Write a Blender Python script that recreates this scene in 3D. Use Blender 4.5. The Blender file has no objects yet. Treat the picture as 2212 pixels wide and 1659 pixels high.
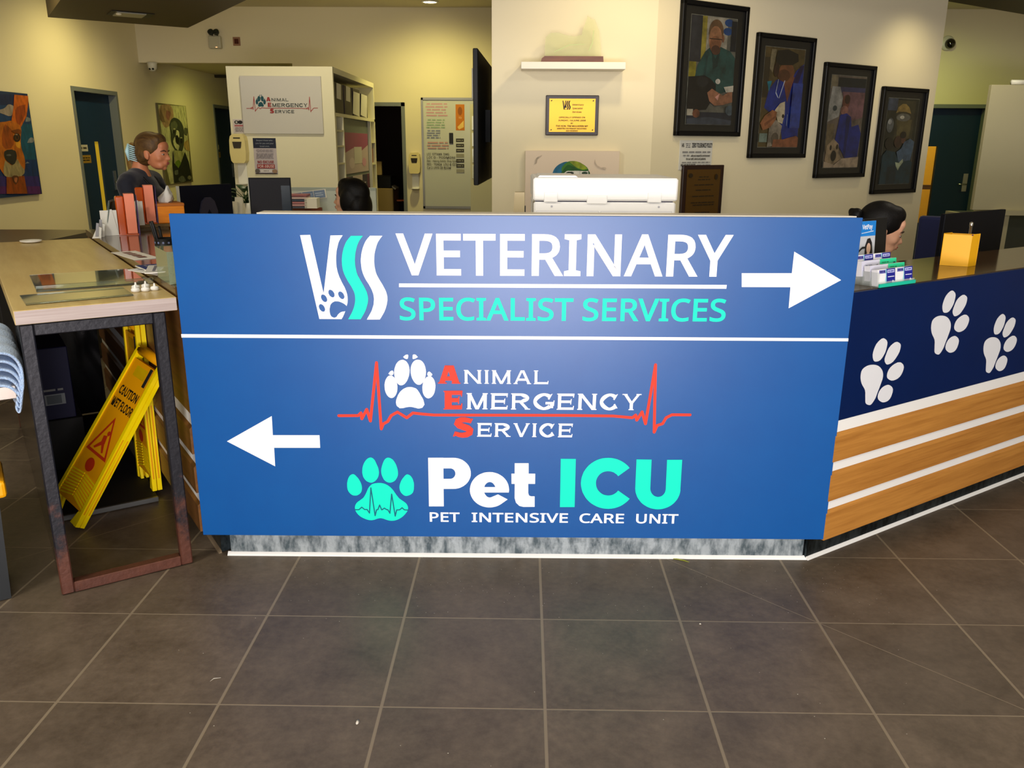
import bpy, bmesh, math, random
from mathutils import Vector, Matrix
random.seed(7)
R = math.radians
S = bpy.context.scene
COL = S.collection

# ---------------------------------------------------------------- camera
cam_d = bpy.data.cameras.new('camera'); cam_d.sensor_width = 36.0; cam_d.sensor_fit = 'HORIZONTAL'
cam_d.lens = 1790.14 / 2212 * 36.0; cam_d.clip_start = 0.02; cam_d.clip_end = 80
cam = bpy.data.objects.new('camera', cam_d); COL.objects.link(cam)
right, up, fwd = Vector((0.999867, 0.015383, 0.005465)), Vector((-0.009513, 0.276946, 0.960838)), Vector((-0.013267, 0.960762, -0.277055))
mw = Matrix((right, up, -fwd)).transposed().to_4x4(); mw.translation = (-0.068713, -1.938849, 1.487551)
cam.matrix_world = mw
S.camera = cam
# ---------------------------------------------------------------- world, exposure
S.view_settings.view_transform = 'Standard'; S.view_settings.look = 'None'
S.view_settings.exposure = 0.0; S.view_settings.gamma = 1.0; S.view_settings.use_curve_mapping = False
S.cycles.max_bounces = 7; S.cycles.diffuse_bounces = 4; S.cycles.glossy_bounces = 4; S.cycles.transmission_bounces = 6
S.cycles.caustics_reflective = False; S.cycles.caustics_refractive = False
S.cycles.sample_clamp_indirect = 4.0
W = bpy.data.worlds.new('daylight'); S.world = W; W.use_nodes = True
W.node_tree.nodes['Background'].inputs[0].default_value = (0.75, 0.85, 1.0, 1); W.node_tree.nodes['Background'].inputs[1].default_value = 0.35

def lamp(name, kind, loc, power, color, target=None, **kw):
    d = bpy.data.lights.new(name, kind); d.energy = power; d.color = color
    for k, v in kw.items(): setattr(d, k, v)
    o = bpy.data.objects.new(name, d); COL.objects.link(o); o.location = loc
    if target is not None:
        o.rotation_euler = (Vector(target) - Vector(loc)).to_track_quat('-Z', 'Y').to_euler()
    return o
WARM = (1.0, 0.77, 0.36); YEL = (1.0, 0.86, 0.30); NEUT = (1.0, 0.9, 0.72)
# daylight through the glazed shopfront behind the photographer
lamp('daylight_shopfront', 'AREA', (0.3, -4.25, 1.5), 160, (1.0, 0.97, 0.94), (0.25, 0.8, 0.95), shape='RECTANGLE', size=3.6, size_y=2.1)
# added low area light, unseen, that lays the broad haze on the sign
lamp('sign_haze_fill', 'AREA', (0.05, -4.2, 0.40), 138, (1.0, 0.90, 0.92), (0.0, 0.8, 0.9), shape='RECTANGLE', size=2.1, size_y=0.66)
# ceiling lights of the entrance hall
lamp('hall_light_left', 'AREA', (-2.3, -0.6, 3.0), 46, (1.0, 0.95, 0.84), (-2.0, 0.6, 0.6), shape='DISK', size=0.5)
lamp('hall_light_right', 'AREA', (2.2, -0.9, 3.0), 26, (1.0, 0.95, 0.86), (2.0, 0.4, 0.4), shape='DISK', size=0.5)
# recessed downlights in the soffit over the counter
lamp('soffit_light_centre', 'SPOT', (0.46, 2.25, 2.45), 15, (1.0, 0.80, 0.47), (0.22, 2.9, 1.5), spot_size=R(125), spot_blend=0.8, shadow_soft_size=0.05)
lamp('soffit_light_right', 'SPOT', (1.15, 2.35, 2.45), 11, (1.0, 0.82, 0.5), (0.9, 2.95, 1.5), spot_size=R(130), spot_blend=0.8, shadow_soft_size=0.05)
lamp('soffit_light_photos', 'SPOT', (2.75, 3.75, 2.45), 13, (1.0, 0.85, 0.5), (2.6, 4.15, 1.4), spot_size=R(120), spot_blend=0.9, shadow_soft_size=0.05)
lamp('soffit_light_left', 'SPOT', (-2.6, 3.9, 2.45), 12, WARM, (-2.6, 3.9, 0), spot_size=R(130), spot_blend=0.9, shadow_soft_size=0.06)
lamp('soffit_light_wing', 'SPOT', (2.6, 2.6, 2.45), 14, NEUT, (2.0, 2.3, 0), spot_size=R(130), spot_blend=0.9, shadow_soft_size=0.06)
# ceiling downlights of the rooms behind
lamp('downlight_back_wall', 'SPOT', (-1.15, 7.85, 3.02), 92, YEL, (-1.15, 8.6, 0), spot_size=R(150), spot_blend=0.9, shadow_soft_size=0.08)
lamp('downlight_left_wall', 'SPOT', (-3.85, 7.0, 3.02), 82, (1.0, 0.84, 0.36), (-4.6, 7.0, 0), spot_size=R(150), spot_blend=0.9, shadow_soft_size=0.08)
lamp('downlight_left_hall', 'SPOT', (-3.9, 4.6, 3.02), 56, (1.0, 0.84, 0.42), (-4.6, 4.8, 0), spot_size=R(150), spot_blend=0.9, shadow_soft_size=0.08)
lamp('downlight_corridor', 'SPOT', (-3.9, 9.9, 2.46), 32, (1.0, 0.95, 0.22), (-4.5, 10.5, 0), spot_size=R(160), spot_blend=0.9, shadow_soft_size=0.08)
lamp('downlight_right_room', 'SPOT', (4.4, 7.7, 3.02), 60, (0.86, 0.95, 0.20), (4.8, 8.3, 0), spot_size=R(150), spot_blend=0.9, shadow_soft_size=0.08)
lamp('downlight_centre_room', 'SPOT', (-1.65, 4.7, 3.02), 75, (1.0, 0.88, 0.55), (-2.3, 6.0, 1.2), spot_size=R(150), spot_blend=0.9, shadow_soft_size=0.1)
lamp('downlight_partition', 'SPOT', (3.5, 5.35, 3.02), 60, (1.0, 0.92, 0.58), (4.5, 6.0, 1.3), spot_size=R(150), spot_blend=0.9, shadow_soft_size=0.1)
# ---------------------------------------------------------------- helpers
def lin(c):
    c = c / 255.0
    return c / 12.92 if c <= 0.04045 else ((c + 0.055) / 1.055) ** 2.4
def rgb(r, g, b): return (lin(r), lin(g), lin(b), 1.0)
MATS = {}
def mat(name, col, rough=0.5, metal=0.0, spec=0.5, coat=0.0, emit=None, alpha=1.0, trans=0.0, ior=1.45, noise=None, bump=None, sheen=0.0):
    """noise=(scale vec, colour2, lo, hi): procedural mottling towards a second colour; bump=(scale, strength, distance)"""
    if name in MATS: return MATS[name]
    m = bpy.data.materials.new(name); m.use_nodes = True; n = m.node_tree.nodes; l = m.node_tree.links
    b = n['Principled BSDF']; b.inputs['Base Color'].default_value = rgb(*col); b.inputs['Roughness'].default_value = rough
    b.inputs['Metallic'].default_value = metal; b.inputs['Specular IOR Level'].default_value = spec; b.inputs['IOR'].default_value = ior
    if coat: b.inputs['Coat Weight'].default_value = coat; b.inputs['Coat Roughness'].default_value = 0.04
    if sheen: b.inputs['Sheen Weight'].default_value = sheen
    if trans: b.inputs['Transmission Weight'].default_value = trans
    if alpha < 1: b.inputs['Alpha'].default_value = alpha
    if emit: b.inputs['Emission Color'].default_value = rgb(*emit[0]); b.inputs['Emission Strength'].default_value = emit[1]
    if noise or bump:
        tc = n.new('ShaderNodeTexCoord')
    if noise:
        mp = n.new('ShaderNodeMapping'); mp.inputs['Scale'].default_value = noise[0]; l.new(tc.outputs['Object'], mp.inputs['Vector'])
        nz = n.new('ShaderNodeTexNoise'); nz.inputs['Scale'].default_value = 1.0; nz.inputs['Detail'].default_value = 6; nz.inputs['Roughness'].default_value = 0.62
        l.new(mp.outputs[0], nz.inputs['Vector'])
        rp = n.new('ShaderNodeMapRange'); rp.inputs['From Min'].default_value = noise[2]; rp.inputs['From Max'].default_value = noise[3]
        l.new(nz.outputs['Fac'], rp.inputs['Value'])
        mx = n.new('ShaderNodeMix'); mx.data_type = 'RGBA'; mx.inputs['A'].default_value = rgb(*col); mx.inputs['B'].default_value = rgb(*noise[1])
        l.new(rp.outputs[0], mx.inputs['Factor']); l.new(mx.outputs['Result'], b.inputs['Base Color'])
    if bump:
        nb = n.new('ShaderNodeTexNoise'); nb.inputs['Scale'].default_value = bump[0]; nb.inputs['Detail'].default_value = 4
        l.new(tc.outputs['Object'], nb.inputs['Vector'])
        bn = n.new('ShaderNodeBump'); bn.inputs['Strength'].default_value = bump[1]; bn.inputs['Distance'].default_value = bump[2]
        l.new(nb.outputs['Fac'], bn.inputs['Height']); l.new(bn.outputs[0], b.inputs['Normal'])
    MATS[name] = m
    return m
def paint(c, rough=0.55):
    if isinstance(c, str): c = tuple(int(v) for v in c.split())
    return mat('ink_%d_%d_%d_%d' % (*c, int(rough * 100)), c, rough)

class M:
    """collects shapes for ONE mesh object"""
    def __init__(s): s.bm = bmesh.new(); s.mats = []
    def mi(s, m):
        if m not in s.mats: s.mats.append(m)
        return s.mats.index(m)
    def add(s, verts, faces, m=None, X=None, smooth=False):
        vs = [s.bm.verts.new(X @ Vector(v) if X else v) for v in verts]; i = s.mi(m)
        for f in faces:
            try: fc = s.bm.faces.new([vs[k] for k in f]); fc.material_index = i; fc.smooth = smooth
            except ValueError: pass
        return s
    def box(s, x0, x1, y0, y1, z0, z1, m=None, bev=0.0, X=None, seg=1):
        b = bmesh.new(); vs = [b.verts.new((x, y, z)) for x in (x0, x1) for y in (y0, y1) for z in (z0, z1)]
        for f in ((0, 1, 3, 2), (4, 6, 7, 5), (0, 4, 5, 1), (2, 3, 7, 6), (0, 2, 6, 4), (1, 5, 7, 3)): b.faces.new([vs[k] for k in f])
        if bev: bmesh.ops.bevel(b, geom=list(b.edges), offset=bev, segments=seg, affect='EDGES', profile=0.5)
        return s.merge(b, m, X)
    def merge(s, b, m=None, X=None, smooth=False):
        b.verts.ensure_lookup_table(); b.verts.index_update()
        s.add([v.co.copy() for v in b.verts], [[v.index for v in f.verts] for f in b.faces], m, X, smooth); b.free(); return s
    def prism(s, pts, a, b, m=None, axis='z', X=None):
        """extrude a 2D outline between a and b; axis z: (x,y), axis y: (x,z), axis x: (y,z)"""
        if axis == 'z': f = lambda p, t: (p[0], p[1], t)
        elif axis == 'y': f = lambda p, t: (p[0], t, p[1])
        else: f = lambda p, t: (t, p[0], p[1])
        n = len(pts); v = [f(p, a) for p in pts] + [f(p, b) for p in pts]
        return s.add(v, [list(range(n))[::-1], list(range(n, 2 * n))] + [[i, (i + 1) % n, n + (i + 1) % n, n + i] for i in range(n)], m, X)
    def lathe(s, prof, m=None, seg=24, X=None, smooth=True):
        v = []; f = []; n = len(prof)
        for k in range(seg):
            a = 2 * math.pi * k / seg
            v += [(r * math.cos(a), r * math.sin(a), z) for r, z in prof]
        for k in range(seg):
            k2 = (k + 1) % seg
            for i in range(n - 1): f.append((k * n + i, k2 * n + i, k2 * n + i + 1, k * n + i + 1))
        if prof[0][0] > 1e-6: f.append([k * n for k in range(seg)][::-1])
        if prof[-1][0] > 1e-6: f.append([k * n + n - 1 for k in range(seg)])
        return s.add(v, f, m, X, smooth)
    def tube(s, path, r, m=None, seg=10, X=None, cap=True):
        P = [Vector(p) for p in path]; v = []; f = []; n = len(P); up = Vector((0, 0, 1))
        d0 = (P[1] - P[0]).normalized(); a = d0.orthogonal().normalized()
        for i in range(n):
            d = (P[min(i + 1, n - 1)] - P[max(i - 1, 0)]).normalized(); a = (a - d * a.dot(d))
            a = a.normalized() if a.length > 1e-6 else d.orthogonal().normalized(); c = d.cross(a)
            rr = r[i] if isinstance(r, (list, tuple)) else r
            for k in range(seg):
                t = 2 * math.pi * k / seg; v.append(P[i] + (a * math.cos(t) + c * math.sin(t)) * rr)
        for i in range(n - 1):
            for k in range(seg):
                k2 = (k + 1) % seg; f.append((i * seg + k, i * seg + k2, (i + 1) * seg + k2, (i + 1) * seg + k))
        if cap: f.append(list(range(seg))[::-1]); f.append([(n - 1) * seg + k for k in range(seg)])
        return s.add(v, f, m, X, True)
    def ball(s, c, r, m=None, X=None, seg=20, rings=12, rot=None):
        b = bmesh.new(); bmesh.ops.create_uvsphere(b, u_segments=seg, v_segments=rings, radius=1.0)
        r = (r, r, r) if isinstance(r, (int, float)) else r
        T = Matrix.Translation(c) @ (rot.to_4x4() if rot else Matrix()) @ Matrix.Diagonal((*r, 1))
        return s.merge(b, m, (X @ T) if X else T, True)
    def build(s, name, m=None, parent=None, loc=None, rot=None, label=None, smooth=False):
        me = bpy.data.meshes.new(name); bmesh.ops.recalc_face_normals(s.bm, faces=s.bm.faces) if not getattr(s, 'flat', False) else None
        if smooth:
            for f in s.bm.faces: f.smooth = True
        s.bm.to_mesh(me); s.bm.free()
        for k in (s.mats or [m]): me.materials.append(k or m)
        o = bpy.data.objects.new(name, me); COL.objects.link(o); o.parent = parent
        if loc: o.location = loc
        if rot: o.rotation_euler = rot
        if label: o['label'] = label
        return o

def thing(name, label, cat, loc=(0, 0, 0), rz=0.0, group=None, rot=None):
    o = bpy.data.objects.new(name, None); COL.objects.link(o); o.empty_display_size = 0.05
    o.location = loc; o.rotation_euler = rot if rot else (0, 0, R(rz)); o['label'] = label; o['category'] = cat
    if group: o['group'] = group
    return o
def tag(o, label, cat, group=None, kind=None):
    o['label'] = label; o['category'] = cat
    if group: o['group'] = group
    if kind: o['kind'] = kind
    return o
def struct(o): o['kind'] = 'structure'; return o
def xf(loc=(0, 0, 0), rz=0.0, rx=0.0, ry=0.0):
    return Matrix.Translation(loc) @ Matrix.Rotation(R(rz), 4, 'Z') @ Matrix.Rotation(R(ry), 4, 'Y') @ Matrix.Rotation(R(rx), 4, 'X')

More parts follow.
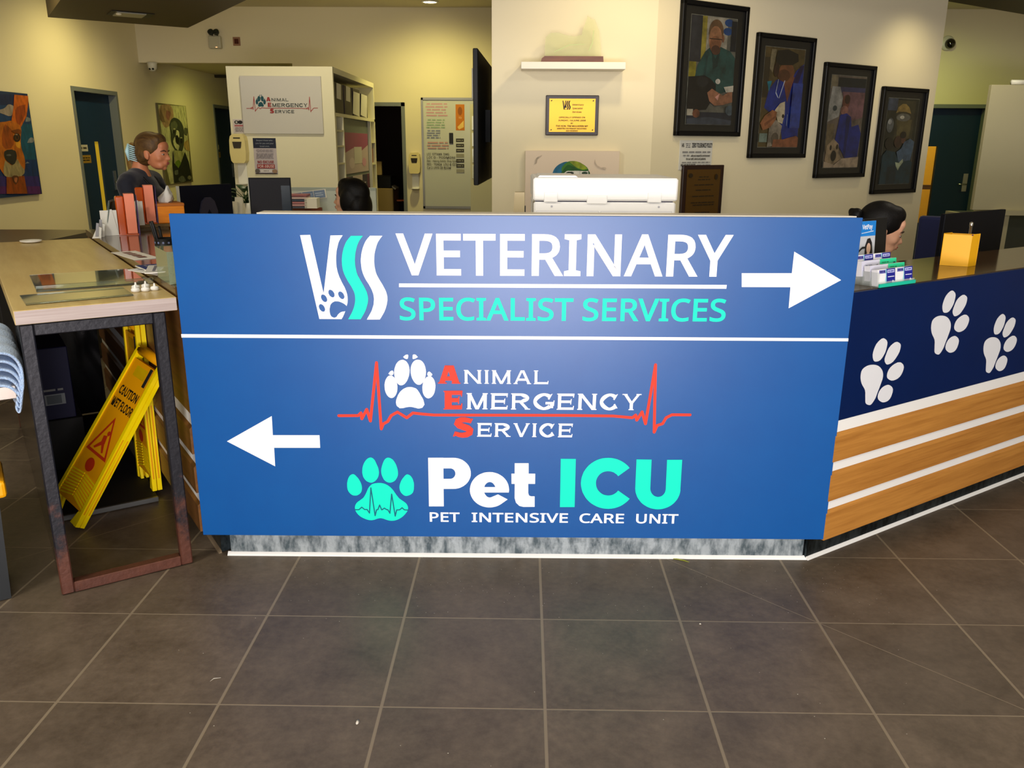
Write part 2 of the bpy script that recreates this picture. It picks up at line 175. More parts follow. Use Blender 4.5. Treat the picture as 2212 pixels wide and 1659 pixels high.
# ---------------------------------------------------------------- lettering
CAP = 0.4795
GLYPHS = {"&":[492,[187,-7,144,-3,107,9,77,28,54,54,40,86,36,125,39,157,48,185,63,208,84,228,109,248,139,266,99,318,89,337,83,359,81,382,84,413,95,439,114,459,139,475,169,484,204,487,237,484,266,475,289,460,306,439,317,414,320,383,317,357,308,333,293,312,273,293,250,275,224,258,354,133,365,148,374,164,382,181,401,240,461,240,453,212,444,185,434,160,422,136,408,115,392,95,490,0,410,0,352,56,330,39,307,24,281,11,254,1,222,-5],[188,293,212,308,231,322,245,336,254,350,260,366,262,383,260,399,255,412,246,423,234,432,219,437,202,439,185,437,169,432,156,424,146,413,140,399,138,383,140,367,144,352,151,338,161,324,173,309],[189,46,216,47,241,52,263,60,282,70,299,81,314,93,175,229,152,215,133,200,118,185,106,169,100,150,97,127,100,104,108,84,122,68,141,56,163,48]],",":[180,[28,-87,47,-3,61,78,124,78,129,71,104,-8,71,-87]],"-":[216,[27,154,27,206,189,206,189,154]],".":[180,[89,-9,79,-8,69,-5,60,1,54,10,50,22,48,36,50,51,54,63,60,71,69,77,79,80,89,81,100,80,110,77,119,71,126,63,130,51,132,36,130,22,126,10,119,1,110,-5,100,-8]],"0":[384,[191,-7,153,-3,121,10,93,30,72,59,55,95,43,137,35,186,33,240,34,278,37,313,42,344,49,373,61,407,78,435,99,458,125,474,156,484,191,487,229,483,262,471,289,450,312,422,329,386,341,344,349,296,351,240,350,203,347,169,342,137,335,108,322,74,305,45,284,23,258,6,227,-3],[191,44,224,49,249,65,268,92,278,120,286,154,290,194,291,240,290,286,286,326,278,360,268,388,249,415,224,431,191,437,159,431,133,415,115,388,105,360,98,326,93,286,92,240,93,194,98,154,105,120,115,93,133,65,159,49]],"1":[384,[181,0,181,335,181,381,183,418,164,400,142,381,91,339,60,379,189,480,238,480,238,0]],"2":[384,[32,0,32,49,158,176,219,240,234,259,247,278,257,296,264,315,268,334,269,355,267,380,259,400,246,415,229,427,208,434,185,436,162,435,142,430,123,424,105,415,87,403,69,390,38,430,57,445,79,458,102,470,128,479,155,484,185,486,226,482,262,471,291,452,312,427,325,396,330,359,328,334,323,311,314,288,303,267,288,245,271,224,207,155,107,56,107,54,349,54,349,0]],"8":[384,[193,-7,157,-5,125,2,98,12,75,27,51,53,38,85,33,122,34,143,39,162,47,179,57,195,69,209,83,221,99,232,115,242,132,251,110,265,90,281,73,299,59,320,51,344,48,372,50,395,57,416,67,434,81,450,98,463,118,473,141,480,165,485,191,486,231,483,265,473,295,457,317,434,331,406,335,371,334,353,330,336,323,321,313,307,302,295,289,283,244,254,298,222,313,209,325,196,336,181,344,164,349,145,351,124,346,87,332,55,308,29,276,9,238,-3],[194,277,216,287,236,299,253,312,266,328,274,347,277,369,274,390,266,407,253,421,236,431,215,437,191,439,168,437,147,431,130,421,117,407,109,390,106,369,107,354,111,340,118,328,127,317,137,308,150,299],[192,40,222,43,247,51,267,63,281,80,290,100,293,124,290,146,281,165,265,182,245,196,221,210,192,222,181,226,154,213,132,199,114,183,101,165,93,145,91,122,93,100,102,80,116,63,135,51,161,43]],":":[180,[89,278,79,279,69,283,60,289,54,297,50,309,48,324,50,339,54,351,60,359,69,365,79,368,89,369,100,368,110,365,119,359,126,351,130,339,132,324,130,309,126,297,119,289,110,283,100,279],[89,-9,79,-8,69,-5,60,1,54,10,50,22,48,36,50,51,54,63,60,71,69,77,79,80,89,81,100,80,110,77,119,71,126,63,130,51,132,36,130,22,126,10,119,1,110,-5,100,-8]],"A":[429,[0,0,187,482,242,482,428,0,366,0,308,148,118,148,61,0],[138,202,290,202,236,347,230,367,221,396,214,419,203,378,193,347]],"B":[437,[65,0,65,480,202,480,244,478,281,473,312,465,338,453,364,431,379,400,384,361,382,334,374,311,361,290,343,274,320,262,293,255,293,251,312,247,331,241,348,234,363,224,376,212,386,197,394,180,399,160,400,136,395,96,380,63,356,36,331,20,303,9,270,2,234,0],[126,275,214,275,251,278,279,284,299,295,312,310,319,330,322,354,319,378,309,397,294,411,272,420,242,426,205,428,126,428],[126,51,222,51,261,54,290,62,311,76,325,94,333,116,336,141,333,165,324,185,310,202,288,215,257,222,218,225,126,225]],"C":[424,[261,-7,226,-5,194,1,165,10,139,24,109,46,85,75,65,109,55,139,47,170,42,204,41,240,43,276,48,309,56,340,67,368,88,403,114,431,146,455,173,469,203,478,236,484,271,486,308,484,342,479,374,470,404,458,379,407,330,425,311,430,292,432,271,433,234,430,202,420,173,404,149,381,130,353,116,320,108,282,105,240,107,197,115,160,128,127,146,98,169,76,198,59,231,50,270,46,330,52,385,65,385,13,329,-2]],"D":[490,[65,0,65,480,213,480,248,478,281,473,311,464,338,453,371,432,398,406,420,374,433,346,442,315,447,282,449,244,445,187,433,138,412,96,383,61,347,35,304,15,255,4,199,0],[126,52,191,52,276,64,337,99,373,159,385,242,383,287,374,326,359,358,338,383,312,403,281,417,245,425,204,428,126,428]],"E":[373,[65,0,65,480,333,480,333,426,126,426,126,277,321,277,321,224,126,224,126,53,333,53,333,0]],"F":[349,[65,0,65,480,333,480,333,426,126,426,126,257,320,257,320,203,126,203,126,0]],"G":[489,[271,-7,235,-5,202,1,172,10,145,23,114,46,88,74,67,108,56,137,48,169,43,203,41,240,43,276,48,310,58,341,71,370,87,396,107,419,129,439,155,456,185,469,217,479,252,484,289,486,316,485,341,483,366,479,389,473,411,466,433,458,410,406,352,425,331,430,309,432,286,433,245,430,210,420,178,404,152,381,131,353,116,320,107,282,104,240,106,203,112,169,123,139,137,112,157,89,181,70,210,57,245,48,285,46,338,49,379,57,379,199,273,199,273,253,439,253,439,18,413,10,387,4,361,-1,333,-4,303,-6]],"H":[498,[65,0,65,480,126,480,126,277,371,277,371,480,432,480,432,0,371,0,371,224,126,224,126,0]],"I":[228,[27,0,27,35,83,48,83,431,27,445,27,480,200,480,200,445,144,431,144,48,200,35,200,0]],"J":[183,[-3,-128,-31,-125,-52,-119,-52,-68,-30,-73,-4,-75,7,-74,18,-72,28,-68,37,-62,45,-54,52,-44,58,-32,61,-16,62,3,62,480,122,480,122,7,118,-35,107,-69,88,-95,63,-113,32,-124]],"L":[352,[65,0,65,480,126,480,126,54,335,54,335,0]],"M":[609,[65,0,65,480,154,480,302,87,305,87,455,480,544,480,544,0,484,0,484,295,486,364,489,420,486,420,326,0,277,0,119,420,116,420,120,364,121,291,121,0]],"N":[510,[65,0,65,480,135,480,391,83,394,83,392,115,390,162,389,209,389,480,445,480,445,0,375,0,118,398,116,398,119,340,121,268,121,0]],"O":[525,[263,-7,227,-5,194,1,165,11,139,24,109,48,84,76,65,111,55,140,47,171,42,205,41,241,42,277,47,310,55,341,65,370,84,404,109,433,139,456,165,470,195,479,227,485,263,487,298,485,329,479,358,470,384,456,414,433,439,405,458,370,469,341,477,310,482,277,484,240,482,204,477,171,469,139,458,110,439,76,414,47,384,24,358,11,329,1,297,-5],[263,46,301,49,333,59,361,75,382,98,399,126,410,159,417,198,420,240,417,283,410,321,399,354,382,382,361,405,334,421,301,431,263,434,225,431,193,421,165,405,143,382,126,354,114,321,107,283,105,240,107,198,114,159,126,126,143,98,165,75,192,59,225,49]],"P":[406,[65,0,65,480,192,480,236,477,273,470,304,459,329,443,353,415,367,380,372,338,370,313,364,288,354,264,340,243,320,224,294,208,263,196,225,189,181,187,126,187,126,0],[126,238,174,238,216,241,250,248,276,261,295,279,306,304,310,336,306,364,296,387,280,405,257,418,225,425,187,428,126,428]],"R":[418,[65,0,65,480,197,480,239,477,275,471,305,460,329,446,353,419,367,385,372,343,370,319,366,298,358,279,348,264,336,250,322,239,307,229,292,221,276,215,408,0,337,0,221,198,126,198,126,0],[126,249,197,249,233,252,261,259,283,272,298,290,307,313,310,340,306,369,297,391,281,407,259,418,230,425,194,427,126,427]],"S":[369,[166,-7,140,-6,115,-4,91,-1,70,4,51,9,34,16,34,74,94,54,119,50,143,47,169,46,201,48,228,55,249,66,265,82,274,101,277,123,276,138,272,151,267,163,258,173,247,183,232,192,164,222,126,238,96,256,72,276,54,300,44,329,40,364,42,388,49,410,60,429,74,446,92,460,114,471,138,480,165,485,193,486,219,485,243,483,266,479,287,473,307,467,326,459,307,408,253,426,233,430,213,432,192,433,165,431,142,425,124,414,112,400,104,383,101,363,103,348,106,335,111,323,120,313,131,303,144,294,206,267,233,256,257,245,278,233,296,221,310,207,322,191,330,173,335,152,337,128,332,89,317,56,291,29,266,13,236,2,203,-4]],"T":[373,[156,0,156,426,7,426,7,480,366,480,366,426,217,426,217,0]],"U":[491,[243,-7,201,-4,164,5,133,21,107,42,87,68,72,98,63,133,60,171,60,480,121,480,121,169,124,133,135,102,152,78,176,60,208,49,246,46,286,50,317,61,341,80,357,106,367,135,370,169,370,480,430,480,430,169,428,137,421,107,410,80,394,55,373,34,348,16,318,4,283,-4]],"V":[403,[171,0,0,480,63,480,171,172,189,117,201,67,214,117,232,173,339,480,403,480,232,0]],"W":[625,[135,0,8,480,71,480,146,187,160,127,169,73,179,130,194,190,279,480,341,480,429,188,445,127,455,73,465,127,479,187,553,480,616,480,488,0,427,0,334,314,323,353,314,388,310,409,303,372,287,312,196,0]],"X":[394,[3,0,162,250,13,480,80,480,197,291,316,480,379,480,231,251,391,0,322,0,195,208,66,0]],"Y":[380,[160,0,160,183,0,480,66,480,190,244,315,480,380,480,220,186,220,0]],"Z":[384,[26,0,26,46,278,426,34,426,34,480,351,480,351,434,99,54,358,54,358,0]],"a":[377,[144,-7,114,-4,86,5,63,19,45,40,34,67,31,100,36,133,50,161,73,183,97,196,127,206,162,212,203,215,265,217,265,238,262,265,256,286,245,301,230,311,212,316,190,318,172,317,154,315,136,310,89,291,71,335,87,343,106,350,126,357,148,362,170,365,193,366,233,363,266,353,291,337,308,314,319,283,322,245,322,0,279,0,268,51,265,51,249,33,233,19,216,7,196,0,173,-5],[158,41,187,44,212,52,234,66,251,86,261,112,264,144,264,176,211,174,171,170,140,163,118,152,103,138,95,121,92,99,94,81,100,66,110,55,124,47,140,43]],"c":[322,[201,-7,171,-5,143,2,117,13,93,28,74,48,58,73,46,103,39,138,37,178,39,220,47,256,59,286,76,311,96,332,119,347,146,358,174,365,206,367,259,361,300,347,282,298,244,310,204,315,158,306,125,281,105,238,98,179,101,139,110,105,124,79,144,60,170,48,201,44,220,45,237,47,253,50,294,65,294,13,254,-2]],"d":[413,[185,-7,143,-2,107,14,77,40,60,66,47,98,39,136,37,179,39,223,47,261,60,293,78,319,108,346,144,361,185,367,211,365,234,360,254,351,270,340,285,328,297,314,301,314,299,339,297,367,297,510,356,510,356,0,308,0,300,48,297,48,285,34,271,21,254,9,234,0,211,-5],[194,42,228,46,255,56,274,74,287,98,295,129,298,168,298,179,295,220,288,254,275,282,256,302,229,314,193,318,164,313,140,301,122,280,109,252,101,218,98,178,101,138,109,105,122,78,141,58,165,46]],"e":[379,[210,-7,177,-4,147,3,120,14,96,30,75,51,59,76,47,106,39,140,37,177,39,215,46,249,57,279,72,305,90,326,112,344,138,357,166,364,196,367,226,364,252,358,276,347,296,331,313,312,327,290,337,264,343,235,345,204,345,169,98,169,102,131,113,100,129,76,152,58,180,47,213,44,235,44,255,46,274,50,328,69,328,17,274,-1,255,-4,234,-6],[99,216,283,216,280,244,273,269,262,290,245,306,223,315,195,318,169,315,147,306,129,291,114,271,105,245]],"f":[231,[73,0,73,314,10,314,10,342,73,362,73,383,77,425,87,458,104,483,127,500,156,510,190,514,229,510,260,502,244,455,220,462,191,465,173,463,158,457,147,446,139,430,134,409,132,383,132,360,223,360,223,314,132,314,132,0]],"g":[413,[195,-161,157,-160,123,-155,92,-148,65,-138,65,-84,93,-96,125,-105,160,-110,198,-112,227,-109,251,-100,271,-85,286,-65,295,-40,298,-11,298,3,298,27,300,48,297,48,276,24,251,7,221,-3,185,-7,142,-1,106,15,76,42,59,69,47,101,39,138,37,179,39,220,47,256,59,288,76,316,106,344,142,361,185,367,208,365,229,361,249,353,267,343,283,329,298,312,301,312,309,360,356,360,356,-6,353,-42,346,-74,334,-100,317,-122,294,-139,267,-151,233,-159],[194,42,227,45,253,55,273,71,287,94,295,126,298,165,298,179,295,224,287,259,273,285,252,303,226,313,193,317,165,313,142,301,123,281,109,254,101,220,98,179,101,138,109,104,123,77,141,57,165,46]],"h":[415,[57,0,57,510,116,510,116,361,113,310,117,310,130,327,146,341,164,352,185,360,206,364,229,366,269,363,302,352,328,335,346,310,357,276,361,234,361,0,302,0,302,230,293,278,266,307,222,317,186,313,158,302,139,283,126,257,119,225,116,186,116,0]],"i":[173,[87,420,78,421,70,424,62,429,57,436,54,446,52,457,54,469,57,479,62,486,70,491,78,494,87,495,96,494,104,491,111,486,117,479,120,469,122,457,120,446,117,436,111,429,104,424,96,421],[57,0,57,360,116,360,116,0]],"l":[173,[57,0,57,510,116,510,116,0]],"m":[628,[57,0,57,360,105,360,113,311,117,311,129,328,144,342,162,353,182,361,202,365,223,367,262,363,293,352,317,333,333,306,336,306,350,325,366,340,386,352,407,360,429,365,452,367,489,363,520,353,543,335,560,310,570,277,574,234,574,0,515,0,515,232,507,279,483,308,442,317,410,314,385,304,367,287,355,264,347,234,345,199,345,0,286,0,286,232,278,279,253,308,212,317,180,313,155,302,137,283,125,258,118,226,116,187,116,0]],"n":[415,[57,0,57,360,105,360,113,311,117,311,130,328,146,342,165,353,186,361,208,365,230,367,270,363,302,353,328,335,346,310,357,277,361,234,361,0,302,0,302,230,293,278,266,307,222,317,186,313,158,302,139,283,126,258,119,226,116,187,116,0]],"o":[406,[202,-7,172,-4,143,3,117,15,94,32,75,53,58,79,46,109,39,143,37,181,40,223,48,260,62,292,82,318,106,339,135,355,168,364,204,367,236,364,264,357,290,345,314,328,333,307,349,282,361,252,368,218,370,181,367,139,359,101,345,69,325,42,300,21,271,6,239,-4],[203,42,237,46,263,59,283,80,298,107,306,141,309,181,306,220,298,253,283,281,263,301,236,313,203,317,169,313,143,301,123,281,109,253,101,220,98,181,101,141,109,107,123,80,143,59,170,46]],"p":[413,[57,-161,57,360,105,360,113,311,116,311,128,326,142,339,158,351,178,360,201,365,228,367,270,362,305,346,335,320,353,294,366,262,374,224,376,181,374,137,366,100,353,68,335,41,305,14,269,-1,228,-7,202,-5,179,0,159,9,142,20,128,32,116,46,112,46,115,17,116,-13,116,-161],[219,42,240,44,258,50,273,60,286,74,296,90,305,110,310,132,314,155,315,181,312,220,304,253,291,280,272,301,248,313,218,317,185,314,159,303,140,286,127,262,119,231,116,192,116,181,119,140,126,106,138,78,157,58,184,46]],"r":[277,[57,0,57,360,105,360,112,294,115,294,128,313,143,330,160,345,179,357,201,364,225,367,247,366,267,363,260,308,241,312,221,313,203,311,186,306,169,298,154,286,141,272,131,256,123,236,118,215,116,192,116,0]],"s":[322,[148,-7,124,-6,102,-4,83,-1,66,4,50,9,35,16,35,70,87,50,107,45,128,42,149,41,176,43,198,47,214,55,225,66,232,79,234,94,234,103,231,111,227,118,221,125,212,133,200,140,146,164,86,191,71,200,58,211,48,223,40,237,36,253,34,271,38,299,51,323,72,342,99,356,132,364,169,367,191,366,211,364,231,360,284,343,264,296,216,312,200,315,183,318,165,318,143,317,124,313,110,307,99,298,93,287,91,275,92,265,95,257,99,249,107,243,116,236,129,229,183,206,242,180,257,170,269,159,279,147,286,133,290,118,291,99,287,67,274,41,253,20,224,5,189,-4]],"t":[242,[167,-7,149,-6,132,-2,115,3,100,11,87,22,77,37,68,55,63,78,62,105,62,314,11,314,11,343,62,366,86,443,121,443,121,360,225,360,225,314,121,314,121,106,123,86,128,70,137,57,148,49,162,43,177,42,205,44,228,49,228,4,201,-4]],"u":[415,[184,-7,144,-3,111,7,86,25,68,49,57,83,53,124,53,360,113,360,113,128,122,81,148,52,193,42,229,46,256,57,276,76,289,102,296,134,299,173,299,360,358,360,358,0,310,0,301,48,298,48,285,31,269,17,250,6,229,-1,207,-5]],"v":[341,[136,0,0,360,63,360,140,148,151,115,162,80,169,52,171,52,179,81,190,116,201,148,278,360,341,360,204,0]],"w":[528,[106,1,7,361,69,361,118,169,132,110,142,61,144,61,151,89,159,125,169,158,232,361,297,361,359,158,373,108,383,62,385,62,395,108,410,169,460,361,520,361,420,1,351,1,289,203,274,258,265,299,262,299,253,258,238,203,173,1]],"y":[343,[56,-161,28,-160,7,-156,7,-109,25,-111,47,-113,66,-111,83,-105,97,-95,108,-82,118,-67,127,-49,146,-1,1,360,64,360,142,155,160,104,172,57,175,57,187,101,206,156,279,360,343,360,187,-50,174,-81,157,-108,139,-131,116,-148,89,-158]]}
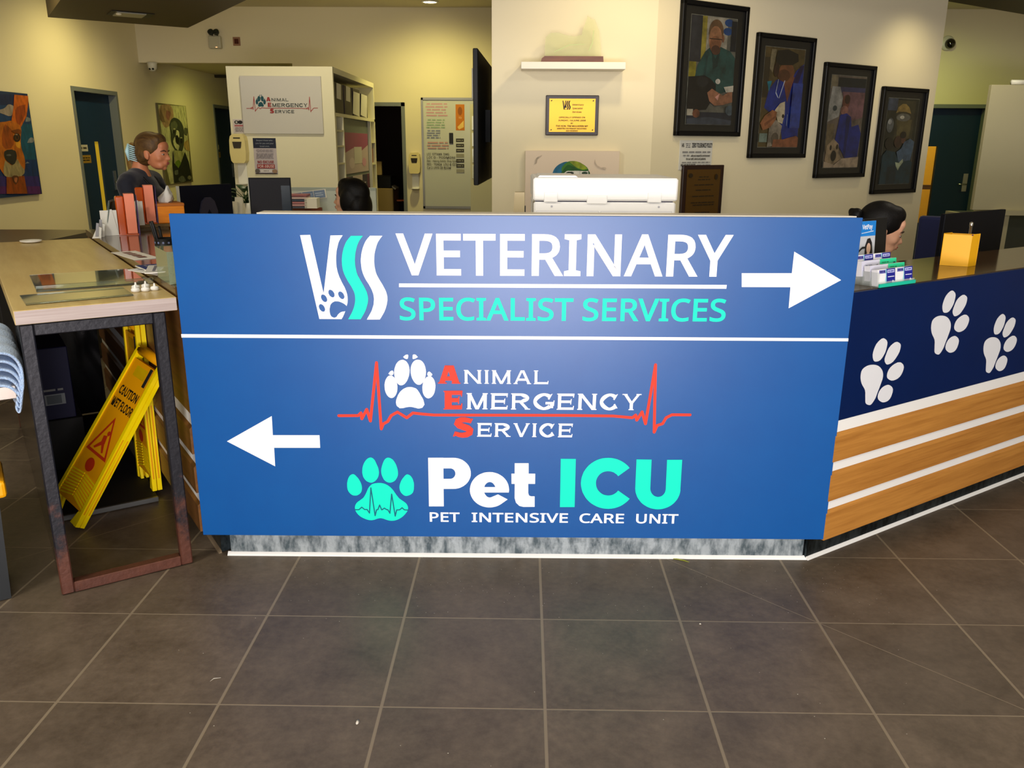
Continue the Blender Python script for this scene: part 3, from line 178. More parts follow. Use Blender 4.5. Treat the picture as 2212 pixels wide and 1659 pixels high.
SIGN = {"vss_white":[[-1616,2397,-1549,2399,-1483,2010,-1416,2396,-1335,2398,-1341,2388,-1348,2379,-1354,2370,-1360,2360,-1366,2347,-1370,2333,-1374,2319,-1378,2305,-1381,2291,-1383,2276,-1385,2261,-1386,2246,-1387,2231,-1387,2216,-1387,2202,-1386,2187,-1384,2174,-1382,2161,-1379,2148,-1375,2135,-1371,2121,-1365,2108,-1360,2095,-1354,2082,-1349,2071,-1343,2060,-1338,2049,-1334,2037,-1330,2027,-1328,2017,-1325,2006,-1324,1996,-1323,1986,-1323,1977,-1323,1967,-1324,1958,-1325,1950,-1327,1941,-1330,1933,-1332,1925,-1334,1927,-1336,1929,-1338,1932,-1341,1934,-1346,1938,-1351,1942,-1357,1945,-1363,1948,-1370,1951,-1377,1954,-1385,1956,-1392,1957,-1399,1957,-1406,1957,-1413,1956,-1419,1953,-1424,1950,-1429,1947,-1434,1942,-1438,1937,-1442,1931,-1444,1923,-1446,1915,-1448,1907,-1449,1900,-1449,1892,-1449,1884,-1448,1877,-1447,1870,-1445,1864,-1442,1858,-1439,1853,-1435,1850,-1430,1848,-1426,1846,-1421,1844,-1417,1845,-1413,1847,-1410,1848,-1406,1850,-1402,1854,-1399,1859,-1396,1864,-1392,1869,-1388,1872,-1384,1876,-1380,1879,-1375,1882,-1368,1885,-1360,1887,-1351,1888,-1343,1890,-1346,1883,-1349,1876,-1352,1869,-1356,1862,-1359,1855,-1363,1848,-1367,1842,-1371,1835,-1522,1835],[-1155,2396,-1073,2396,-1081,2386,-1089,2376,-1097,2365,-1104,2355,-1110,2342,-1115,2329,-1119,2316,-1123,2303,-1127,2289,-1130,2274,-1132,2259,-1133,2244,-1134,2230,-1134,2216,-1133,2202,-1132,2188,-1130,2176,-1128,2164,-1125,2152,-1121,2140,-1116,2129,-1110,2117,-1104,2106,-1098,2095,-1092,2085,-1086,2075,-1081,2065,-1076,2054,-1071,2045,-1067,2036,-1063,2026,-1060,2016,-1058,2007,-1056,1998,-1055,1988,-1055,1979,-1055,1968,-1057,1958,-1059,1947,-1061,1937,-1065,1924,-1069,1911,-1074,1899,-1079,1887,-1087,1873,-1095,1860,-1103,1847,-1112,1834,-1200,1833,-1192,1848,-1183,1862,-1175,1876,-1167,1890,-1162,1901,-1158,1913,-1154,1924,-1150,1936,-1149,1945,-1148,1953,-1147,1962,-1146,1970,-1146,1981,-1147,1991,-1148,2002,-1150,2012,-1154,2024,-1158,2036,-1163,2048,-1169,2059,-1175,2071,-1182,2083,-1189,2094,-1196,2106,-1201,2117,-1206,2128,-1210,2139,-1214,2151,-1217,2163,-1220,2176,-1221,2190,-1222,2203,-1223,2217,-1223,2231,-1222,2244,-1220,2258,-1218,2272,-1215,2286,-1211,2300,-1207,2314,-1202,2326,-1197,2338,-1191,2350,-1185,2361,-1178,2370,-1171,2379,-1163,2387]],"vss_teal":[[-1281,2394,-1202,2395,-1209,2386,-1217,2376,-1224,2367,-1230,2357,-1236,2345,-1242,2332,-1246,2319,-1250,2306,-1254,2291,-1257,2277,-1259,2262,-1261,2247,-1262,2234,-1262,2221,-1262,2208,-1261,2195,-1259,2182,-1257,2169,-1255,2156,-1251,2143,-1247,2131,-1241,2120,-1235,2109,-1230,2098,-1224,2088,-1219,2078,-1213,2067,-1208,2057,-1203,2047,-1199,2037,-1194,2026,-1191,2016,-1189,2006,-1187,1997,-1186,1987,-1185,1978,-1186,1967,-1187,1957,-1189,1946,-1192,1936,-1196,1923,-1200,1911,-1205,1898,-1211,1886,-1218,1873,-1226,1860,-1234,1847,-1242,1835,-1326,1835,-1318,1848,-1310,1862,-1302,1875,-1295,1889,-1290,1901,-1285,1912,-1281,1924,-1278,1935,-1276,1944,-1274,1952,-1273,1961,-1272,1970,-1272,1980,-1272,1991,-1273,2001,-1275,2011,-1278,2023,-1283,2034,-1288,2045,-1293,2056,-1300,2068,-1307,2080,-1314,2091,-1320,2103,-1326,2115,-1331,2126,-1336,2138,-1340,2150,-1344,2163,-1346,2176,-1348,2189,-1349,2202,-1349,2216,-1349,2230,-1348,2244,-1346,2258,-1344,2272,-1341,2285,-1337,2299,-1333,2313,-1328,2325,-1323,2337,-1317,2349,-1310,2361,-1303,2369,-1296,2378,-1288,2386]],"vss_toes":[[-1466,1987,-1464,1981,-1462,1976,-1461,1970,-1461,1965,-1463,1960,-1465,1956,-1468,1954,-1472,1952,-1476,1952,-1480,1953,-1485,1955,-1489,1959,-1493,1963,-1497,1968,-1499,1974,-1501,1980,-1502,1985,-1501,1991,-1500,1995,-1498,1999,-1495,2002,-1491,2003,-1487,2003,-1483,2002,-1478,2000,-1474,1997,-1470,1992],[-1415,2019,-1412,2014,-1410,2008,-1410,2002,-1410,1997,-1411,1992,-1413,1989,-1416,1986,-1420,1984,-1424,1984,-1429,1985,-1433,1988,-1438,1991,-1442,1995,-1445,2001,-1448,2006,-1450,2012,-1450,2018,-1450,2023,-1449,2027,-1447,2031,-1444,2034,-1440,2035,-1436,2036,-1431,2034,-1427,2032,-1422,2029,-1418,2024],[-1349,2008,-1347,2002,-1345,1997,-1344,1991,-1344,1986,-1346,1981,-1348,1977,-1351,1975,-1354,1973,-1359,1973,-1363,1974,-1368,1976,-1372,1980,-1376,1984,-1380,1989,-1382,1995,-1384,2001,-1385,2006,-1385,2012,-1383,2016,-1381,2020,-1378,2023,-1374,2024,-1370,2024,-1366,2023,-1361,2021,-1357,2017,-1353,2013],[-1484,1921,-1482,1915,-1480,1910,-1479,1904,-1479,1899,-1481,1894,-1483,1890,-1486,1887,-1490,1886,-1494,1886,-1498,1887,-1503,1889,-1507,1893,-1511,1897,-1515,1902,-1517,1908,-1519,1914,-1520,1919,-1520,1925,-1518,1929,-1516,1933,-1513,1936,-1509,1937,-1505,1938,-1501,1936,-1496,1934,-1492,1931,-1488,1926]],"bar":[[-974,2081,1218,2085,1217,2059,-975,2056]],"divider":[[-2472,1724,2072,1725,2073,1704,-2472,1700]],"arrow_right":[[1311,2164,1644,2166,1646,2309,1977,2122,1646,1929,1644,2072,1319,2071]],"arrow_left":[[-2229,949,-1897,1140,-1900,998,-1570,1000,-1571,905,-1898,903,-1901,762]],"aes_paw":[[-922,1459,-926,1439,-933,1419,-941,1402,-951,1388,-961,1378,-972,1372,-984,1370,-994,1373,-1004,1381,-1012,1392,-1019,1408,-1024,1425,-1027,1445,-1027,1466,-1025,1486,-1019,1505,-1012,1522,-1002,1536,-991,1546,-978,1552,-965,1554,-953,1550,-942,1543,-933,1531,-926,1516,-922,1499,-920,1479],[-807,1470,-809,1450,-813,1430,-819,1412,-826,1397,-836,1386,-846,1378,-856,1375,-867,1376,-878,1382,-888,1392,-897,1406,-905,1423,-910,1441,-913,1461,-913,1482,-911,1501,-906,1518,-898,1533,-888,1545,-877,1552,-864,1555,-851,1554,-839,1549,-828,1539,-819,1525,-813,1509,-809,1490],[-1008,1364,-1009,1345,-1011,1328,-1016,1312,-1023,1298,-1031,1288,-1040,1281,-1050,1278,-1060,1279,-1070,1285,-1079,1294,-1086,1306,-1092,1321,-1096,1338,-1097,1356,-1097,1375,-1094,1392,-1089,1408,-1082,1421,-1074,1432,-1065,1439,-1055,1441,-1045,1440,-1036,1435,-1027,1426,-1020,1414,-1014,1399,-1010,1382],[-745,1355,-748,1337,-752,1320,-759,1305,-767,1293,-777,1284,-787,1279,-797,1277,-807,1280,-816,1287,-824,1297,-830,1310,-834,1326,-835,1343,-835,1361,-832,1379,-827,1396,-820,1410,-812,1423,-803,1432,-793,1437,-783,1438,-773,1436,-764,1429,-756,1419,-750,1406,-746,1390,-744,1373],[-962,1574,-957,1578,-953,1582,-948,1586,-943,1589,-939,1590,-935,1591,-931,1591,-928,1590,-927,1587,-926,1583,-926,1578,-927,1574,-928,1570,-929,1566,-930,1563,-932,1560,-936,1559,-941,1559,-947,1561,-951,1563,-954,1565,-957,1568,-959,1571],[-897,1575,-896,1580,-896,1584,-895,1588,-893,1590,-890,1592,-887,1592,-883,1592,-880,1592,-874,1589,-870,1585,-865,1579,-860,1574,-865,1571,-869,1568,-873,1565,-878,1563,-882,1561,-888,1560,-893,1559,-896,1560,-897,1563,-897,1567,-897,1571],[-1068,1454,-1063,1459,-1059,1465,-1055,1470,-1050,1473,-1047,1474,-1044,1476,-1040,1476,-1038,1476,-1035,1474,-1033,1469,-1031,1464,-1031,1459,-1032,1455,-1033,1451,-1035,1448,-1038,1445,-1042,1443,-1047,1443,-1052,1444,-1057,1445,-1060,1447,-1062,1449,-1065,1452],[-798,1445,-799,1448,-799,1453,-798,1458,-797,1462,-795,1465,-792,1468,-789,1470,-786,1471,-783,1471,-780,1469,-777,1466,-774,1464,-771,1460,-767,1457,-765,1453,-764,1449,-765,1446,-767,1444,-768,1442,-770,1440,-777,1437,-786,1438,-794,1440],[-917,1359,-906,1358,-896,1355,-886,1352,-877,1347,-869,1338,-862,1327,-855,1315,-849,1303,-844,1293,-838,1283,-833,1273,-829,1262,-828,1255,-826,1248,-825,1240,-823,1233,-838,1209,-845,1207,-852,1205,-859,1203,-866,1203,-872,1203,-878,1205,-884,1207,-890,1208,-897,1210,-904,1212,-911,1213,-918,1214,-925,1214,-932,1214,-939,1213,-945,1212,-952,1211,-959,1209,-966,1207,-973,1205,-979,1205,-986,1204,-992,1204,-998,1204,-1003,1209,-1008,1213,-1013,1217,-1017,1222,-1020,1229,-1021,1238,-1022,1246,-1021,1254,-1020,1263,-1017,1272,-1014,1281,-1010,1290,-1006,1300,-1000,1310,-994,1319,-987,1328,-979,1335,-971,1342,-962,1348,-953,1352,-945,1356,-935,1358,-926,1359]],"icu_white":[[-807,836,-699,837,-702,461,-809,460],[-704,836,-627,837,-611,836,-595,833,-580,828,-565,822,-552,813,-540,803,-529,791,-520,779,-513,765,-508,750,-505,735,-504,719,-505,703,-508,688,-514,673,-521,659,-530,646,-541,634,-554,623,-567,615,-582,607,-598,602,-614,599,-630,598,-708,597,-707,675,-653,676,-648,676,-643,677,-639,679,-634,681,-630,684,-626,688,-623,692,-620,696,-618,701,-616,706,-615,711,-615,716,-615,722,-616,727,-617,732,-620,736,-622,741,-625,745,-629,748,-633,751,-637,753,-642,755,-647,756,-652,756,-706,755],[-232,573,-230,595,-232,614,-236,633,-243,651,-252,668,-264,683,-278,697,-294,708,-311,718,-329,724,-348,729,-368,730,-387,729,-407,726,-425,719,-443,711,-459,700,-474,686,-486,671,-496,655,-504,637,-509,618,-512,599,-512,580,-509,561,-503,542,-495,525,-484,508,-471,494,-456,481,-439,471,-421,463,-402,458,-382,455,-362,455,-343,458,-323,463,-305,471,-288,482,-240,519,-310,558,-353,538,-359,535,-365,534,-371,533,-376,534,-382,536,-388,539,-393,544,-397,549,-401,555,-405,561,-408,569,-410,577,-411,585,-411,593,-411,601,-409,610,-407,617,-405,625,-401,632,-397,638,-392,643,-387,647,-382,650,-376,652,-370,653,-364,653,-359,651,-353,649,-348,645,-343,641,-339,635,-335,629,-332,622,-329,614,-328,606,-327,598,-327,590,-328,581,-329,615],[-425,614,-239,615,-232,573,-426,571],[-191,799,-92,800,-91,720,-44,720,-44,641,-93,641,-92,570,-87,552,-73,545,-46,545,-45,462,-126,461,-156,469,-180,494,-190,530,-190,640,-213,640,-214,719,-191,719]],"icu_teal":[[136,835,243,835,244,463,138,462],[628,769,614,786,597,801,579,814,560,825,539,834,518,840,496,844,475,845,453,844,431,841,411,835,391,827,372,816,354,803,338,789,324,772,312,754,301,735,294,714,288,693,285,671,284,648,286,626,291,604,297,582,307,562,318,542,331,524,347,507,364,492,383,480,403,469,423,461,445,455,467,452,489,451,512,453,533,457,554,464,574,473,593,485,610,499,626,514,639,532,553,595,547,587,540,579,533,573,524,567,515,562,506,559,496,557,486,556,476,556,466,558,456,560,446,564,437,569,429,575,421,582,414,590,407,599,402,608,398,618,395,628,393,639,392,649,392,660,393,671,396,681,399,691,404,700,410,709,416,717,423,724,431,730,440,735,449,739,459,741,469,743,479,743,489,742,499,740,508,737,518,733,526,727,535,721,542,714,549,705],[674,835,675,611,677,594,680,578,686,562,692,546,701,531,711,517,722,503,735,491,749,481,763,472,779,464,795,458,812,454,829,451,846,450,863,451,880,454,896,459,912,465,927,473,940,482,953,493,964,505,974,519,983,533,989,548,995,564,998,580,1000,597,999,614,998,834,891,833,894,613,894,606,893,599,892,593,891,587,888,580,885,575,882,569,878,565,874,560,869,556,864,553,859,551,854,549,848,548,842,547,836,548,831,549,825,551,819,553,814,556,809,560,804,564,800,569,796,574,792,580,790,586,787,592,785,599,784,605,783,612,781,834]],"icu_paw":[[-1346,707,-1338,704,-1331,698,-1325,691,-1313,677,-1304,661,-1296,644,-1292,631,-1289,617,-1288,603,-1289,589,-1292,575,-1298,563,-1307,553,-1317,546,-1328,541,-1340,540,-1352,541,-1362,545,-1372,553,-1380,562,-1387,573,-1392,588,-1394,604,-1394,621,-1393,638,-1389,656,-1384,672,-1379,682,-1373,692,-1365,700,-1359,703,-1352,706],[-1213,835,-1208,833,-1202,830,-1197,826,-1187,814,-1181,799,-1175,783,-1169,768,-1164,752,-1162,736,-1161,720,-1163,704,-1167,689,-1173,676,-1181,665,-1190,655,-1199,649,-1208,644,-1218,641,-1230,642,-1241,647,-1252,653,-1262,663,-1270,675,-1276,688,-1279,703,-1281,719,-1280,735,-1278,754,-1273,772,-1266,790,-1259,802,-1251,814,-1241,824,-1232,830,-1223,834],[-1094,835,-1085,834,-1076,831,-1069,827,-1058,819,-1050,807,-1043,795,-1036,779,-1031,762,-1027,744,-1025,728,-1025,712,-1027,697,-1032,684,-1039,671,-1047,660,-1059,651,-1072,645,-1085,642,-1097,644,-1109,649,-1119,656,-1128,666,-1134,679,-1139,692,-1143,706,-1145,721,-1145,736,-1142,755,-1137,773,-1131,791,-1126,803,-1120,815,-1112,825,-1107,829,-1100,833],[-961,708,-953,707,-944,703,-937,698,-929,687,-922,675,-918,661,-914,645,-913,627,-914,610,-915,594,-918,579,-924,565,-932,557,-941,550,-952,545,-961,542,-970,540,-979,541,-989,546,-998,554,-1006,563,-1012,574,-1016,586,-1018,598,-1018,611,-1016,625,-1012,638,-1005,656,-996,672,-985,686,-978,695,-969,704],[-1160,640,-1150,640,-1140,638,-1130,636,-1117,631,-1104,624,-1093,616,-1082,606,-1072,595,-1063,583,-1056,571,-1048,558,-1041,546,-1034,537,-1028,528,-1021,520,-1010,511,-999,503,-988,495,-980,488,-973,481,-968,472,-965,466,-963,460,-961,454,-961,445,-962,436,-964,428,-969,417,-976,407,-984,397,-993,386,-1004,376,-1016,367,-1030,358,-1045,351,-1061,346,-1075,344,-1089,344,-1103,346,-1115,349,-1128,354,-1140,359,-1148,361,-1156,363,-1164,364,-1172,363,-1180,361,-1188,359,-1198,355,-1207,351,-1216,349,-1227,347,-1237,347,-1248,348,-1263,352,-1278,358,-1292,365,-1304,372,-1315,381,-1325,391,-1332,400,-1338,410,-1343,421,-1345,431,-1346,441,-1346,451,-1343,463,-1338,474,-1331,484,-1322,493,-1312,500,-1303,507,-1294,514,-1285,521,-1278,529,-1271,540,-1265,551,-1259,563,-1253,577,-1247,591,-1240,604,-1233,613,-1224,622,-1215,630,-1206,633,-1197,636,-1188,638,-1178,639,-1169,640]]}
BEAT = {"beat":[10.0,[-713,573,-645,574,-635,584,-633,562,-614,597,-603,554,-573,766,-566,525,-558,544,-542,553,-529,575,-507,588,-475,567,-453,585,-417,581,-380,578,69,580,247,579,315,573,326,583,331,564,348,595,362,551,386,765,394,520,403,545,422,552,433,574,453,585,516,585]],"icu_beat":[4.3,[-673,215,-659,215,-648,225,-638,216,-629,216,-621,202,-612,301,-601,192,-595,215,-590,216,-583,234,-576,215,-566,222,-558,216,-554,216,-547,202,-538,277,-528,191,-522,215,-511,216,-502,224,-494,216,-481,215]]}
WORDS = {"NIMAL":[[-273,693],[20,693],[-273,742]],"MERGENCY":[[-265,600],[342,601],[-264,659]],"ERVICE":[[-229,499],[108,499],[-228,550]],"A":[[-363,693],[-285,693],[-362,758]],"E":[[-345,599],[-278,600],[-344,667]],"S":[[-314,499],[-241,500],[-313,566]]}
PAW = [[[-0.0239,0.1262],[-0.0163,0.1235],[-0.0086,0.1194],[-0.0022,0.1149],[0.0031,0.1067],[0.0036,0.0977],[0.0026,0.0889],[0.0007,0.0787],[-0.0034,0.069],[-0.0099,0.0602],[-0.0163,0.0532],[-0.0243,0.0468],[-0.0352,0.0435],[-0.0434,0.0433],[-0.0525,0.044],[-0.0602,0.046],[-0.0661,0.0504],[-0.0702,0.0563],[-0.0732,0.0622],[-0.076,0.0724],[-0.0751,0.0823],[-0.0722,0.0917],[-0.068,0.1012],[-0.0618,0.1101],[-0.0525,0.1173],[-0.0441,0.1219],[-0.0342,0.1257]],[[0.0617,0.1024],[0.0694,0.0999],[0.0774,0.0962],[0.0837,0.0922],[0.0878,0.086],[0.0884,0.079],[0.0878,0.0723],[0.0849,0.062],[0.0786,0.0524],[0.0704,0.0436],[0.0627,0.0361],[0.0534,0.0292],[0.0412,0.0248],[0.0334,0.0235],[0.0249,0.0228],[0.0172,0.0238],[0.011,0.0274],[0.0056,0.0325],[0.0015,0.0376],[-0.0011,0.0462],[0.001,0.0548],[0.0043,0.0631],[0.0088,0.0743],[0.0155,0.0848],[0.0262,0.0932],[0.0366,0.0983],[0.0487,0.1023]],[[0.0999,0.0209],[0.1078,0.0174],[0.1155,0.0126],[0.1216,0.0077],[0.1264,-0.0012],[0.1259,-0.0105],[0.1229,-0.019],[0.1177,-0.0276],[0.1093,-0.0353],[0.0978,-0.0406],[0.0862,-0.0431],[0.0729,-0.0443],[0.0598,-0.0429],[0.0494,-0.0393],[0.0391,-0.0341],[0.0315,-0.0287],[0.0272,-0.0214],[0.0269,-0.0137],[0.0285,-0.0065],[0.033,0.0019],[0.041,0.0094],[0.0515,0.015],[0.066,0.0199],[0.0833,0.0229]],[[0.0444,-0.0565],[0.0542,-0.06],[0.0638,-0.0652],[0.0713,-0.0708],[0.0768,-0.0796],[0.0771,-0.0891],[0.0749,-0.0979],[0.0711,-0.1067],[0.0643,-0.1147],[0.0539,-0.1198],[0.0446,-0.1213],[0.0339,-0.1217],[0.0234,-0.1203],[0.0119,-0.116],[0.0007,-0.1097],[-0.0077,-0.1031],[-0.0126,-0.0935],[-0.0118,-0.0834],[-0.0077,-0.0745],[-0.0017,-0.0676],[0.007,-0.0617],[0.0181,-0.0578],[0.0263,-0.0564],[0.0354,-0.0557]],[[-0.0774,0.0358],[-0.0629,0.0342],[-0.0479,0.0309],[-0.0343,0.0262],[-0.0226,0.0198],[-0.0123,0.0118],[-0.0044,0.0036],[0.0001,-0.0038],[0.0027,-0.0115],[0.0039,-0.019],[0.0031,-0.0285],[-0.0002,-0.0375],[-0.0038,-0.0465],[-0.0073,-0.0556],[-0.0113,-0.0646],[-0.0154,-0.0735],[-0.02,-0.0851],[-0.025,-0.0965],[-0.033,-0.1064],[-0.0384,-0.1115],[-0.0445,-0.1162],[-0.0524,-0.118],[-0.0604,-0.1164],[-0.0694,-0.1133],[-0.0767,-0.1096],[-0.0825,-0.1028],[-0.0846,-0.0947],[-0.0862,-0.0866],[-0.0886,-0.0761],[-0.0902,-0.0657],[-0.0942,-0.0553],[-0.1019,-0.0457],[-0.1116,-0.0361],[-0.1196,-0.0265],[-0.1255,-0.016],[-0.1295,-0.0055],[-0.131,0.0046],[-0.1309,0.012],[-0.1294,0.0192],[-0.1254,0.0252],[-0.1194,0.0292],[-0.1115,0.0324],[-0.1025,0.0346],[-0.0947,0.0357],[-0.0861,0.0361]]]
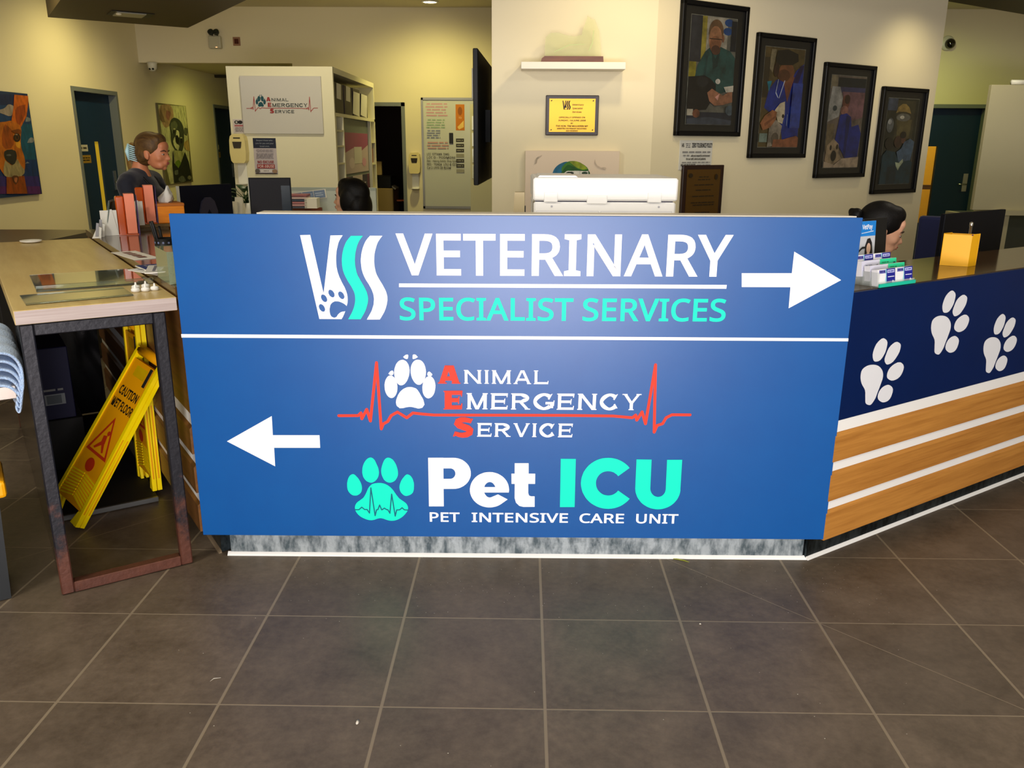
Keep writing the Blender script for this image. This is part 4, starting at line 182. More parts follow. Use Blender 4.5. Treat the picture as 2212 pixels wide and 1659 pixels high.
ART = {"kang":[["7 30 82",[240,894,847,928,844,830,215,802]],["10 55 105",[215,802,844,830,840,657,172,642]],["2 78 110",[172,642,840,657,831,327,89,339]],["10 45 100",[89,339,831,327,827,170,51,197]],["48 36 112",[51,197,827,170,825,74,27,111]],["78 27 98",[27,111,825,74,823,1,9,46]],["150 138 130",[210,783,264,777,319,770,376,772,399,775,423,780,445,787,467,798,488,812,509,821,541,822,573,815,595,806,594,779,564,744,527,720,480,718,424,730,367,740,301,736,234,731,199,740,199,753,204,768]],["120 130 140",[770,722,794,717,819,712,831,704,830,697,826,690,820,683,798,677,769,676,739,675]],["125 132 142",[717,483,731,497,745,512,764,523,777,528,790,532,803,533,816,531,829,526,836,520,837,510,831,499,822,490,794,483,756,483]],["115 125 145",[629,291,643,299,657,306,670,310,681,307,692,302,703,296]],["192 92 12",[624,912,845,912,838,862,772,728,648,620,580,625,514,675,582,799]],["150 62 8",[634,801,676,815,729,824,782,833,772,800,761,766,744,734,709,699,666,666,623,633,607,656,592,679,584,703,588,737,603,773]],["186 102 18",[172,642,205,648,242,653,280,657,324,660,368,663,412,666,447,671,482,677,515,678,570,669,619,647,648,620,649,590,633,556,619,522,613,496,608,469,606,443,613,412,626,382,634,351,634,315,627,279,611,245,595,224,576,203,554,187,469,167,364,172,284,196,264,211,248,230,233,248,217,268,202,288,185,306,156,328,124,349,98,370,61,465,82,572]],["150 70 10",[407,647,438,632,470,616,493,598,513,539,495,470,437,431,408,428,375,428,348,431,318,460,322,509,339,558,357,587,382,617]],["215 150 40",[526,508,552,505,578,502,597,496,603,478,594,454,585,430,568,434,551,438,537,443,524,461,525,485]],["146 68 12",[305,192,582,182,591,17,262,33]],["155 140 100",[320,329,353,310,386,290,419,282,450,294,482,316,514,339,529,314,545,290,564,266,578,255,594,244,601,232,599,221,591,209,581,199,536,182,474,178,413,178,358,178,305,182,273,196,270,204,270,213,269,222,278,258,299,293]],["36 36 34",[330,406,379,421,449,423,499,411,508,398,512,382,512,365,496,331,463,298,425,285,410,289,394,295,380,303,355,316,333,331,320,348,316,368,320,389]],["88 88 84",[427,373,425,371,422,369,416,367,410,366,402,365,394,364,385,364,377,365,369,365,362,367,356,368,352,370,349,372,349,374,351,376,354,377,359,379,365,380,373,381,381,382,390,382,399,382,407,381,414,380,420,378,424,377,426,375]],["92 52 28",[393,185,419,191,457,189,483,182,487,168,478,148,463,130,451,122,436,114,422,106,411,117,399,128,391,140,386,156,385,173]],["170 100 60",[423,171,435,173,451,172,462,170,465,159,452,142,439,125,431,127,424,129,418,132,410,145,412,161]],["38 26 16",[612,530,608,521,602,513,593,506,583,500,571,495,559,492,546,492,534,492,523,495,514,500,507,505,503,513,501,520,502,529,505,537,511,545,520,552,530,558,542,563,554,566,567,567,579,566,590,563,599,559,606,553,611,546,613,538]],["95 55 25",[586,528,584,523,580,518,575,513,570,510,563,507,556,505,550,505,543,505,537,507,532,510,529,513,526,518,526,522,526,528,528,533,532,538,537,542,542,546,549,549,556,551,562,551,569,551,575,549,580,546,583,543,586,538,587,533]],["20 14 10",[573,531,572,528,570,525,567,522,564,519,560,517,556,516,553,516,549,516,546,517,544,519,542,521,541,524,540,528,541,531,542,534,544,538,547,541,550,543,554,545,557,546,561,547,565,546,568,545,570,543,572,541,573,538,574,535]],["170 150 130",[571,557,570,555,568,554,566,553,563,552,559,551,555,551,551,551,547,551,543,551,540,552,537,553,535,554,534,555,534,556,535,557,537,559,539,560,542,561,546,562,550,562,554,562,558,562,562,562,565,561,568,560,570,559,571,558]],["120 60 15",[480,591,538,599,596,607,631,600,634,591,634,579,634,568,602,566,570,565,541,567,519,573,500,582]]],"koala":[["198 196 150",[-67,1015,842,1034,776,20,54,9,-33,286]],["172 138 108",[2,1007,93,1024,210,1033,304,1028,351,1007,381,975,396,942,387,880,332,816,234,765,189,750,138,738,94,732,46,745,11,773,-15,803,-60,875,-64,953]],["120 95 75",[-23,977,0,949,23,921,45,892,65,862,84,830,103,799,61,799,19,800,-15,803,-55,829,-58,870,-50,911,-44,933,-34,955]],["150 95 90",[172,956,218,951,265,946,299,938,304,908,258,866,212,824,188,835,164,847,146,859,139,889,156,922]],["58 64 50",[269,825,301,841,337,856,376,866,427,868,481,863,530,855,592,835,638,806,670,774,686,740,687,703,683,666,676,613,661,561,631,509,608,476,579,444,535,415,507,403,476,391,446,385,407,393,372,412,340,432,293,461,255,492,228,524,214,568,218,614,226,660,220,717,221,775]],["95 100 78",[281,796,319,810,365,823,405,829,445,818,475,794,488,770,452,734,367,697,283,660,266,709,248,756]],["90 92 70",[714,744,750,743,787,742,816,738,836,713,807,674,779,635,750,640,722,644,699,650,680,675,697,710]],["190 190 150",[316,600,331,608,349,616,367,623,364,591,362,558,386,532,413,524,446,517,469,509,471,489,446,464,421,440,389,452,358,465,332,478,294,517,284,561]],["205 205 165",[428,708,450,706,472,704,490,701,512,688,519,668,516,648,511,633,503,618,485,609,464,609,439,612,418,616,395,639,412,674]],["22 24 20",[486,589,485,576,483,564,477,552,469,543,459,535,448,530,435,528,423,529,410,532,399,539,390,547,382,558,377,570,374,582,374,595,377,608,383,619,390,629,400,636,412,641,424,643,436,643,449,639,460,633,470,624,477,614,483,602]],["25 25 20",[381,686,379,681,375,676,369,672,362,668,354,665,345,663,336,663,328,663,320,665,313,667,308,671,304,675,303,680,303,685,306,690,310,695,315,699,322,703,331,706,339,708,348,708,357,708,364,706,371,704,376,700,380,696,382,691]],["180 180 145",[397,723,395,721,392,719,388,717,382,715,375,714,367,713,359,713,351,713,344,714,338,715,333,716,329,718,327,719,326,721,328,723,331,725,336,727,341,729,348,730,356,731,364,731,372,731,379,731,385,730,391,728,394,727,396,725]],["25 25 20",[603,567,601,559,596,552,589,546,581,541,573,537,563,535,554,534,545,535,537,537,531,541,526,546,523,552,521,559,522,566,525,573,530,580,536,587,544,592,553,596,562,598,571,599,580,598,588,596,595,592,600,587,603,581,604,574]],["170 170 135",[599,610,597,608,594,606,589,604,583,603,576,602,568,601,560,600,551,601,544,601,537,602,532,604,528,606,526,607,526,610,527,612,530,614,535,615,541,617,548,618,556,619,564,619,573,619,580,618,587,617,592,616,596,614,598,612]],["180 150 95",[652,548,693,563,751,575,808,588,820,429,772,434,725,438,687,446,641,475,628,514]],["158 158 108",[266,448,390,441,517,434,596,415,598,379,556,334,502,291,465,265,423,240,382,215,345,237,309,258,280,280,254,333,260,391]],["30 34 28",[237,448,241,280,360,208,482,291,639,422,740,286,789,108,767,24,171,17,173,244]],["98 124 34",[260,280,292,296,342,311,388,316,417,309,443,297,460,284,449,260,404,234,360,208,314,233,270,258]],["92 98 88",[234,181,262,184,298,185,334,186,335,162,336,138,318,124,287,122,248,123,220,127,207,143,213,165]],["90 95 85",[369,91,401,98,439,102,473,103,517,89,548,63,579,36,535,28,492,20,451,17,396,24,343,38,319,54,326,66,344,80]],["120 120 95",[768,69,764,63,758,57,749,52,738,48,725,45,711,43,697,43,683,44,670,47,659,51,650,55,644,61,641,67,641,73,645,79,651,85,660,90,671,94,683,97,697,99,711,99,725,98,738,95,749,91,758,87,764,81,768,75]]],"owl":[["222 205 185",[-7,458,506,461,517,98,-3,94]],["18 110 150",[145,336,149,347,153,356,159,365,169,376,181,385,195,392,207,397,220,400,231,399,239,391,246,379,250,366,250,337,238,306,220,286,194,277,162,276,142,285,139,299,141,318]],["60 130 20",[219,337,210,342,202,347,195,352,197,369,212,387,231,400,242,403,255,404,267,404,283,401,299,396,313,388,326,380,339,369,346,358,348,346,346,333,343,322,320,300,283,287,252,290,240,303,231,321]],["150 170 20",[240,399,249,401,258,403,267,404,283,401,299,396,313,388,323,380,332,371,341,362,332,360,323,358,314,357,302,360,289,365,277,370,264,379,252,389]],["20 90 20",[200,348,210,362,220,376,231,383,243,382,255,376,268,370,283,364,299,357,314,353,325,354,337,356,346,355,356,339,356,311,351,286,309,266,235,276,160,285,173,307,186,328]],["235 235 225",[207,334,212,339,217,344,223,348,231,350,241,350,250,350,266,351,281,351,296,351,307,350,317,349,328,349,334,349,340,350,346,351,347,328,348,305,344,286,301,265,238,264,202,286,200,301,201,318]],["30 50 40",[266,338,265,337,264,335,261,333,258,332,254,331,249,331,244,330,239,331,234,331,230,332,227,333,224,335,222,336,222,338,222,340,224,342,227,343,230,345,234,346,239,346,244,346,248,346,253,346,257,345,261,343,263,342,265,340]],["30 60 40",[343,339,343,337,342,336,340,335,337,333,334,333,330,332,326,332,322,332,319,332,315,333,313,334,311,336,309,337,309,339,309,340,310,342,312,343,315,344,318,345,322,346,326,346,330,346,333,345,337,344,340,343,342,342,343,341]],["200 184 164",[44,387,46,398,48,408,53,418,62,425,73,430,84,435,84,434,83,432,82,431,75,425,67,419,60,413,57,404,56,393,51,387,49,387,46,387]],["202 186 166",[381,415,382,408,383,400,386,393,393,384,403,377,414,371,426,371,439,372,446,367,446,366,446,365,446,364,439,359,424,362,410,367,397,373,386,382,379,393,379,400,380,408]]]}
GCACHE = {}
def glyph_mesh(ch, bold):
    """filled outline of one letter at cap height 1 -> (verts, faces)"""
    if (ch, bold) in GCACHE: return GCACHE[(ch, bold)]
    cu = bpy.data.curves.new('lettering', 'CURVE'); cu.dimensions = '2D'; cu.fill_mode = 'BOTH'
    for c in GLYPHS[ch][1:]:
        sp = cu.splines.new('POLY'); sp.points.add(len(c) // 2 - 1); sp.use_cyclic_u = True
        for i in range(len(c) // 2): sp.points[i].co = (c[2 * i] / 1000 / CAP, c[2 * i + 1] / 1000 / CAP, 0, 1)
    cu.offset = bold
    ob = bpy.data.objects.new('lettering', cu); me = bpy.data.meshes.new_from_object(ob)
    g = ([(p.co.x, p.co.y) for p in me.vertices], [list(p.vertices) for p in me.polygons])
    bpy.data.objects.remove(ob); bpy.data.curves.remove(cu); bpy.data.meshes.remove(me)
    GCACHE[(ch, bold)] = g; return g
def text_faces(s, h, bold=0.0, gap=0.0, slant=0.0, small=None):
    """one line of lettering -> (verts, faces, width); cap height h, origin at the baseline's left end"""
    x = 0.0; V_, F_2 = [], []
    for ch in s:
        if ch == ' ': x += 0.36 * h + gap; continue
        if ch not in GLYPHS: continue
        v, f = glyph_mesh(ch, bold); n0 = len(V_)
        V_ += [(x + (a + slant * b) * h, b * h) for a, b in v]; F_2 += [[k + n0 for k in q] for q in f]
        x += (GLYPHS[ch][0] / 1000 / CAP + bold * .6) * h + gap
    return V_, F_2, x - gap

def engraved(word, BL, BR, TL, bold=False):
    """wide capitals with small spur serifs: outlines of one word standing on the baseline BL-BR, TL above BL"""
    wd = {'I': .32, 'N': 1.12, 'M': 1.22, 'A': 1.12, 'L': .95, 'E': 1.02, 'R': 1.12, 'G': 1.2, 'C': 1.12, 'Y': 1.1, 'V': 1.12, 'S': .95}
    gap = .17; H = (TL - BL).length; st, th = (.36, .22) if bold else (.19, .15); out = []
    tot = sum(wd[c] for c in word) + gap * (len(word) - 1); L = (BR - BL).length; k = L / (tot * H); ax = (BR - BL).normalized(); up = (TL - BL).normalized(); x0 = 0.0
    for ch in word:
        w = wd[ch] * k; se, sh = .055, .06
        def pg(pts): out.append([tuple(BL + ax * ((x0 + x) * H) + up * ((1 - y) * H)) for x, y in pts])
        def rect(a, b, c, d): pg([(a, c), (b, c), (b, d), (a, d)])
        def stem(x, a=0, b=1, top=True, bot=True):
            rect(x, x + st, a, b)
            if top: rect(x - se, x + st + se, a, a + sh)
            if bot: rect(x - se, x + st + se, b - sh, b)
        def arm(xa, xb, y, u_=True, d_=True):
            rect(xa, xb, y, y + th); pg([(xb - .03, y - (.09 if u_ else 0)), (xb + .03, y - (.1 if u_ else 0)), (xb, y + th + (.1 if d_ else 0)), (xb - .05, y + th + (.09 if d_ else 0))])
        def diag(xa, ya, xb, yb, q): pg([(xa, ya), (xa + q, ya), (xb + q, yb), (xb, yb)])
        def arc(cx, cy, rx, ry, a0, a1, n=22):
            o_, i_ = [], []
            for i in range(n + 1):
                a = R(a0 + (a1 - a0) * i / n); c, s = math.cos(a), math.sin(a); q = st * abs(c) + th * abs(s); o_.append((cx + rx * c, cy + ry * s)); i_.append((cx + (rx - q) * c, cy + (ry - q) * s))
            pg(o_ + i_[::-1]); return o_, i_
        if ch == 'I': stem((w - st) / 2)
        elif ch == 'N': stem(se); stem(w - se - st); diag(se, 0, w - se - st * 1.2, 1, st * 1.2)
        elif ch == 'M': stem(se); stem(w - se - st); diag(se, 0, w / 2 - st * .5, 1, st); diag(w - se - st, 0, w / 2 - st * .5, 1, st)
        elif ch == 'A':
            d = st * 1.05; diag(w / 2 - d * .62, 0, se * .8, 1, d * .8); diag(w / 2 - d * .38, 0, w - se * .8 - d, 1, d); rect(w * .27, w * .75, .6, .6 + th * 1.05)
            rect(0, se * 1.6 + d, 1 - sh, 1); rect(w - se * 1.6 - d, w, 1 - sh, 1)
        elif ch == 'L': stem(se, bot=False); arm(se, w - .04, 1 - th, True, False); rect(0, se, 1 - sh, 1)
        elif ch == 'E': stem(se); arm(se, w - .05, 0, False, True); arm(se, w - .05, 1 - th, True, False); arm(se, w - .2, .5 - th / 2)
        elif ch == 'R':
            stem(se); ry = .29; cx = w * .5; rect(se, cx, 0, th); rect(se, cx, 2 * ry - th, 2 * ry); arc(cx, ry, w * .93 - cx, ry, -90, 90); diag(w * .42, 2 * ry - .02, w - se - st * 1.1, 1, st * 1.15); rect(w - se * 2 - st * 1.1, w, 1 - sh, 1)
        elif ch == 'V': diag(se * .7, 0, w / 2 - st * .5, 1, st * 1.05); diag(w - se * .7 - st * .9, 0, w / 2 - st * .45, 1, st * .9); rect(0, se * 1.6 + st, 0, sh); rect(w - se * 1.6 - st, w, 0, sh)
        elif ch == 'Y': diag(se, 0, w / 2 - st * .55, .58, st * 1.05); diag(w - se - st * .9, 0, w / 2 - st * .4, .58, st * .9); stem((w - st) / 2, a=.52, top=False); rect(0, se * 2 + st, 0, sh); rect(w - se * 2 - st, w, 0, sh)
        elif ch in 'CG':
            o_, i_ = arc(w * .52, .5, w * .52, .52, -48, -315); a, b = o_[0], i_[0]; pg([(a[0] - .02, a[1] - .08), (a[0] + .06, a[1] - .1), (b[0] + .03, b[1] + .1), (b[0] - .06, b[1] + .04)]); a, b = o_[-1], i_[-1]
            if ch == 'C': pg([(a[0] - .02, a[1] + .03), (a[0] + .06, a[1] + .02), (b[0] + .06, b[1] - .09), (b[0] - .03, b[1] - .03)])
            else: rect(w - st - .04, w - .04, .55, .9); arm(w - .5, w, .52)
        elif ch == 'S':
            P = [Vector(p) for p in ((w * .90, .17), (w * .76, .11), (w * .58, .07), (w * .40, .08), (w * .24, .16), (w * .20, .27), (w * .30, .38), (w * .52, .47), (w * .72, .55), (w * .84, .66), (w * .82, .80), (w * .66, .90), (w * .46, .93), (w * .28, .90), (w * .10, .82))]; l_, r_ = [], []
            for i, p in enumerate(P):
                d = (P[min(i + 1, 14)] - P[max(i - 1, 0)]).normalized(); q = Vector((-d.y, d.x)) * (th + (st - th) * math.sin(math.pi * i / 14)) / 2; l_.append(tuple(p + q)); r_.append(tuple(p - q))
            for i in range(14): pg([l_[i], l_[i + 1], r_[i + 1], r_[i]])
            pg([(w * .84, .28), (w * .97, .03), (w * .9, .0), (w * .78, .12)]); pg([(0, .99), (w * .07, 1), (w * .2, .86), (w * .1, .70)])
        x0 += (wd[ch] + gap) * k
    return out

class Art(M):
    """flat printed work: local x right, z up, facing -y; every layer lies a hair in front of the last"""
    flat = True
    def __init__(s, y=0.0, step=0.0004): super().__init__(); s.y = y; s.st = step
    def nx(s): s.y -= s.st
    def poly(s, c, pts, keep=False):
        if not keep: s.nx()
        else: s.y -= 0.00001
        a = sum(pts[i - 1][0] * pts[i][1] - pts[i][0] * pts[i - 1][1] for i in range(len(pts)))
        if a < 0: pts = pts[::-1]
        m = paint(c) if isinstance(c, (str, tuple)) else c
        return s.add([(x, s.y, z) for x, z in pts], [list(range(len(pts)))], m)
    def rect(s, c, x0, x1, z0, z1): return s.poly(c, [(x0, z0), (x1, z0), (x1, z1), (x0, z1)])
    def ell(s, c, x, z, rx, rz, rot=0, n=24):
        r = R(rot); q = []
        for i in range(n):
            t = 2 * math.pi * i / n; a, b = rx * math.cos(t), rz * math.sin(t); q.append((x + a * math.cos(r) - b * math.sin(r), z + a * math.sin(r) + b * math.cos(r)))
        return s.poly(c, q)
    def text(s, c, t, x, z, h, w=None, bold=0.02, align='c', gap=0.0, slant=0.0, small=None):
        """one line; if w is given it is fitted to exactly that width"""
        v, f, tw = text_faces(t, h, bold, gap, slant, small); k = 1.0
        if w: a = min(p[0] for p in v); b = max(p[0] for p in v); k = w / (b - a); v = [((p[0] - a) * k, p[1]) for p in v]; tw = w
        dx = x - (tw / 2 if align == 'c' else 0); s.nx()
        return s.add([(p[0] + dx, s.y, p[1] + z) for p in v], f, paint(c) if isinstance(c, (str, tuple)) else c)
    def line(s, c, BL, BR, TL, t, bold):
        """a line of text laid exactly between two baseline ends"""
        v, f, tw = text_faces(t, 1.0, bold); a = min(p[0] for p in v); b = max(p[0] for p in v); s.nx(); q = []
        for px, py in v:
            u = (px - a) / (b - a); q.append((BL[0] + (BR[0] - BL[0]) * u + (TL[0] - BL[0]) * py * 0, s.y, BL[1] + (BR[1] - BL[1]) * u + (TL[1] - BL[1]) * py))
        return s.add(q, f, c)
    def lines(s, c, x0, x1, z0, z1, n, rag=0.3):
        """unreadable small print: n rows of short word strokes"""
        dz = (z1 - z0) / n; rr = random.Random(n * 31 + int(abs(x0) * 1e4))
        for i in range(n):
            z = z1 - dz * (i + 0.5); x = x0 + (x1 - x0) * rr.uniform(0, rag * .3); e = x1 - (x1 - x0) * rr.uniform(0, rag * .3); s.nx()
            while x < e:
                w = min(dz * rr.uniform(1.2, 4.2), e - x); s.poly(c, [(x, z - dz * .24), (x + w, z - dz * .24), (x + w, z + dz * .24), (x, z + dz * .24)], keep=True); x += w + dz * .45
        return s
    def cast(s, data, X0=0.0, Z0=0.0, k=0.001):
        for c, q in data: s.poly(c, [(X0 + q[i] * k, Z0 + q[i + 1] * k) for i in range(0, len(q), 2)])
        return s
    def sheets(s, name, c, k=1.0, dx=0.0, dz=0.0):
        """one colour of the sign's artwork; measures in half millimetres"""
        s.nx(); T = lambda x, z: (x * k + dx, z * k + dz)
        if name in BEAT:
            w, q = BEAT[name]; w /= 2000; q = [Vector((q[i] / 1000, q[i + 1] / 1000)) for i in range(0, len(q), 2)]
            for p in q: s.poly(c, [T(p.x + w * math.cos(i * math.pi / 7), p.y + w * math.sin(i * math.pi / 7)) for i in range(14)], keep=True)
            for a, b in zip(q, q[1:]): n = (b - a).normalized().orthogonal() * w; s.poly(c, [T(*(a + n)), T(*(b + n)), T(*(b - n)), T(*(a - n))], keep=True)
            return s
        if name in ('aes_text', 'aes_red'):
            for wd in (('NIMAL', 'MERGENCY', 'ERVICE') if name == 'aes_text' else ('A', 'E', 'S')):
                BL, BR, TL = [Vector(v) / 1000 for v in WORDS[wd]]
                for q in engraved(wd, BL, BR, TL, bold=name == 'aes_red'): s.poly(c, [T(*p) for p in q], keep=True)
            return s
        for q in SIGN[name]: s.poly(c, [T(q[i] / 2000, q[i + 1] / 2000) for i in range(0, len(q), 2)], keep=True)
        return s
def remesh(prims, name, m, parent, voxel=0.006, smooth=4, X=None, label=None):
    """unite overlapping solids into one continuous smooth skin"""
    o = prims.build(name, m, None)
    a = o.modifiers.new('r', 'REMESH'); a.mode = 'VOXEL'; a.voxel_size = voxel; a.use_smooth_shade = True
    b = o.modifiers.new('s', 'SMOOTH'); b.iterations = smooth; b.factor = 0.6
    bpy.context.view_layer.update()
    me = bpy.data.meshes.new_from_object(o.evaluated_get(bpy.context.evaluated_depsgraph_get())); me.name = name
    old = o.data; o.modifiers.clear(); o.data = me; bpy.data.meshes.remove(old)
    me.materials.clear(); me.materials.append(m)
    for p in me.polygons: p.use_smooth = True
    if X: me.transform(X)
    o.parent = parent
    if label: o['label'] = label
    return o

# ---------------------------------------------------------------- shared materials
WALL = mat('wall_paint_cream', (226, 216, 184), 0.75, bump=(180, .05, .002))
WHITE = mat('white_laminate', (232, 230, 222), 0.45)
PLASTIC = mat('white_plastic', (236, 234, 230), 0.35)
BLACKPL = mat('black_plastic', (9, 10, 12), 0.45, spec=.3)
STEEL = mat('brushed_steel', (170, 172, 175), 0.28, metal=1.0)
CHROME = mat('chrome', (215, 216, 218), 0.08, metal=1.0)
DOORP = mat('door_blue_green', (9, 42, 72), 0.5)
DFRAME = mat('door_frame_grey', (112, 118, 118), 0.5)
# ================================================================ SETTING
def floor_material():
    m = bpy.data.materials.new('floor_tiles'); m.use_nodes = True; n = m.node_tree.nodes; l = m.node_tree.links; b = n['Principled BSDF']
    tc = n.new('ShaderNodeTexCoord'); sep = n.new('ShaderNodeSeparateXYZ'); l.new(tc.outputs['Object'], sep.inputs[0])
    def mth(op, a, c=None):
        k = n.new('ShaderNodeMath'); k.operation = op
        for i, v in enumerate((a, c)):
            if v is None: continue
            if hasattr(v, 'links'): l.new(v, k.inputs[i])
            else: k.inputs[i].default_value = v
        return k.outputs[0]
    T = 0.45
    def dist(c):      # distance to the nearest joint
        f = mth('SUBTRACT', mth('FRACT', mth('ADD', mth('DIVIDE', c, T), 0.5)), 0.5)
        return mth('MULTIPLY', mth('ABSOLUTE', f), T)
    dx, dy = dist(sep.outputs[0]), dist(sep.outputs[1])
    def diag(x0, y0, x1, y1):
        L = math.hypot(x1 - x0, y1 - y0); a, c = -(y1 - y0) / L, (x1 - x0) / L
        return mth('ABSOLUTE', mth('ADD', mth('ADD', mth('MULTIPLY', sep.outputs[0], a), mth('MULTIPLY', sep.outputs[1], c)), -(a * x0 + c * y0)))
    def mask(d, w, s): 
        r = n.new('ShaderNodeMapRange'); r.interpolation_type = 'SMOOTHSTEP'; r.inputs['From Min'].default_value = w; r.inputs['From Max'].default_value = w + s
        r.inputs['To Min'].default_value = 1; r.inputs['To Max'].default_value = 0; l.new(d, r.inputs['Value']); return r.outputs[0]
    g = mth('MAXIMUM', mask(dx, 0.0032, 0.0022), mask(dy, 0.0016, 0.0016))
    d1 = mask(diag(.9, .45, 1.35, .0), 0.0008, 0.001); d2 = mask(diag(-1.982, .772, -1.522, 1.223), 0.0008, 0.001)
    g = mth('MAXIMUM', g, mth('MAXIMUM', d1, d2))
    def noise(sc, det, ro):
        k = n.new('ShaderNodeTexNoise'); k.inputs['Scale'].default_value = sc; k.inputs['Detail'].default_value = det; k.inputs['Roughness'].default_value = ro
        l.new(tc.outputs['Object'], k.inputs['Vector']); return k.outputs['Fac']
    ramp = n.new('ShaderNodeValToRGB'); e = ramp.color_ramp.elements
    e[0].position = 0.33; e[0].color = rgb(71, 60, 48); e[1].position = 0.68; e[1].color = rgb(110, 96, 81)
    cl = mth('ADD', mth('MULTIPLY', noise(4.5, 7, .66), 0.62), mth('MULTIPLY', noise(38, 5, .7), 0.38)); l.new(cl, ramp.inputs[0])
    # each tile a little lighter or darker
    ix = mth('FLOOR', mth('DIVIDE', sep.outputs[0], T)); iy = mth('FLOOR', mth('DIVIDE', sep.outputs[1], T))
    cmb = n.new('ShaderNodeCombineXYZ'); l.new(ix, cmb.inputs[0]); l.new(iy, cmb.inputs[1])
    wn = n.new('ShaderNodeTexWhiteNoise'); wn.noise_dimensions = '2D'; l.new(cmb.outputs[0], wn.inputs['Vector'])
    hsv = n.new('ShaderNodeHueSaturation'); l.new(ramp.outputs[0], hsv.inputs['Color']); l.new(mth('ADD', mth('MULTIPLY', wn.outputs['Value'], 0.22), 0.88), hsv.inputs['Value'])
    mx = n.new('ShaderNodeMix'); mx.data_type = 'RGBA'; l.new(g, mx.inputs['Factor']); l.new(hsv.outputs[0], mx.inputs['A']); mx.inputs['B'].default_value = rgb(132, 118, 98)
    l.new(mx.outputs['Result'], b.inputs['Base Color'])
    rr = n.new('ShaderNodeMapRange'); rr.inputs['To Min'].default_value = 0.34; rr.inputs['To Max'].default_value = 0.52; l.new(cl, rr.inputs['Value']); l.new(rr.outputs[0], b.inputs['Roughness'])
    b.inputs['Specular IOR Level'].default_value = 0.45
    bp = n.new('ShaderNodeBump'); bp.inputs['Strength'].default_value = 0.35; bp.inputs['Distance'].default_value = 0.002
    l.new(mth('SUBTRACT', mth('MULTIPLY', noise(90, 4, .7), 0.3), g), bp.inputs['Height']); l.new(bp.outputs[0], b.inputs['Normal'])
    return m
o = M().box(-5.4, 6.8, -6.8, 15.2, -0.1, 0.0).build('floor', floor_material()); struct(o)

def wall_run(name, L, h, t, holes, loc, rz, m=WALL):
    """a wall along local x facing local -y; holes = (x0, x1, z0, z1)"""
    w = M(); xs = sorted({0, L} | {v for q in holes for v in q[:2]})
    for a, b in zip(xs, xs[1:]):
        q = [k for k in holes if k[0] <= a + 1e-6 and k[1] >= b - 1e-6]
        if not q: w.box(a, b, 0, t, 0, h)
        else:
            if q[0][3] < h: w.box(a, b, 0, t, q[0][3], h)
            if q[0][2] > 0: w.box(a, b, 0, t, 0, q[0][2])
    return struct(w.build(name, m, None, loc, (0, 0, R(rz))))
XL, YB, CEIL = -4.85, 8.92, 3.08
wall_run('wall_left', 21.6, CEIL, 0.15, [(13.81, 14.83, 0, 2.06), (17.94, 18.96, 0, 2.06)], (XL, -6.6, 0), 90)
wall_run('wall_back', 11.5, CEIL, 0.15, [(0, 1.9, 0, 2.44), (2.45, 3.275, 0, 1.99), (9.58, 10.5, 0, 2.0)], (XL, YB, 0), 0)
wall_run('wall_corridor_right', 6.1, 2.5, 0.12, [], (XL + 1.9, 15.1, 0), -90)
wall_run('wall_corridor_end', 1.9, 2.5, 0.12, [], (XL, 15.0, 0), 0)
struct(M().box(XL, XL + 1.9, YB + .15, 15.1, 2.5, 2.6).build('ceiling_corridor', mat('ceiling_white', (214, 206, 176), 0.8)))
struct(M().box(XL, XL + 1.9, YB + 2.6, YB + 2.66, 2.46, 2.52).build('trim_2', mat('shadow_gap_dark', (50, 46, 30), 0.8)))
wall_run('wall_right', 15.6, CEIL, 0.15, [], (6.6, YB, 0), -90)
wall_run('wall_front', 11.5, CEIL, 0.15, [(2.6, 8.2, 0.0, 2.7)], (6.65, -4.4, 0), 180)
w = M(); fr = mat('shopfront_aluminium', (70, 72, 76), 0.4, metal=.7)
for k in range(5): w.box(-1.55 + k * 1.4 - .03, -1.55 + k * 1.4 + .03, -4.52, -4.44, 0, 2.7, fr)
w.box(-1.55, 4.05, -4.52, -4.44, 2.64, 2.7, fr).box(-1.55, 4.05, -4.52, -4.44, 0, .06, fr); struct(w.build('window_1'))
struct(M().box(XL - .1, 6.8, -5.8, YB + .1, CEIL, CEIL + .1).build('ceiling', mat('ceiling_white', (214, 206, 176), 0.8)))
# the pillar with the shelf and the angled picture wall running back from it
struct(M().box(-0.256, 0.638, 2.9, 5.6, 0, CEIL).build('wall_centre', WALL))
wall_run('wall_angled', 2.70, CEIL, 0.12, [], (0.638, 2.9, 0), 34)
# dark room seen through the doorway
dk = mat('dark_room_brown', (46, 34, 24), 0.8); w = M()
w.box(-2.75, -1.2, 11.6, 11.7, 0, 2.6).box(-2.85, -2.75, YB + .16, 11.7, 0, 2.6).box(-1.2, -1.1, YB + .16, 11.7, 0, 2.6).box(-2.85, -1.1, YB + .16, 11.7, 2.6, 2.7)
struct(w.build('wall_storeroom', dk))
yr = mat('yellow_room_paint', (222, 186, 60), 0.8); w = M()
w.box(4.3, 6.3, 11.2, 11.3, 0, 2.6).box(4.2, 4.3, YB + .16, 11.3, 0, 2.6).box(6.3, 6.4, YB + .16, 11.3, 0, 2.6).box(4.2, 6.4, YB + .16, 11.3, 2.6, 2.7)
struct(w.build('wall_ward', yr)); lamp('ward_lamp', 'POINT', (5.2, 10.2, 2.3), 34, (1.0, .95, .6), shadow_soft_size=.1)
lamp('storeroom_lamp', 'POINT', (-1.9, 10.6, 2.4), 1.2, (1.0, .7, .4), shadow_soft_size=.1)
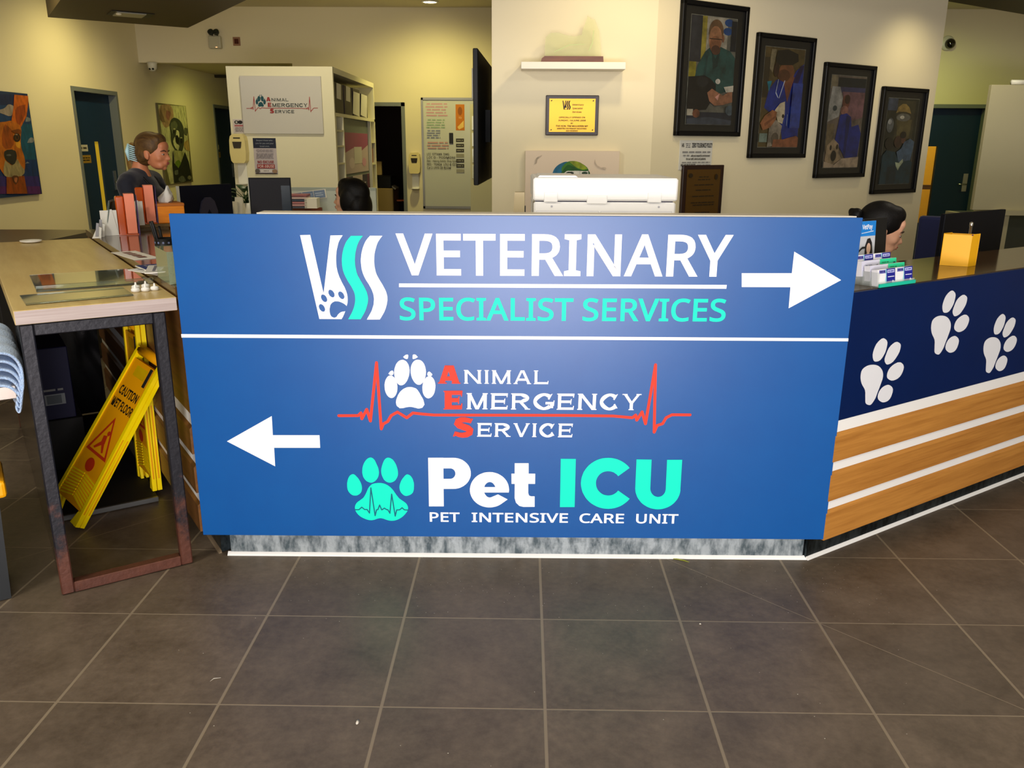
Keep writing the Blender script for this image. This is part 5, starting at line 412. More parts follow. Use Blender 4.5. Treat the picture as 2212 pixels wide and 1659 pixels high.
# dark soffit: an L over the two wings of the counter
u, v = Vector((math.cos(R(34)), math.sin(R(34)))), Vector((math.sin(R(34)), -math.cos(R(34))))
J = Vector((-0.514, 2.265)); A = Vector((-3.16, 6.19)); E_ = J + u * 7.0
O = J - u * 1.17 + v * 1.17
pts = [A, J, E_, E_ + v * 1.17, O, A - u * 1.13]
struct(M().prism([tuple(p) for p in pts], 2.5, CEIL - .002).build('ceiling_soffit', mat('soffit_dark_olive', (74, 62, 36), 0.6)))

def frame_door(n, w, h, leaf_m=DOORP, loc=(0, 0, 0), rz=0, pane=None, plates=(), handle='r', depth=.10):
    """door leaf set back in its opening; local x along the wall, facing -y"""
    o = M().box(.04, w - .04, depth - .02, depth + .03, .005, h - .045, leaf_m) if not pane else None
    if pane:
        x0, x1, z0, z1 = pane; o = M()
        for a in ((.04, x0, .005, h - .045), (x1, w - .04, .005, h - .045), (x0, x1, .005, z0), (x0, x1, z1, h - .045)): o.box(a[0], a[1], depth - .02, depth + .03, a[2], a[3], leaf_m)
    d = struct(o.build('door_%d' % n, leaf_m, None, loc, (0, 0, R(rz))))
    f = M()
    for a in ((0, .04, 0, h), (w - .04, w, 0, h), (.04, w - .04, h - .045, h)): f.box(a[0], a[1], -.012, .148, a[2], a[3], DFRAME)
    f.build('door_frame', DFRAME, d)
    if pane: M().box(x0, x1, depth, depth + .008, z0, z1).build('vision_panel', plates_glass, d, label='narrow yellow lit vision panel')
    hx = w - .12 if handle == 'r' else .12
    k = M().box(hx - .03, hx + .03, depth - .026, depth - .018, .95, 1.17, STEEL).tube([(hx, depth - .02, 1.04), (hx, depth - .075, 1.04), (hx - .11, depth - .075, 1.04)], .009, STEEL)
    k.build('door_handle', STEEL, d)
    for (px, pz, pw, ph, c, t) in plates:
        a = Art(depth - .022); a.rect(c, px, px + pw, pz, pz + ph); a.lines('60 56 50' if sum(int(q) for q in c.split()) > 400 else '40 34 20', px + .02, px + pw - .02, pz + ph * .2, pz + ph * .8, t); a.build('door_plate', None, d)
    return d
plates_glass = mat('vision_glass_amber', (196, 164, 46), 0.25, emit=((205, 170, 40), 0.35))
frame_door(1, 1.02, 2.06, loc=(XL, 7.21, 0), rz=90, pane=(.52, .64, .66, 1.50), plates=[(.10, 1.395, .25, .07, '190 186 170', 1), (.10, 1.27, .29, .085, '150 118 40', 2)], handle='r')
frame_door(2, 1.02, 2.06, loc=(XL, 11.34, 0), rz=90, plates=[(.12, 1.395, .2, .07, '190 186 170', 1), (.12, 1.27, .24, .085, '140 110 40', 2)], handle='r')
d = struct(M().box(-2.405, -2.36, YB - .012, YB + .14, 0, 1.99, DFRAME).box(-1.62, -1.575, YB - .012, YB + .14, 0, 1.99, DFRAME).box(-2.405, -1.575, YB - .012, YB + .14, 1.945, 1.99, DFRAME).build('door_3'))
d4 = frame_door(4, .92, 2.0, loc=(4.73, YB, 0), rz=0, pane=(.12, .40, .55, 1.50), handle='r')
for c in d4.children:
    if c.name.startswith('vision'): c.data.materials[0] = mat('clear_glass_pane', (240, 245, 240), 0.02, trans=1.0)
# ================================================================ COUNTER AND SIGN
NAVY = mat('navy_vinyl', (0, 24, 70), 0.45, spec=.2, noise=((3, 3, 3), (1, 28, 78), .3, .8))
SLAT = mat('oak_laminate', (190, 132, 60), 0.42, noise=((2.5, 40, 60), (160, 104, 42), .35, .7))
SLATW = mat('brown_laminate', (122, 80, 36), 0.45, noise=((2.5, 40, 60), (96, 62, 28), .35, .7))
TRIMW = mat('white_batten', (236, 236, 232), 0.4)
def kick_material():
    m = mat('galvanised_kick', (176, 186, 189), 0.38, metal=.3, noise=((30, 30, 12), (82, 96, 102), .40, .64), bump=(70, .35, .003)); return m
KICK = kick_material()
KICKD = mat('kick_shade_tint', (84, 96, 102), .32, metal=.9, noise=((26, 26, 10), (34, 42, 46), .40, .62))  # wing kicks: dark reflections on the steel put into a darker base colour
TOPB = mat('counter_top_brown', (84, 62, 34), 0.12, spec=.6, noise=((4, 60, 60), (70, 48, 26), .35, .7))

def counter(name, label, loc, rz, x0, x1, upper, wood, top_edge, seal):
    """one wing: local x along the front, facing -y"""
    t = thing(name, label, 'counter', loc, rz)
    M().box(x0, x1, .012, .40, .115, .975).build('carcass', mat('carcass_white', (205, 200, 186), .6), t)
    M().box(x0, x1, -.004, .012, .563, .988 if top_edge else 1.0165, bev=.001).build('upper_panel', upper, t)
    for z0, z1 in ((.411, .519), (.260, .371), (.106, .222)):
        M().prism([(.012, z0), (-.012, z0), (-.012, z1 - .012), (.0, z1), (.012, z1)], x0, x1, wood, 'x').build('wood_board', wood, t)
    for z0, z1 in ((.519, .562), (.371, .411), (.222, .260)):
        M().box(x0, x1, -.002, .012, z0, z1).build('white_batten', TRIMW, t)
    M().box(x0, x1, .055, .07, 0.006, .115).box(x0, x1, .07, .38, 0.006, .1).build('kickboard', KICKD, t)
    M().prism([(.044, .0), (.056, .0), (.056, .012)], x0, x1, None, 'x').build('floor_seal', seal, t, label='thin floor seal strip')
    M().box(x0, x1, -.010 if top_edge else .0125, .40, .985, 1.018, bev=.002).build('worktop', TOPB, t)
    return t
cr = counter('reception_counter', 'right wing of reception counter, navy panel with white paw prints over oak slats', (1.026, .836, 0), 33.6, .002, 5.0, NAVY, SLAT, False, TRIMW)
pw = mat('paw_vinyl_white', (222, 224, 228), .45)
for dx, dz in ((-.396, -.136), (0, 0), (.397, -.130), (.80, .0), (1.2, -.13)):
    a = Art(-.0045)
    for q in PAW: a.poly(pw, [(x + .637 + dx, z + .846 + dz) for x, z in q], keep=True)
    a.build('paw_print', pw, cr)
cl = counter('reception_counter', 'left wing of reception counter, brown wood front with white battens behind the steel-framed table', (-1.24, .836, 0), -56, -2.3, -.012, SLATW, SLATW, True, mat('seal_brown', (116, 100, 78), .6))  # left floor seal in a browner tone than the other seals
cc = thing('reception_counter', 'front section of reception counter hidden behind the large blue sign', 'counter', (0, .8191, 0), .573)
M().prism([(-1.222, .014), (1.012, .014), (.81, .325), (-.78, .325), (-.905, .235)], .118, 1.235).build('carcass', mat('carcass_white', (205, 200, 186), .6), cc)
M().box(-1.16, .987, .060, .2, .006, .112).build('kickboard', KICK, cc, label='streaky galvanised steel kickboard')
M().prism([(.049, .0), (.061, .0), (.061, .013)], -1.172, .999, None, 'x').build('floor_seal', TRIMW, cc, label='white floor seal strip')
M().prism([(-.95, .012), (1.02, .012), (1.02, .014), (.96, .10), (-.95, .10)], 1.236, 1.2695, None).build('worktop', mat('cap_white', (214, 206, 188), .5), cc)
M().box(-.74, .76, .34, .95, .82, .85).build('desk_top', WHITE, cc)
[M().box(x, x + .03, .36, .93, .004, .82).build('desk_panel', WHITE, cc) for x in (-.74, .73)]

# ---- the sign
BLUE = mat('sign_blue_print', (0, 76, 146), 0.34, spec=.6, noise=((6, 6, 6), (0, 80, 150), .3, .7))
SWHITE = mat('sign_white_vinyl', (248, 248, 250), 0.5, spec=.3); STEAL = mat('sign_teal_vinyl', (0, 232, 194), 0.5, spec=.3); SRED = mat('sign_red_vinyl', (238, 58, 36), 0.5, spec=.3)
SDARK = mat('sign_dark_teal_line', (8, 98, 122), 0.5, spec=.3)
sg = thing('sign', 'large blue direction sign with white and teal lettering across the front counter', 'sign', (0, .8191, 0), .573)
M().box(-1.2345, 1.0365, 0, .013, .1093, 1.2655, bev=.0008).build('sign_panel', BLUE, sg)
def deco(name, *layers, label=None):
    a = Art(-.0006, .0003)
    for k, m in layers:
        if isinstance(k, str): a.sheets(k, m)
        else: a.line(m, *k)
    return a.build(name, None, sg, label=label)
deco('clinic_logo', ('vss_white', SWHITE), ('vss_teal', STEAL), ('vss_toes', BLUE), label='white and teal striped logo with paw cut-out')
deco('headline', ((( -.4933, 1.0714), (.6192, 1.0733), (-.489, 1.2020), 'VETERINARY', .028), SWHITE), label='large white headline lettering')
deco('underline', ('bar', SWHITE), label='white rule under the headline')
deco('subheadline', (((-.4877, .9172), (.613, .9196), (-.4853, .9905), 'SPECIALIST SERVICES', .027), STEAL), label='teal lettering below the headline')
deco('arrow', ('arrow_right', SWHITE), label='white arrow pointing right')
deco('divider_line', ('divider', SWHITE), label='thin white line across the sign')
deco('arrow', ('arrow_left', SWHITE), label='white arrow pointing left')
deco('heartbeat_line', ('beat', SRED), label='red heartbeat line')
deco('paw_emblem', ('aes_paw', SWHITE), label='white paw with claws')
deco('emergency_lettering', ('aes_text', SWHITE), ('aes_red', SRED), label='white lettering with red initials')
deco('paw_emblem', ('icu_paw', STEAL), ('icu_beat', SDARK), label='teal paw with heartbeat')
deco('ward_lettering', ('icu_white', SWHITE), ('icu_teal', STEAL), label='heavy white and teal lettering')
[deco('subtitle_word', ((a, b, c, t, .028), SWHITE)) for t, a, b, c in (('PET', (-.4029, .1704), (-.2943, .1701), (-.4021, .2058)), ('INTENSIVE', (-.2505, .1702), (.0991, .1702), (-.2502, .2055)), ('CARE', (.141, .1697), (.3024, .1697), (.14, .2053)), ('UNIT', (.3464, .1699), (.4991, .1699), (.3448, .2053)))]

# ================================================================ TABLE ON THE LEFT (frame of the left wing: x towards the camera, y towards the counter)
LW = ((-1.24, .836, 0), -56)
tb = thing('side_table', 'long side table with pale wood top on rusty black steel frame', 'table', (-1.24, .836, 0), -56)
TW = mat('table_top_oak', (204, 180, 120), 0.30, noise=((3, 26, 26), (184, 156, 96), .3, .72))
M().box(-2.12, .016, -.492, -.014, .943, .988, bev=.002).build('table_top', TW, tb)
M().box(.0165, .0185, -.490, -.016, .9445, .9865).build('edge_band', mat('table_edge_pale', (182, 168, 162), .4, noise=((30, 4, 160), (166, 150, 144), .35, .65)), tb, label='pale striped edge band')
def rust_material():
    m = mat('rusty_black_steel', (40, 40, 46), 0.45, metal=.3, bump=(60, .3, .004)); n = m.node_tree.nodes; l = m.node_tree.links; b = n['Principled BSDF']
    tc = n.new('ShaderNodeTexCoord'); sp = n.new('ShaderNodeSeparateXYZ'); l.new(tc.outputs['Object'], sp.inputs[0])
    nz = n.new('ShaderNodeTexNoise'); nz.inputs['Scale'].default_value = 14; nz.inputs['Detail'].default_value = 7; nz.inputs['Roughness'].default_value = .7; l.new(tc.outputs['Object'], nz.inputs['Vector'])
    h = n.new('ShaderNodeMapRange'); h.inputs['From Min'].default_value = .02; h.inputs['From Max'].default_value = .50; h.inputs['To Min'].default_value = .34; h.inputs['To Max'].default_value = -.30; l.new(sp.outputs['Z'], h.inputs['Value'])
    ad = n.new('ShaderNodeMath'); ad.operation = 'ADD'; l.new(nz.outputs['Fac'], ad.inputs[0]); l.new(h.outputs[0], ad.inputs[1])
    mr = n.new('ShaderNodeMapRange'); mr.inputs['From Min'].default_value = .5; mr.inputs['From Max'].default_value = .72; l.new(ad.outputs[0], mr.inputs['Value'])
    r2 = n.new('ShaderNodeMix'); r2.data_type = 'RGBA'; r2.inputs['A'].default_value = rgb(58, 38, 32); r2.inputs['B'].default_value = rgb(112, 66, 50); l.new(nz.outputs['Fac'], r2.inputs['Factor'])
    mx = n.new('ShaderNodeMix'); mx.data_type = 'RGBA'; mx.inputs['A'].default_value = rgb(31, 31, 37); l.new(r2.outputs['Result'], mx.inputs['B']); l.new(mr.outputs[0], mx.inputs['Factor']); l.new(mx.outputs['Result'], b.inputs['Base Color'])
    return m
RUST = rust_material()
f = M()
f.box(-.026, .014, -.484, -.444, .002, .942, bev=.004).box(-.026, .014, -.094, -.054, .002, .942, bev=.004)
f.box(-.026, .014, -.444, -.094, .904, .942, bev=.003).box(-.026, .014, -.444, -.094, .002, .040, bev=.003)
f.build('steel_frame', RUST, tb, label='black steel end frame, rusty at the foot')
f = M().box(-2.09, -2.05, -.484, -.444, .002, .942, bev=.004).box(-2.09, -2.05, -.094, -.054, .002, .942, bev=.004).box(-2.09, -2.05, -.444, -.094, .904, .942)
f.build('steel_frame', RUST, tb, label='far end frame')
GLOSSK = mat('black_gloss_panel', (9, 9, 11), 0.10, spec=.6)
M().box(-2.05, -.026, -.482, -.466, .03, .942).build('side_panel', GLOSSK, tb, label='glossy black side panel')
M().box(-2.05, -2.04, -.464, -.05, .03, .942).build('added_dark_panel', GLOSSK, tb, label='added black panel darkening the space under the table')  # added sheet that keeps the far end under the table black
M().box(-2.04, -.645, -.464, -.05, .004, .022).build('base_board', mat('black_board', (12, 12, 13), .7), tb)
M().box(-.645, -.632, -.464, -.05, .004, .024).build('board_edge', mat('board_edge_grey', (92, 92, 90), .4, metal=.5), tb)

# things on the table
def local(o, fr=LW):  # place a thing given in the wing's frame
    m = Matrix.Translation(fr[0]) @ Matrix.Rotation(R(fr[1]), 4, 'Z')
    o.matrix_world = m @ o.matrix_world if o.matrix_world != Matrix() else m @ o.matrix_basis
    return o
def wthing(name, label, cat, x, y, z, rz=0, rx=0, ry=0, group=None, fr=LW):
    m = Matrix.Translation(fr[0]) @ Matrix.Rotation(R(fr[1]), 4, 'Z') @ Matrix.Translation((x, y, z)) @ Matrix.Rotation(R(rz), 4, 'Z') @ Matrix.Rotation(R(ry), 4, 'Y') @ Matrix.Rotation(R(rx), 4, 'X')
    o = thing(name, label, cat, group=group); o.matrix_world = m; return o
ACR = mat('clear_acrylic', (226, 236, 224), 0.03, trans=.96, ior=1.46, coat=.3); ACT = mat('thin_clear_plastic', (226, 234, 228), .06, alpha=.22, spec=.8)
a1 = wthing('acrylic_sheet', 'clear acrylic sheet lying on side table, nearer its front edge', 'sheet', -.165, -.30, .9885, rz=2)
M().box(-.092, .092, -.155, .165, 0, .006, bev=.001).build('pane', ACR, a1)
a2 = wthing('acrylic_sheet', 'larger clear acrylic sheet with folded lip, lying further back on side table', 'sheet', -.50, -.215, .9885, rz=-1)
M().box(-.235, .17, -.185, .175, 0, .006, bev=.001).build('pane', ACR, a2)
M().box(.171, .180, -.185, .195, 0, .022, bev=.001).build('lip', ACR, a2)
for i, (px, py) in enumerate(((-.160, -.112), (-.158, -.080), (-.222, -.100), (-.232, -.066), (-.165, -.048))):
    p = wthing('suction_cup', 'small white rubber stopper standing on end in a cluster on side table', 'stopper', px, py, .9885, group='white stoppers on the side table')
    M().lathe([(.0125, 0), (.0145, .003), (.0145, .010), (.011, .013), (.004, .015), (.0024, .024), (0, .025)], PLASTIC, 14).build('stopper_body', PLASTIC, p)
p = wthing('small_dish', 'small white dish at far end of side table', 'dish', -2.03, -.30, .9885)
M().lathe([(.03, 0), (.05, .006), (.052, .012), (.047, .012), (.03, .006), (0, .005)], PLASTIC, 20).build('dish', PLASTIC, p)

# ---- wet floor signs under the table
YEL1 = mat('caution_yellow', (240, 164, 2), 0.42); YEL2 = mat('caution_yellow_edge', (255, 224, 0), 0.4)
def wet_floor(label, M4):
    t = thing('wet_floor_sign', label, 'caution sign'); t.matrix_world = M4
    H, wd = .735, .23
    for k, (y0, y1) in enumerate(((-.020, -.002), (.002, .020))):
        b = M(); s = wd / 2
        b.prism([(-s + .0, .055), (s, .055), (s - .018, H - .05), (-s + .018, H - .05)], y0 + .006, y1 - .006, YEL1, 'y')
        for q in (-1, 1):     # raised side rails
            b.prism([(q * s, 0), (q * (s - .016), 0), (q * (s - .034), H), (q * (s - .018), H)][::q], y0, y1, YEL2, 'y')
            b.prism([(q * s, 0), (q * (s - .05), 0), (q * (s - .035), .055), (q * s, .055)][::q], y0 + .003, y1 - .003, YEL2, 'y')
        if k == 0:
            for j in range(9):  # moulded chevron ribs near the foot
                for q in (-1, 1): b.prism([(q * .004, .085 + j * .012), (q * .098, .062 + j * .0135), (q * .098, .068 + j * .0135), (q * .004, .092 + j * .012)][::q], y0 + .003, y0 + .007, YEL2, 'y')
        b.build('sign_leaf', YEL1, t)
    g = M().tube([(-.085, 0, H - .012), (.085, 0, H - .012)], .022, YEL1, 14).box(-.05, .05, -.014, .014, H - .125, H - .06, YEL2, bev=.01)
    g.box(.052, .066, -.018, -.004, H - .135, H - .055, mat('handle_slot_dark', (20, 16, 8), .8))
    g.build('handle', YEL1, t)
    a = Art(-.0146, .0002); K = '28 20 10'; Q = '196 52 14'
    a.text(K, 'CAUTION', 0, H - .205, .034, w=.135, bold=.05); a.text(K, 'WET FLOOR', 0, H - .262, .034, w=.155, bold=.05)
    for o_, i_ in (((.0, H - .30), (.0, H - .318)),):
        tri = [(0, H - .295), (.078, H - .465), (-.078, H - .465)]; inn = [(0, H - .318), (.060, H - .453), (-.060, H - .453)]
        for i in range(3): a.poly(Q, [tri[i], tri[(i + 1) % 3], inn[(i + 1) % 3], inn[i]], keep=True)
    a.ell(Q, .012, H - .365, .010, .010); a.poly(Q, [(-.012, H - .382), (.012, H - .375), (.020, H - .41), (.002, H - .42), (-.008, H - .41)]); a.poly(Q, [(.0, H - .415), (.02, H - .412), (.036, H - .442), (.026, H - .446)]); a.poly(Q, [(-.008, H - .408), (.006, H - .418), (-.028, H - .446), (-.038, H - .442)])
    a.ell(Q, 0, H - .51, .030, .028); a.build('printed_warning', None, t, label='CAUTION WET FLOOR print with slipping figure')
    return t
base = Matrix.Translation(LW[0]) @ Matrix.Rotation(R(LW[1]), 4, 'Z')
wet_floor('yellow wet floor sign leaning diagonally under the side table', base @ Matrix.Translation((-.60, -.405, .040)) @ Matrix.Rotation(R(-33), 4, 'X') @ Matrix.Rotation(R(21), 4, 'Z'))
wet_floor('yellow wet floor sign standing almost upright against the counter behind the leaning one', base @ Matrix.Translation((-.82, -.050, .024)) @ Matrix.Rotation(R(-1), 4, 'X') @ Matrix.Rotation(R(6), 4, 'Z'))
cb = wthing('carton', 'navy carton with white labels, under the side table at the back', 'carton', -1.40, -.345, .265)
M().box(-.16, .19, -.115, .075, 0, .335, bev=.003).build('carton_body', mat('carton_navy', (18, 18, 62), .6), cb)
a = Art(); a.rect('150 156 160', -.045, .045, .05, .10); a.rect('96 104 112', -.03, .03, .055, .095); a.lines('150 150 150', -.045, .045, .11, .13, 1); o = a.build('shipping_label', None, cb, (.1905, -.005, .02), (0, 0, R(90)))
cb2 = wthing('carton', 'black carton at floor level beneath the navy carton', 'carton', -1.40, -.345, .0225)
M().box(-.17, .20, -.117, .10, 0, .242, bev=.003).build('carton_body', mat('carton_black', (14, 14, 16), .6), cb2)
# ================================================================ ON THE LEFT WING
LEDM = mat('ledge_brown', (112, 86, 46), .35, noise=((4, 40, 40), (92, 70, 36), .35, .7))
lg = wthing('raised_shelf', 'brown raised shelf board on left wing, carrying the tissue box', 'shelf', -2.52, .36, 1.0185)
M().box(.14, .40, -.14, .30, .010, .030, bev=.002).box(.15, .18, -.12, .04, 0, .010).box(.36, .39, -.12, .04, 0, .010).build('shelf_board', LEDM, lg)
LZ = 1.0185
n_ = wthing('notice_card', 'white printed notice lying flat on left wing worktop', 'notice', -.96, .022, LZ, rz=8)
M().box(-.155, .155, -.052, .052, 0, .002).build('card', mat('paper_white', (226, 222, 212), .6), n_)
a = Art(); 
for i in range(4): a.lines('128 90 84', -.12 + i * .062, -.07 + i * .062, -.036, .036, 1)
a.build('card_print', None, n_, (0, 0, .0022), (R(-90), 0, R(0)))
# loose brochures
for i, (x, y, r, c, lb) in enumerate(((-.42, .000, 20, '220 220 216', 'white brochure lying under the others by the acrylic card holder'), (-.47, .015, 5, '30 52 110', 'navy and white brochure in the fan beside the acrylic card holder'), (-.40, .020, -14, '206 204 198', 'white brochure on top of the fan beside the acrylic card holder'))):
    p = wthing('brochure', lb, 'brochure', x, y, LZ + i * .0042, rz=r)
    M().box(-.10, .10, -.048, .048, 0, .004).build('pages', mat('paper_white', (226, 222, 212), .6), p)
    a = Art(); a.rect(c, -.098, .098, -.046, .046); a.lines('120 120 130', -.08, .08, -.03, .03, 3); a.build('cover', None, p, (0, 0, .0042), (R(-90), 0, 0))
h = wthing('card_holder', 'clear greenish acrylic card holder at the near end of left wing', 'card holder', -.165, .060, LZ, rz=0)
GRN = mat('acrylic_green_tint', (214, 232, 190), .06, trans=.75, ior=1.45)
b = M(); b.box(-.10, .10, -.075, -.070, 0, .112).box(-.10, .10, .055, .060, 0, .112).box(-.10, -.095, -.07, .055, 0, .112).box(.095, .10, -.07, .055, 0, .112).box(-.095, .095, -.07, .055, 0, .004).box(-.095, .095, -.07, .055, .108, .112)
b.build('acrylic_shell', GRN, h); M().box(-.088, .088, -.060, .045, .005, .035, mat('card_stack_dark', (46, 50, 52), .6)).box(-.088, .088, -.060, .045, .062, .095, mat('card_stack_dark', (46, 50, 52), .6)).box(-.088, .088, -.060, .045, .036, .061, mat('card_stack_pale', (190, 200, 180), .6)).build('card_stacks', None, h)
pc = wthing('pen_cup', 'black perforated pen cup behind the acrylic card holder', 'pen cup', -.40, .052, LZ)
b = M(); b.lathe([(.040, 0), (.042, .002), (.042, .125), (.039, .125), (.039, .004), (0, .004)], BLACKPL, 28)
hole = mat('perforation_blue_grey', (96, 104, 136), .5)
for r_ in range(7):
    for k in range(14):
        an = (k + .5 * (r_ % 2)) / 14 * 2 * math.pi; X = Matrix.Translation((.0424 * math.cos(an), .0424 * math.sin(an), .018 + r_ * .0155)) @ Matrix.Rotation(an, 4, 'Z') @ Matrix.Rotation(R(90), 4, 'Y')
        b.lathe([(0, 0), (.0042, 0), (.0042, .0004), (0, .0004)], hole, 6, X, False)
b.build('cup', BLACKPL, pc)
for i, (dx, dy, hh) in enumerate(((-.02, -.02, .185), (.012, -.022, .19), (.02, .01, .175), (-.012, .018, .18), (-.03, -.005, .165))):
    p = wthing('pen', 'black pen standing in the perforated pen cup', 'pen', -.40 + dx * .5, .052 + dy * .5, LZ + .006, rx=-dy * 500, ry=dx * 500, group='pens in the black cup')
    M().lathe([(.002, 0), (.006, .012), (.006, hh - .02), (.0045, hh), (0, hh)], BLACKPL, 10).build('barrel', BLACKPL, p)
# orange brochure holders, easels, leaflet stand, card racks at the far end
ORA = mat('orange_acrylic', (214, 92, 24), .12, trans=.25, coat=.4); PAPO = mat('leaflet_salmon', (236, 136, 104), .55)
for lb, x, y, z in (('orange leaflet holder with salmon leaflets, the left and nearer of the pair', -1.90, .155, LZ), ('orange leaflet holder with salmon leaflets, the right one on the raised shelf', -2.16, .300, LZ + .0305)):
    t = wthing('leaflet_holder', lb, 'leaflet holder', x, y, z, rz=-6)
    M().box(-.055, .012, -.052, -.010, 0, .200, bev=.006).box(-.055, .03, -.052, .045, 0, .006).build('holder_shell', ORA, t)
    M().box(-.05, .028, -.008, .040, .007, .212, bev=.001).build('leaflets', PAPO, t)
    M().prism([(.043, 0), (.052, 0), (.052, .205), (.050, .205)], -.05, .028, mat('purple_back_card', (58, 30, 84), .5), 'x').build('back_card', None, t)
CARDB = mat('cardboard_white', (222, 220, 212), .6)
for lb, x, y, z in (('white triangular card easel beside the leaflet stand', -1.885, .072, LZ), ('white triangular card easel between the two orange holders', -2.07, .235, LZ + .0305)):
    t = wthing('card_easel', lb, 'easel', x, y, z, rz=0)
    M().prism([(-.050, 0), (.030, 0), (.008, .135), (-.006, .135)], -.002, .002, None, 'x').build('easel_leg', CARDB, t)
    M().box(-.006, -.003, -.05, .03, 0, .13).build('easel_back', CARDB, t)
t = wthing('leaflet_stand', 'dark green leaflet in tilted clear stand beside the white card racks', 'leaflet stand', -1.93, .055, LZ, rz=-20)
M().box(-.10, .05, -.006, -.003, 0, .18, X=xf((0, 0, .003), 0, 0, 0) @ Matrix.Rotation(R(-12), 4, 'X')).build('clear_plate', ACT, t)
M().box(-.095, .045, -.002, .001, .004, .176, X=Matrix.Rotation(R(-12), 4, 'X')).build('green_leaflet', mat('leaflet_dark_green', (16, 58, 44), .5), t)
for i in range(6):
    t = wthing('card_rack', 'small white rack of cards stepping up beside the dark green leaflet', 'card rack', -1.79 - i * .060, -.020 + i * .024, LZ, rz=-8, group='white card racks at the far end of left wing')
    M().prism([(-.02, 0), (.022, 0), (.030, .052 + i * .012), (.012, .06 + i * .012)], -.014, .014, CARDB, 'x').build('rack_body', CARDB, t)
    M().prism([(-.004, .01), (.010, .01), (.020, .075 + i * .012), (.008, .078 + i * .012)], .0145, .018, mat('card_grey', (150, 150, 156), .5), 'x').build('cards', None, t)
tx = wthing('tissue_box', 'orange wooden tissue box with a white tissue sticking out', 'tissue box', -2.20, .42, LZ + .0305, rz=0)
M().box(-.13, .07, -.075, .075, 0, .105, bev=.003).build('box_body', mat('tissue_box_orange', (250, 150, 26), .5, noise=((6, 6, 70), (224, 122, 16), .35, .7)), tx)
M().box(-.132, .072, -.077, .077, .092, .110, bev=.003).build('box_lid', mat('tissue_box_lid', (190, 108, 34), .5), tx)
b = M(); pr = random.Random(3); ring = []
for j, (rr, zz) in enumerate(((.030, .108), (.040, .137), (.026, .167), (.006, .194))):
    for k in range(12): an = k / 12 * 2 * math.pi; q = rr * (1 + .35 * math.sin(3 * an + j)); ring.append((-.03 + q * math.cos(an) * .7 + j * .002, q * math.sin(an) + j * .004, zz + .012 * math.sin(2 * an + j)))
b.add(ring, [(j * 12 + k, j * 12 + (k + 1) % 12, (j + 1) * 12 + (k + 1) % 12, (j + 1) * 12 + k) for j in range(3) for k in range(12)], None, None, True); b.build('tissue', mat('tissue_white', (228, 226, 218), .8), tx)

# ================================================================ ON THE RIGHT WING
RW = ((1.026, .836, 0), 33.6)
RZ = 1.0185
def rthing(*a, **k): return wthing(*a, fr=RW, **k)
CW = mat('card_white', (236, 236, 240), .5)
tc_ = rthing('brochure_stand', 'four-tier clear stand with teal front lip on right wing', 'brochure stand', .275, .050, RZ)
TEAL2 = mat('teal_lip', (18, 190, 160), .4)
b = M()
for j in range(4): b.box(-.105, .105, -.040 + j * .031, -.037 + j * .031, 0, .018 + j * .013, ACT).box(-.105, .105, -.037 + j * .031, -.007 + j * .031, .002 + j * .013, .004 + j * .013, ACT)
b.box(-.107, -.104, -.04, .09, 0, .05, ACT).build('clear_tiers', ACT, tc_); M().box(-.106, .106, -.045, -.0405, 0, .012, TEAL2).build('teal_lip', TEAL2, tc_)
tiers = [[('white', -.0535), ('navy', -.0)], [('pale', -.03), ('mint', .045)], [('pale', -.035), ('mint', .04)], [('white', -.0535), ('navy', -.0)]]
PAL = dict(white='238 238 242', navy='26 30 140', pale='206 206 224', mint='40 206 150')
lab = {0: 'front tier', 1: 'second tier', 2: 'third tier', 3: 'back tier'}
pos = {0: [(-.079, 'white'), (-.027, 'navy'), (.025, 'white'), (.077, 'navy')], 1: [(-.055, 'pale'), (.05, 'mint')], 2: [(-.06, 'pale'), (.045, 'mint')], 3: [(-.079, 'white'), (-.027, 'navy'), (.025, 'white'), (.077, 'navy')]}
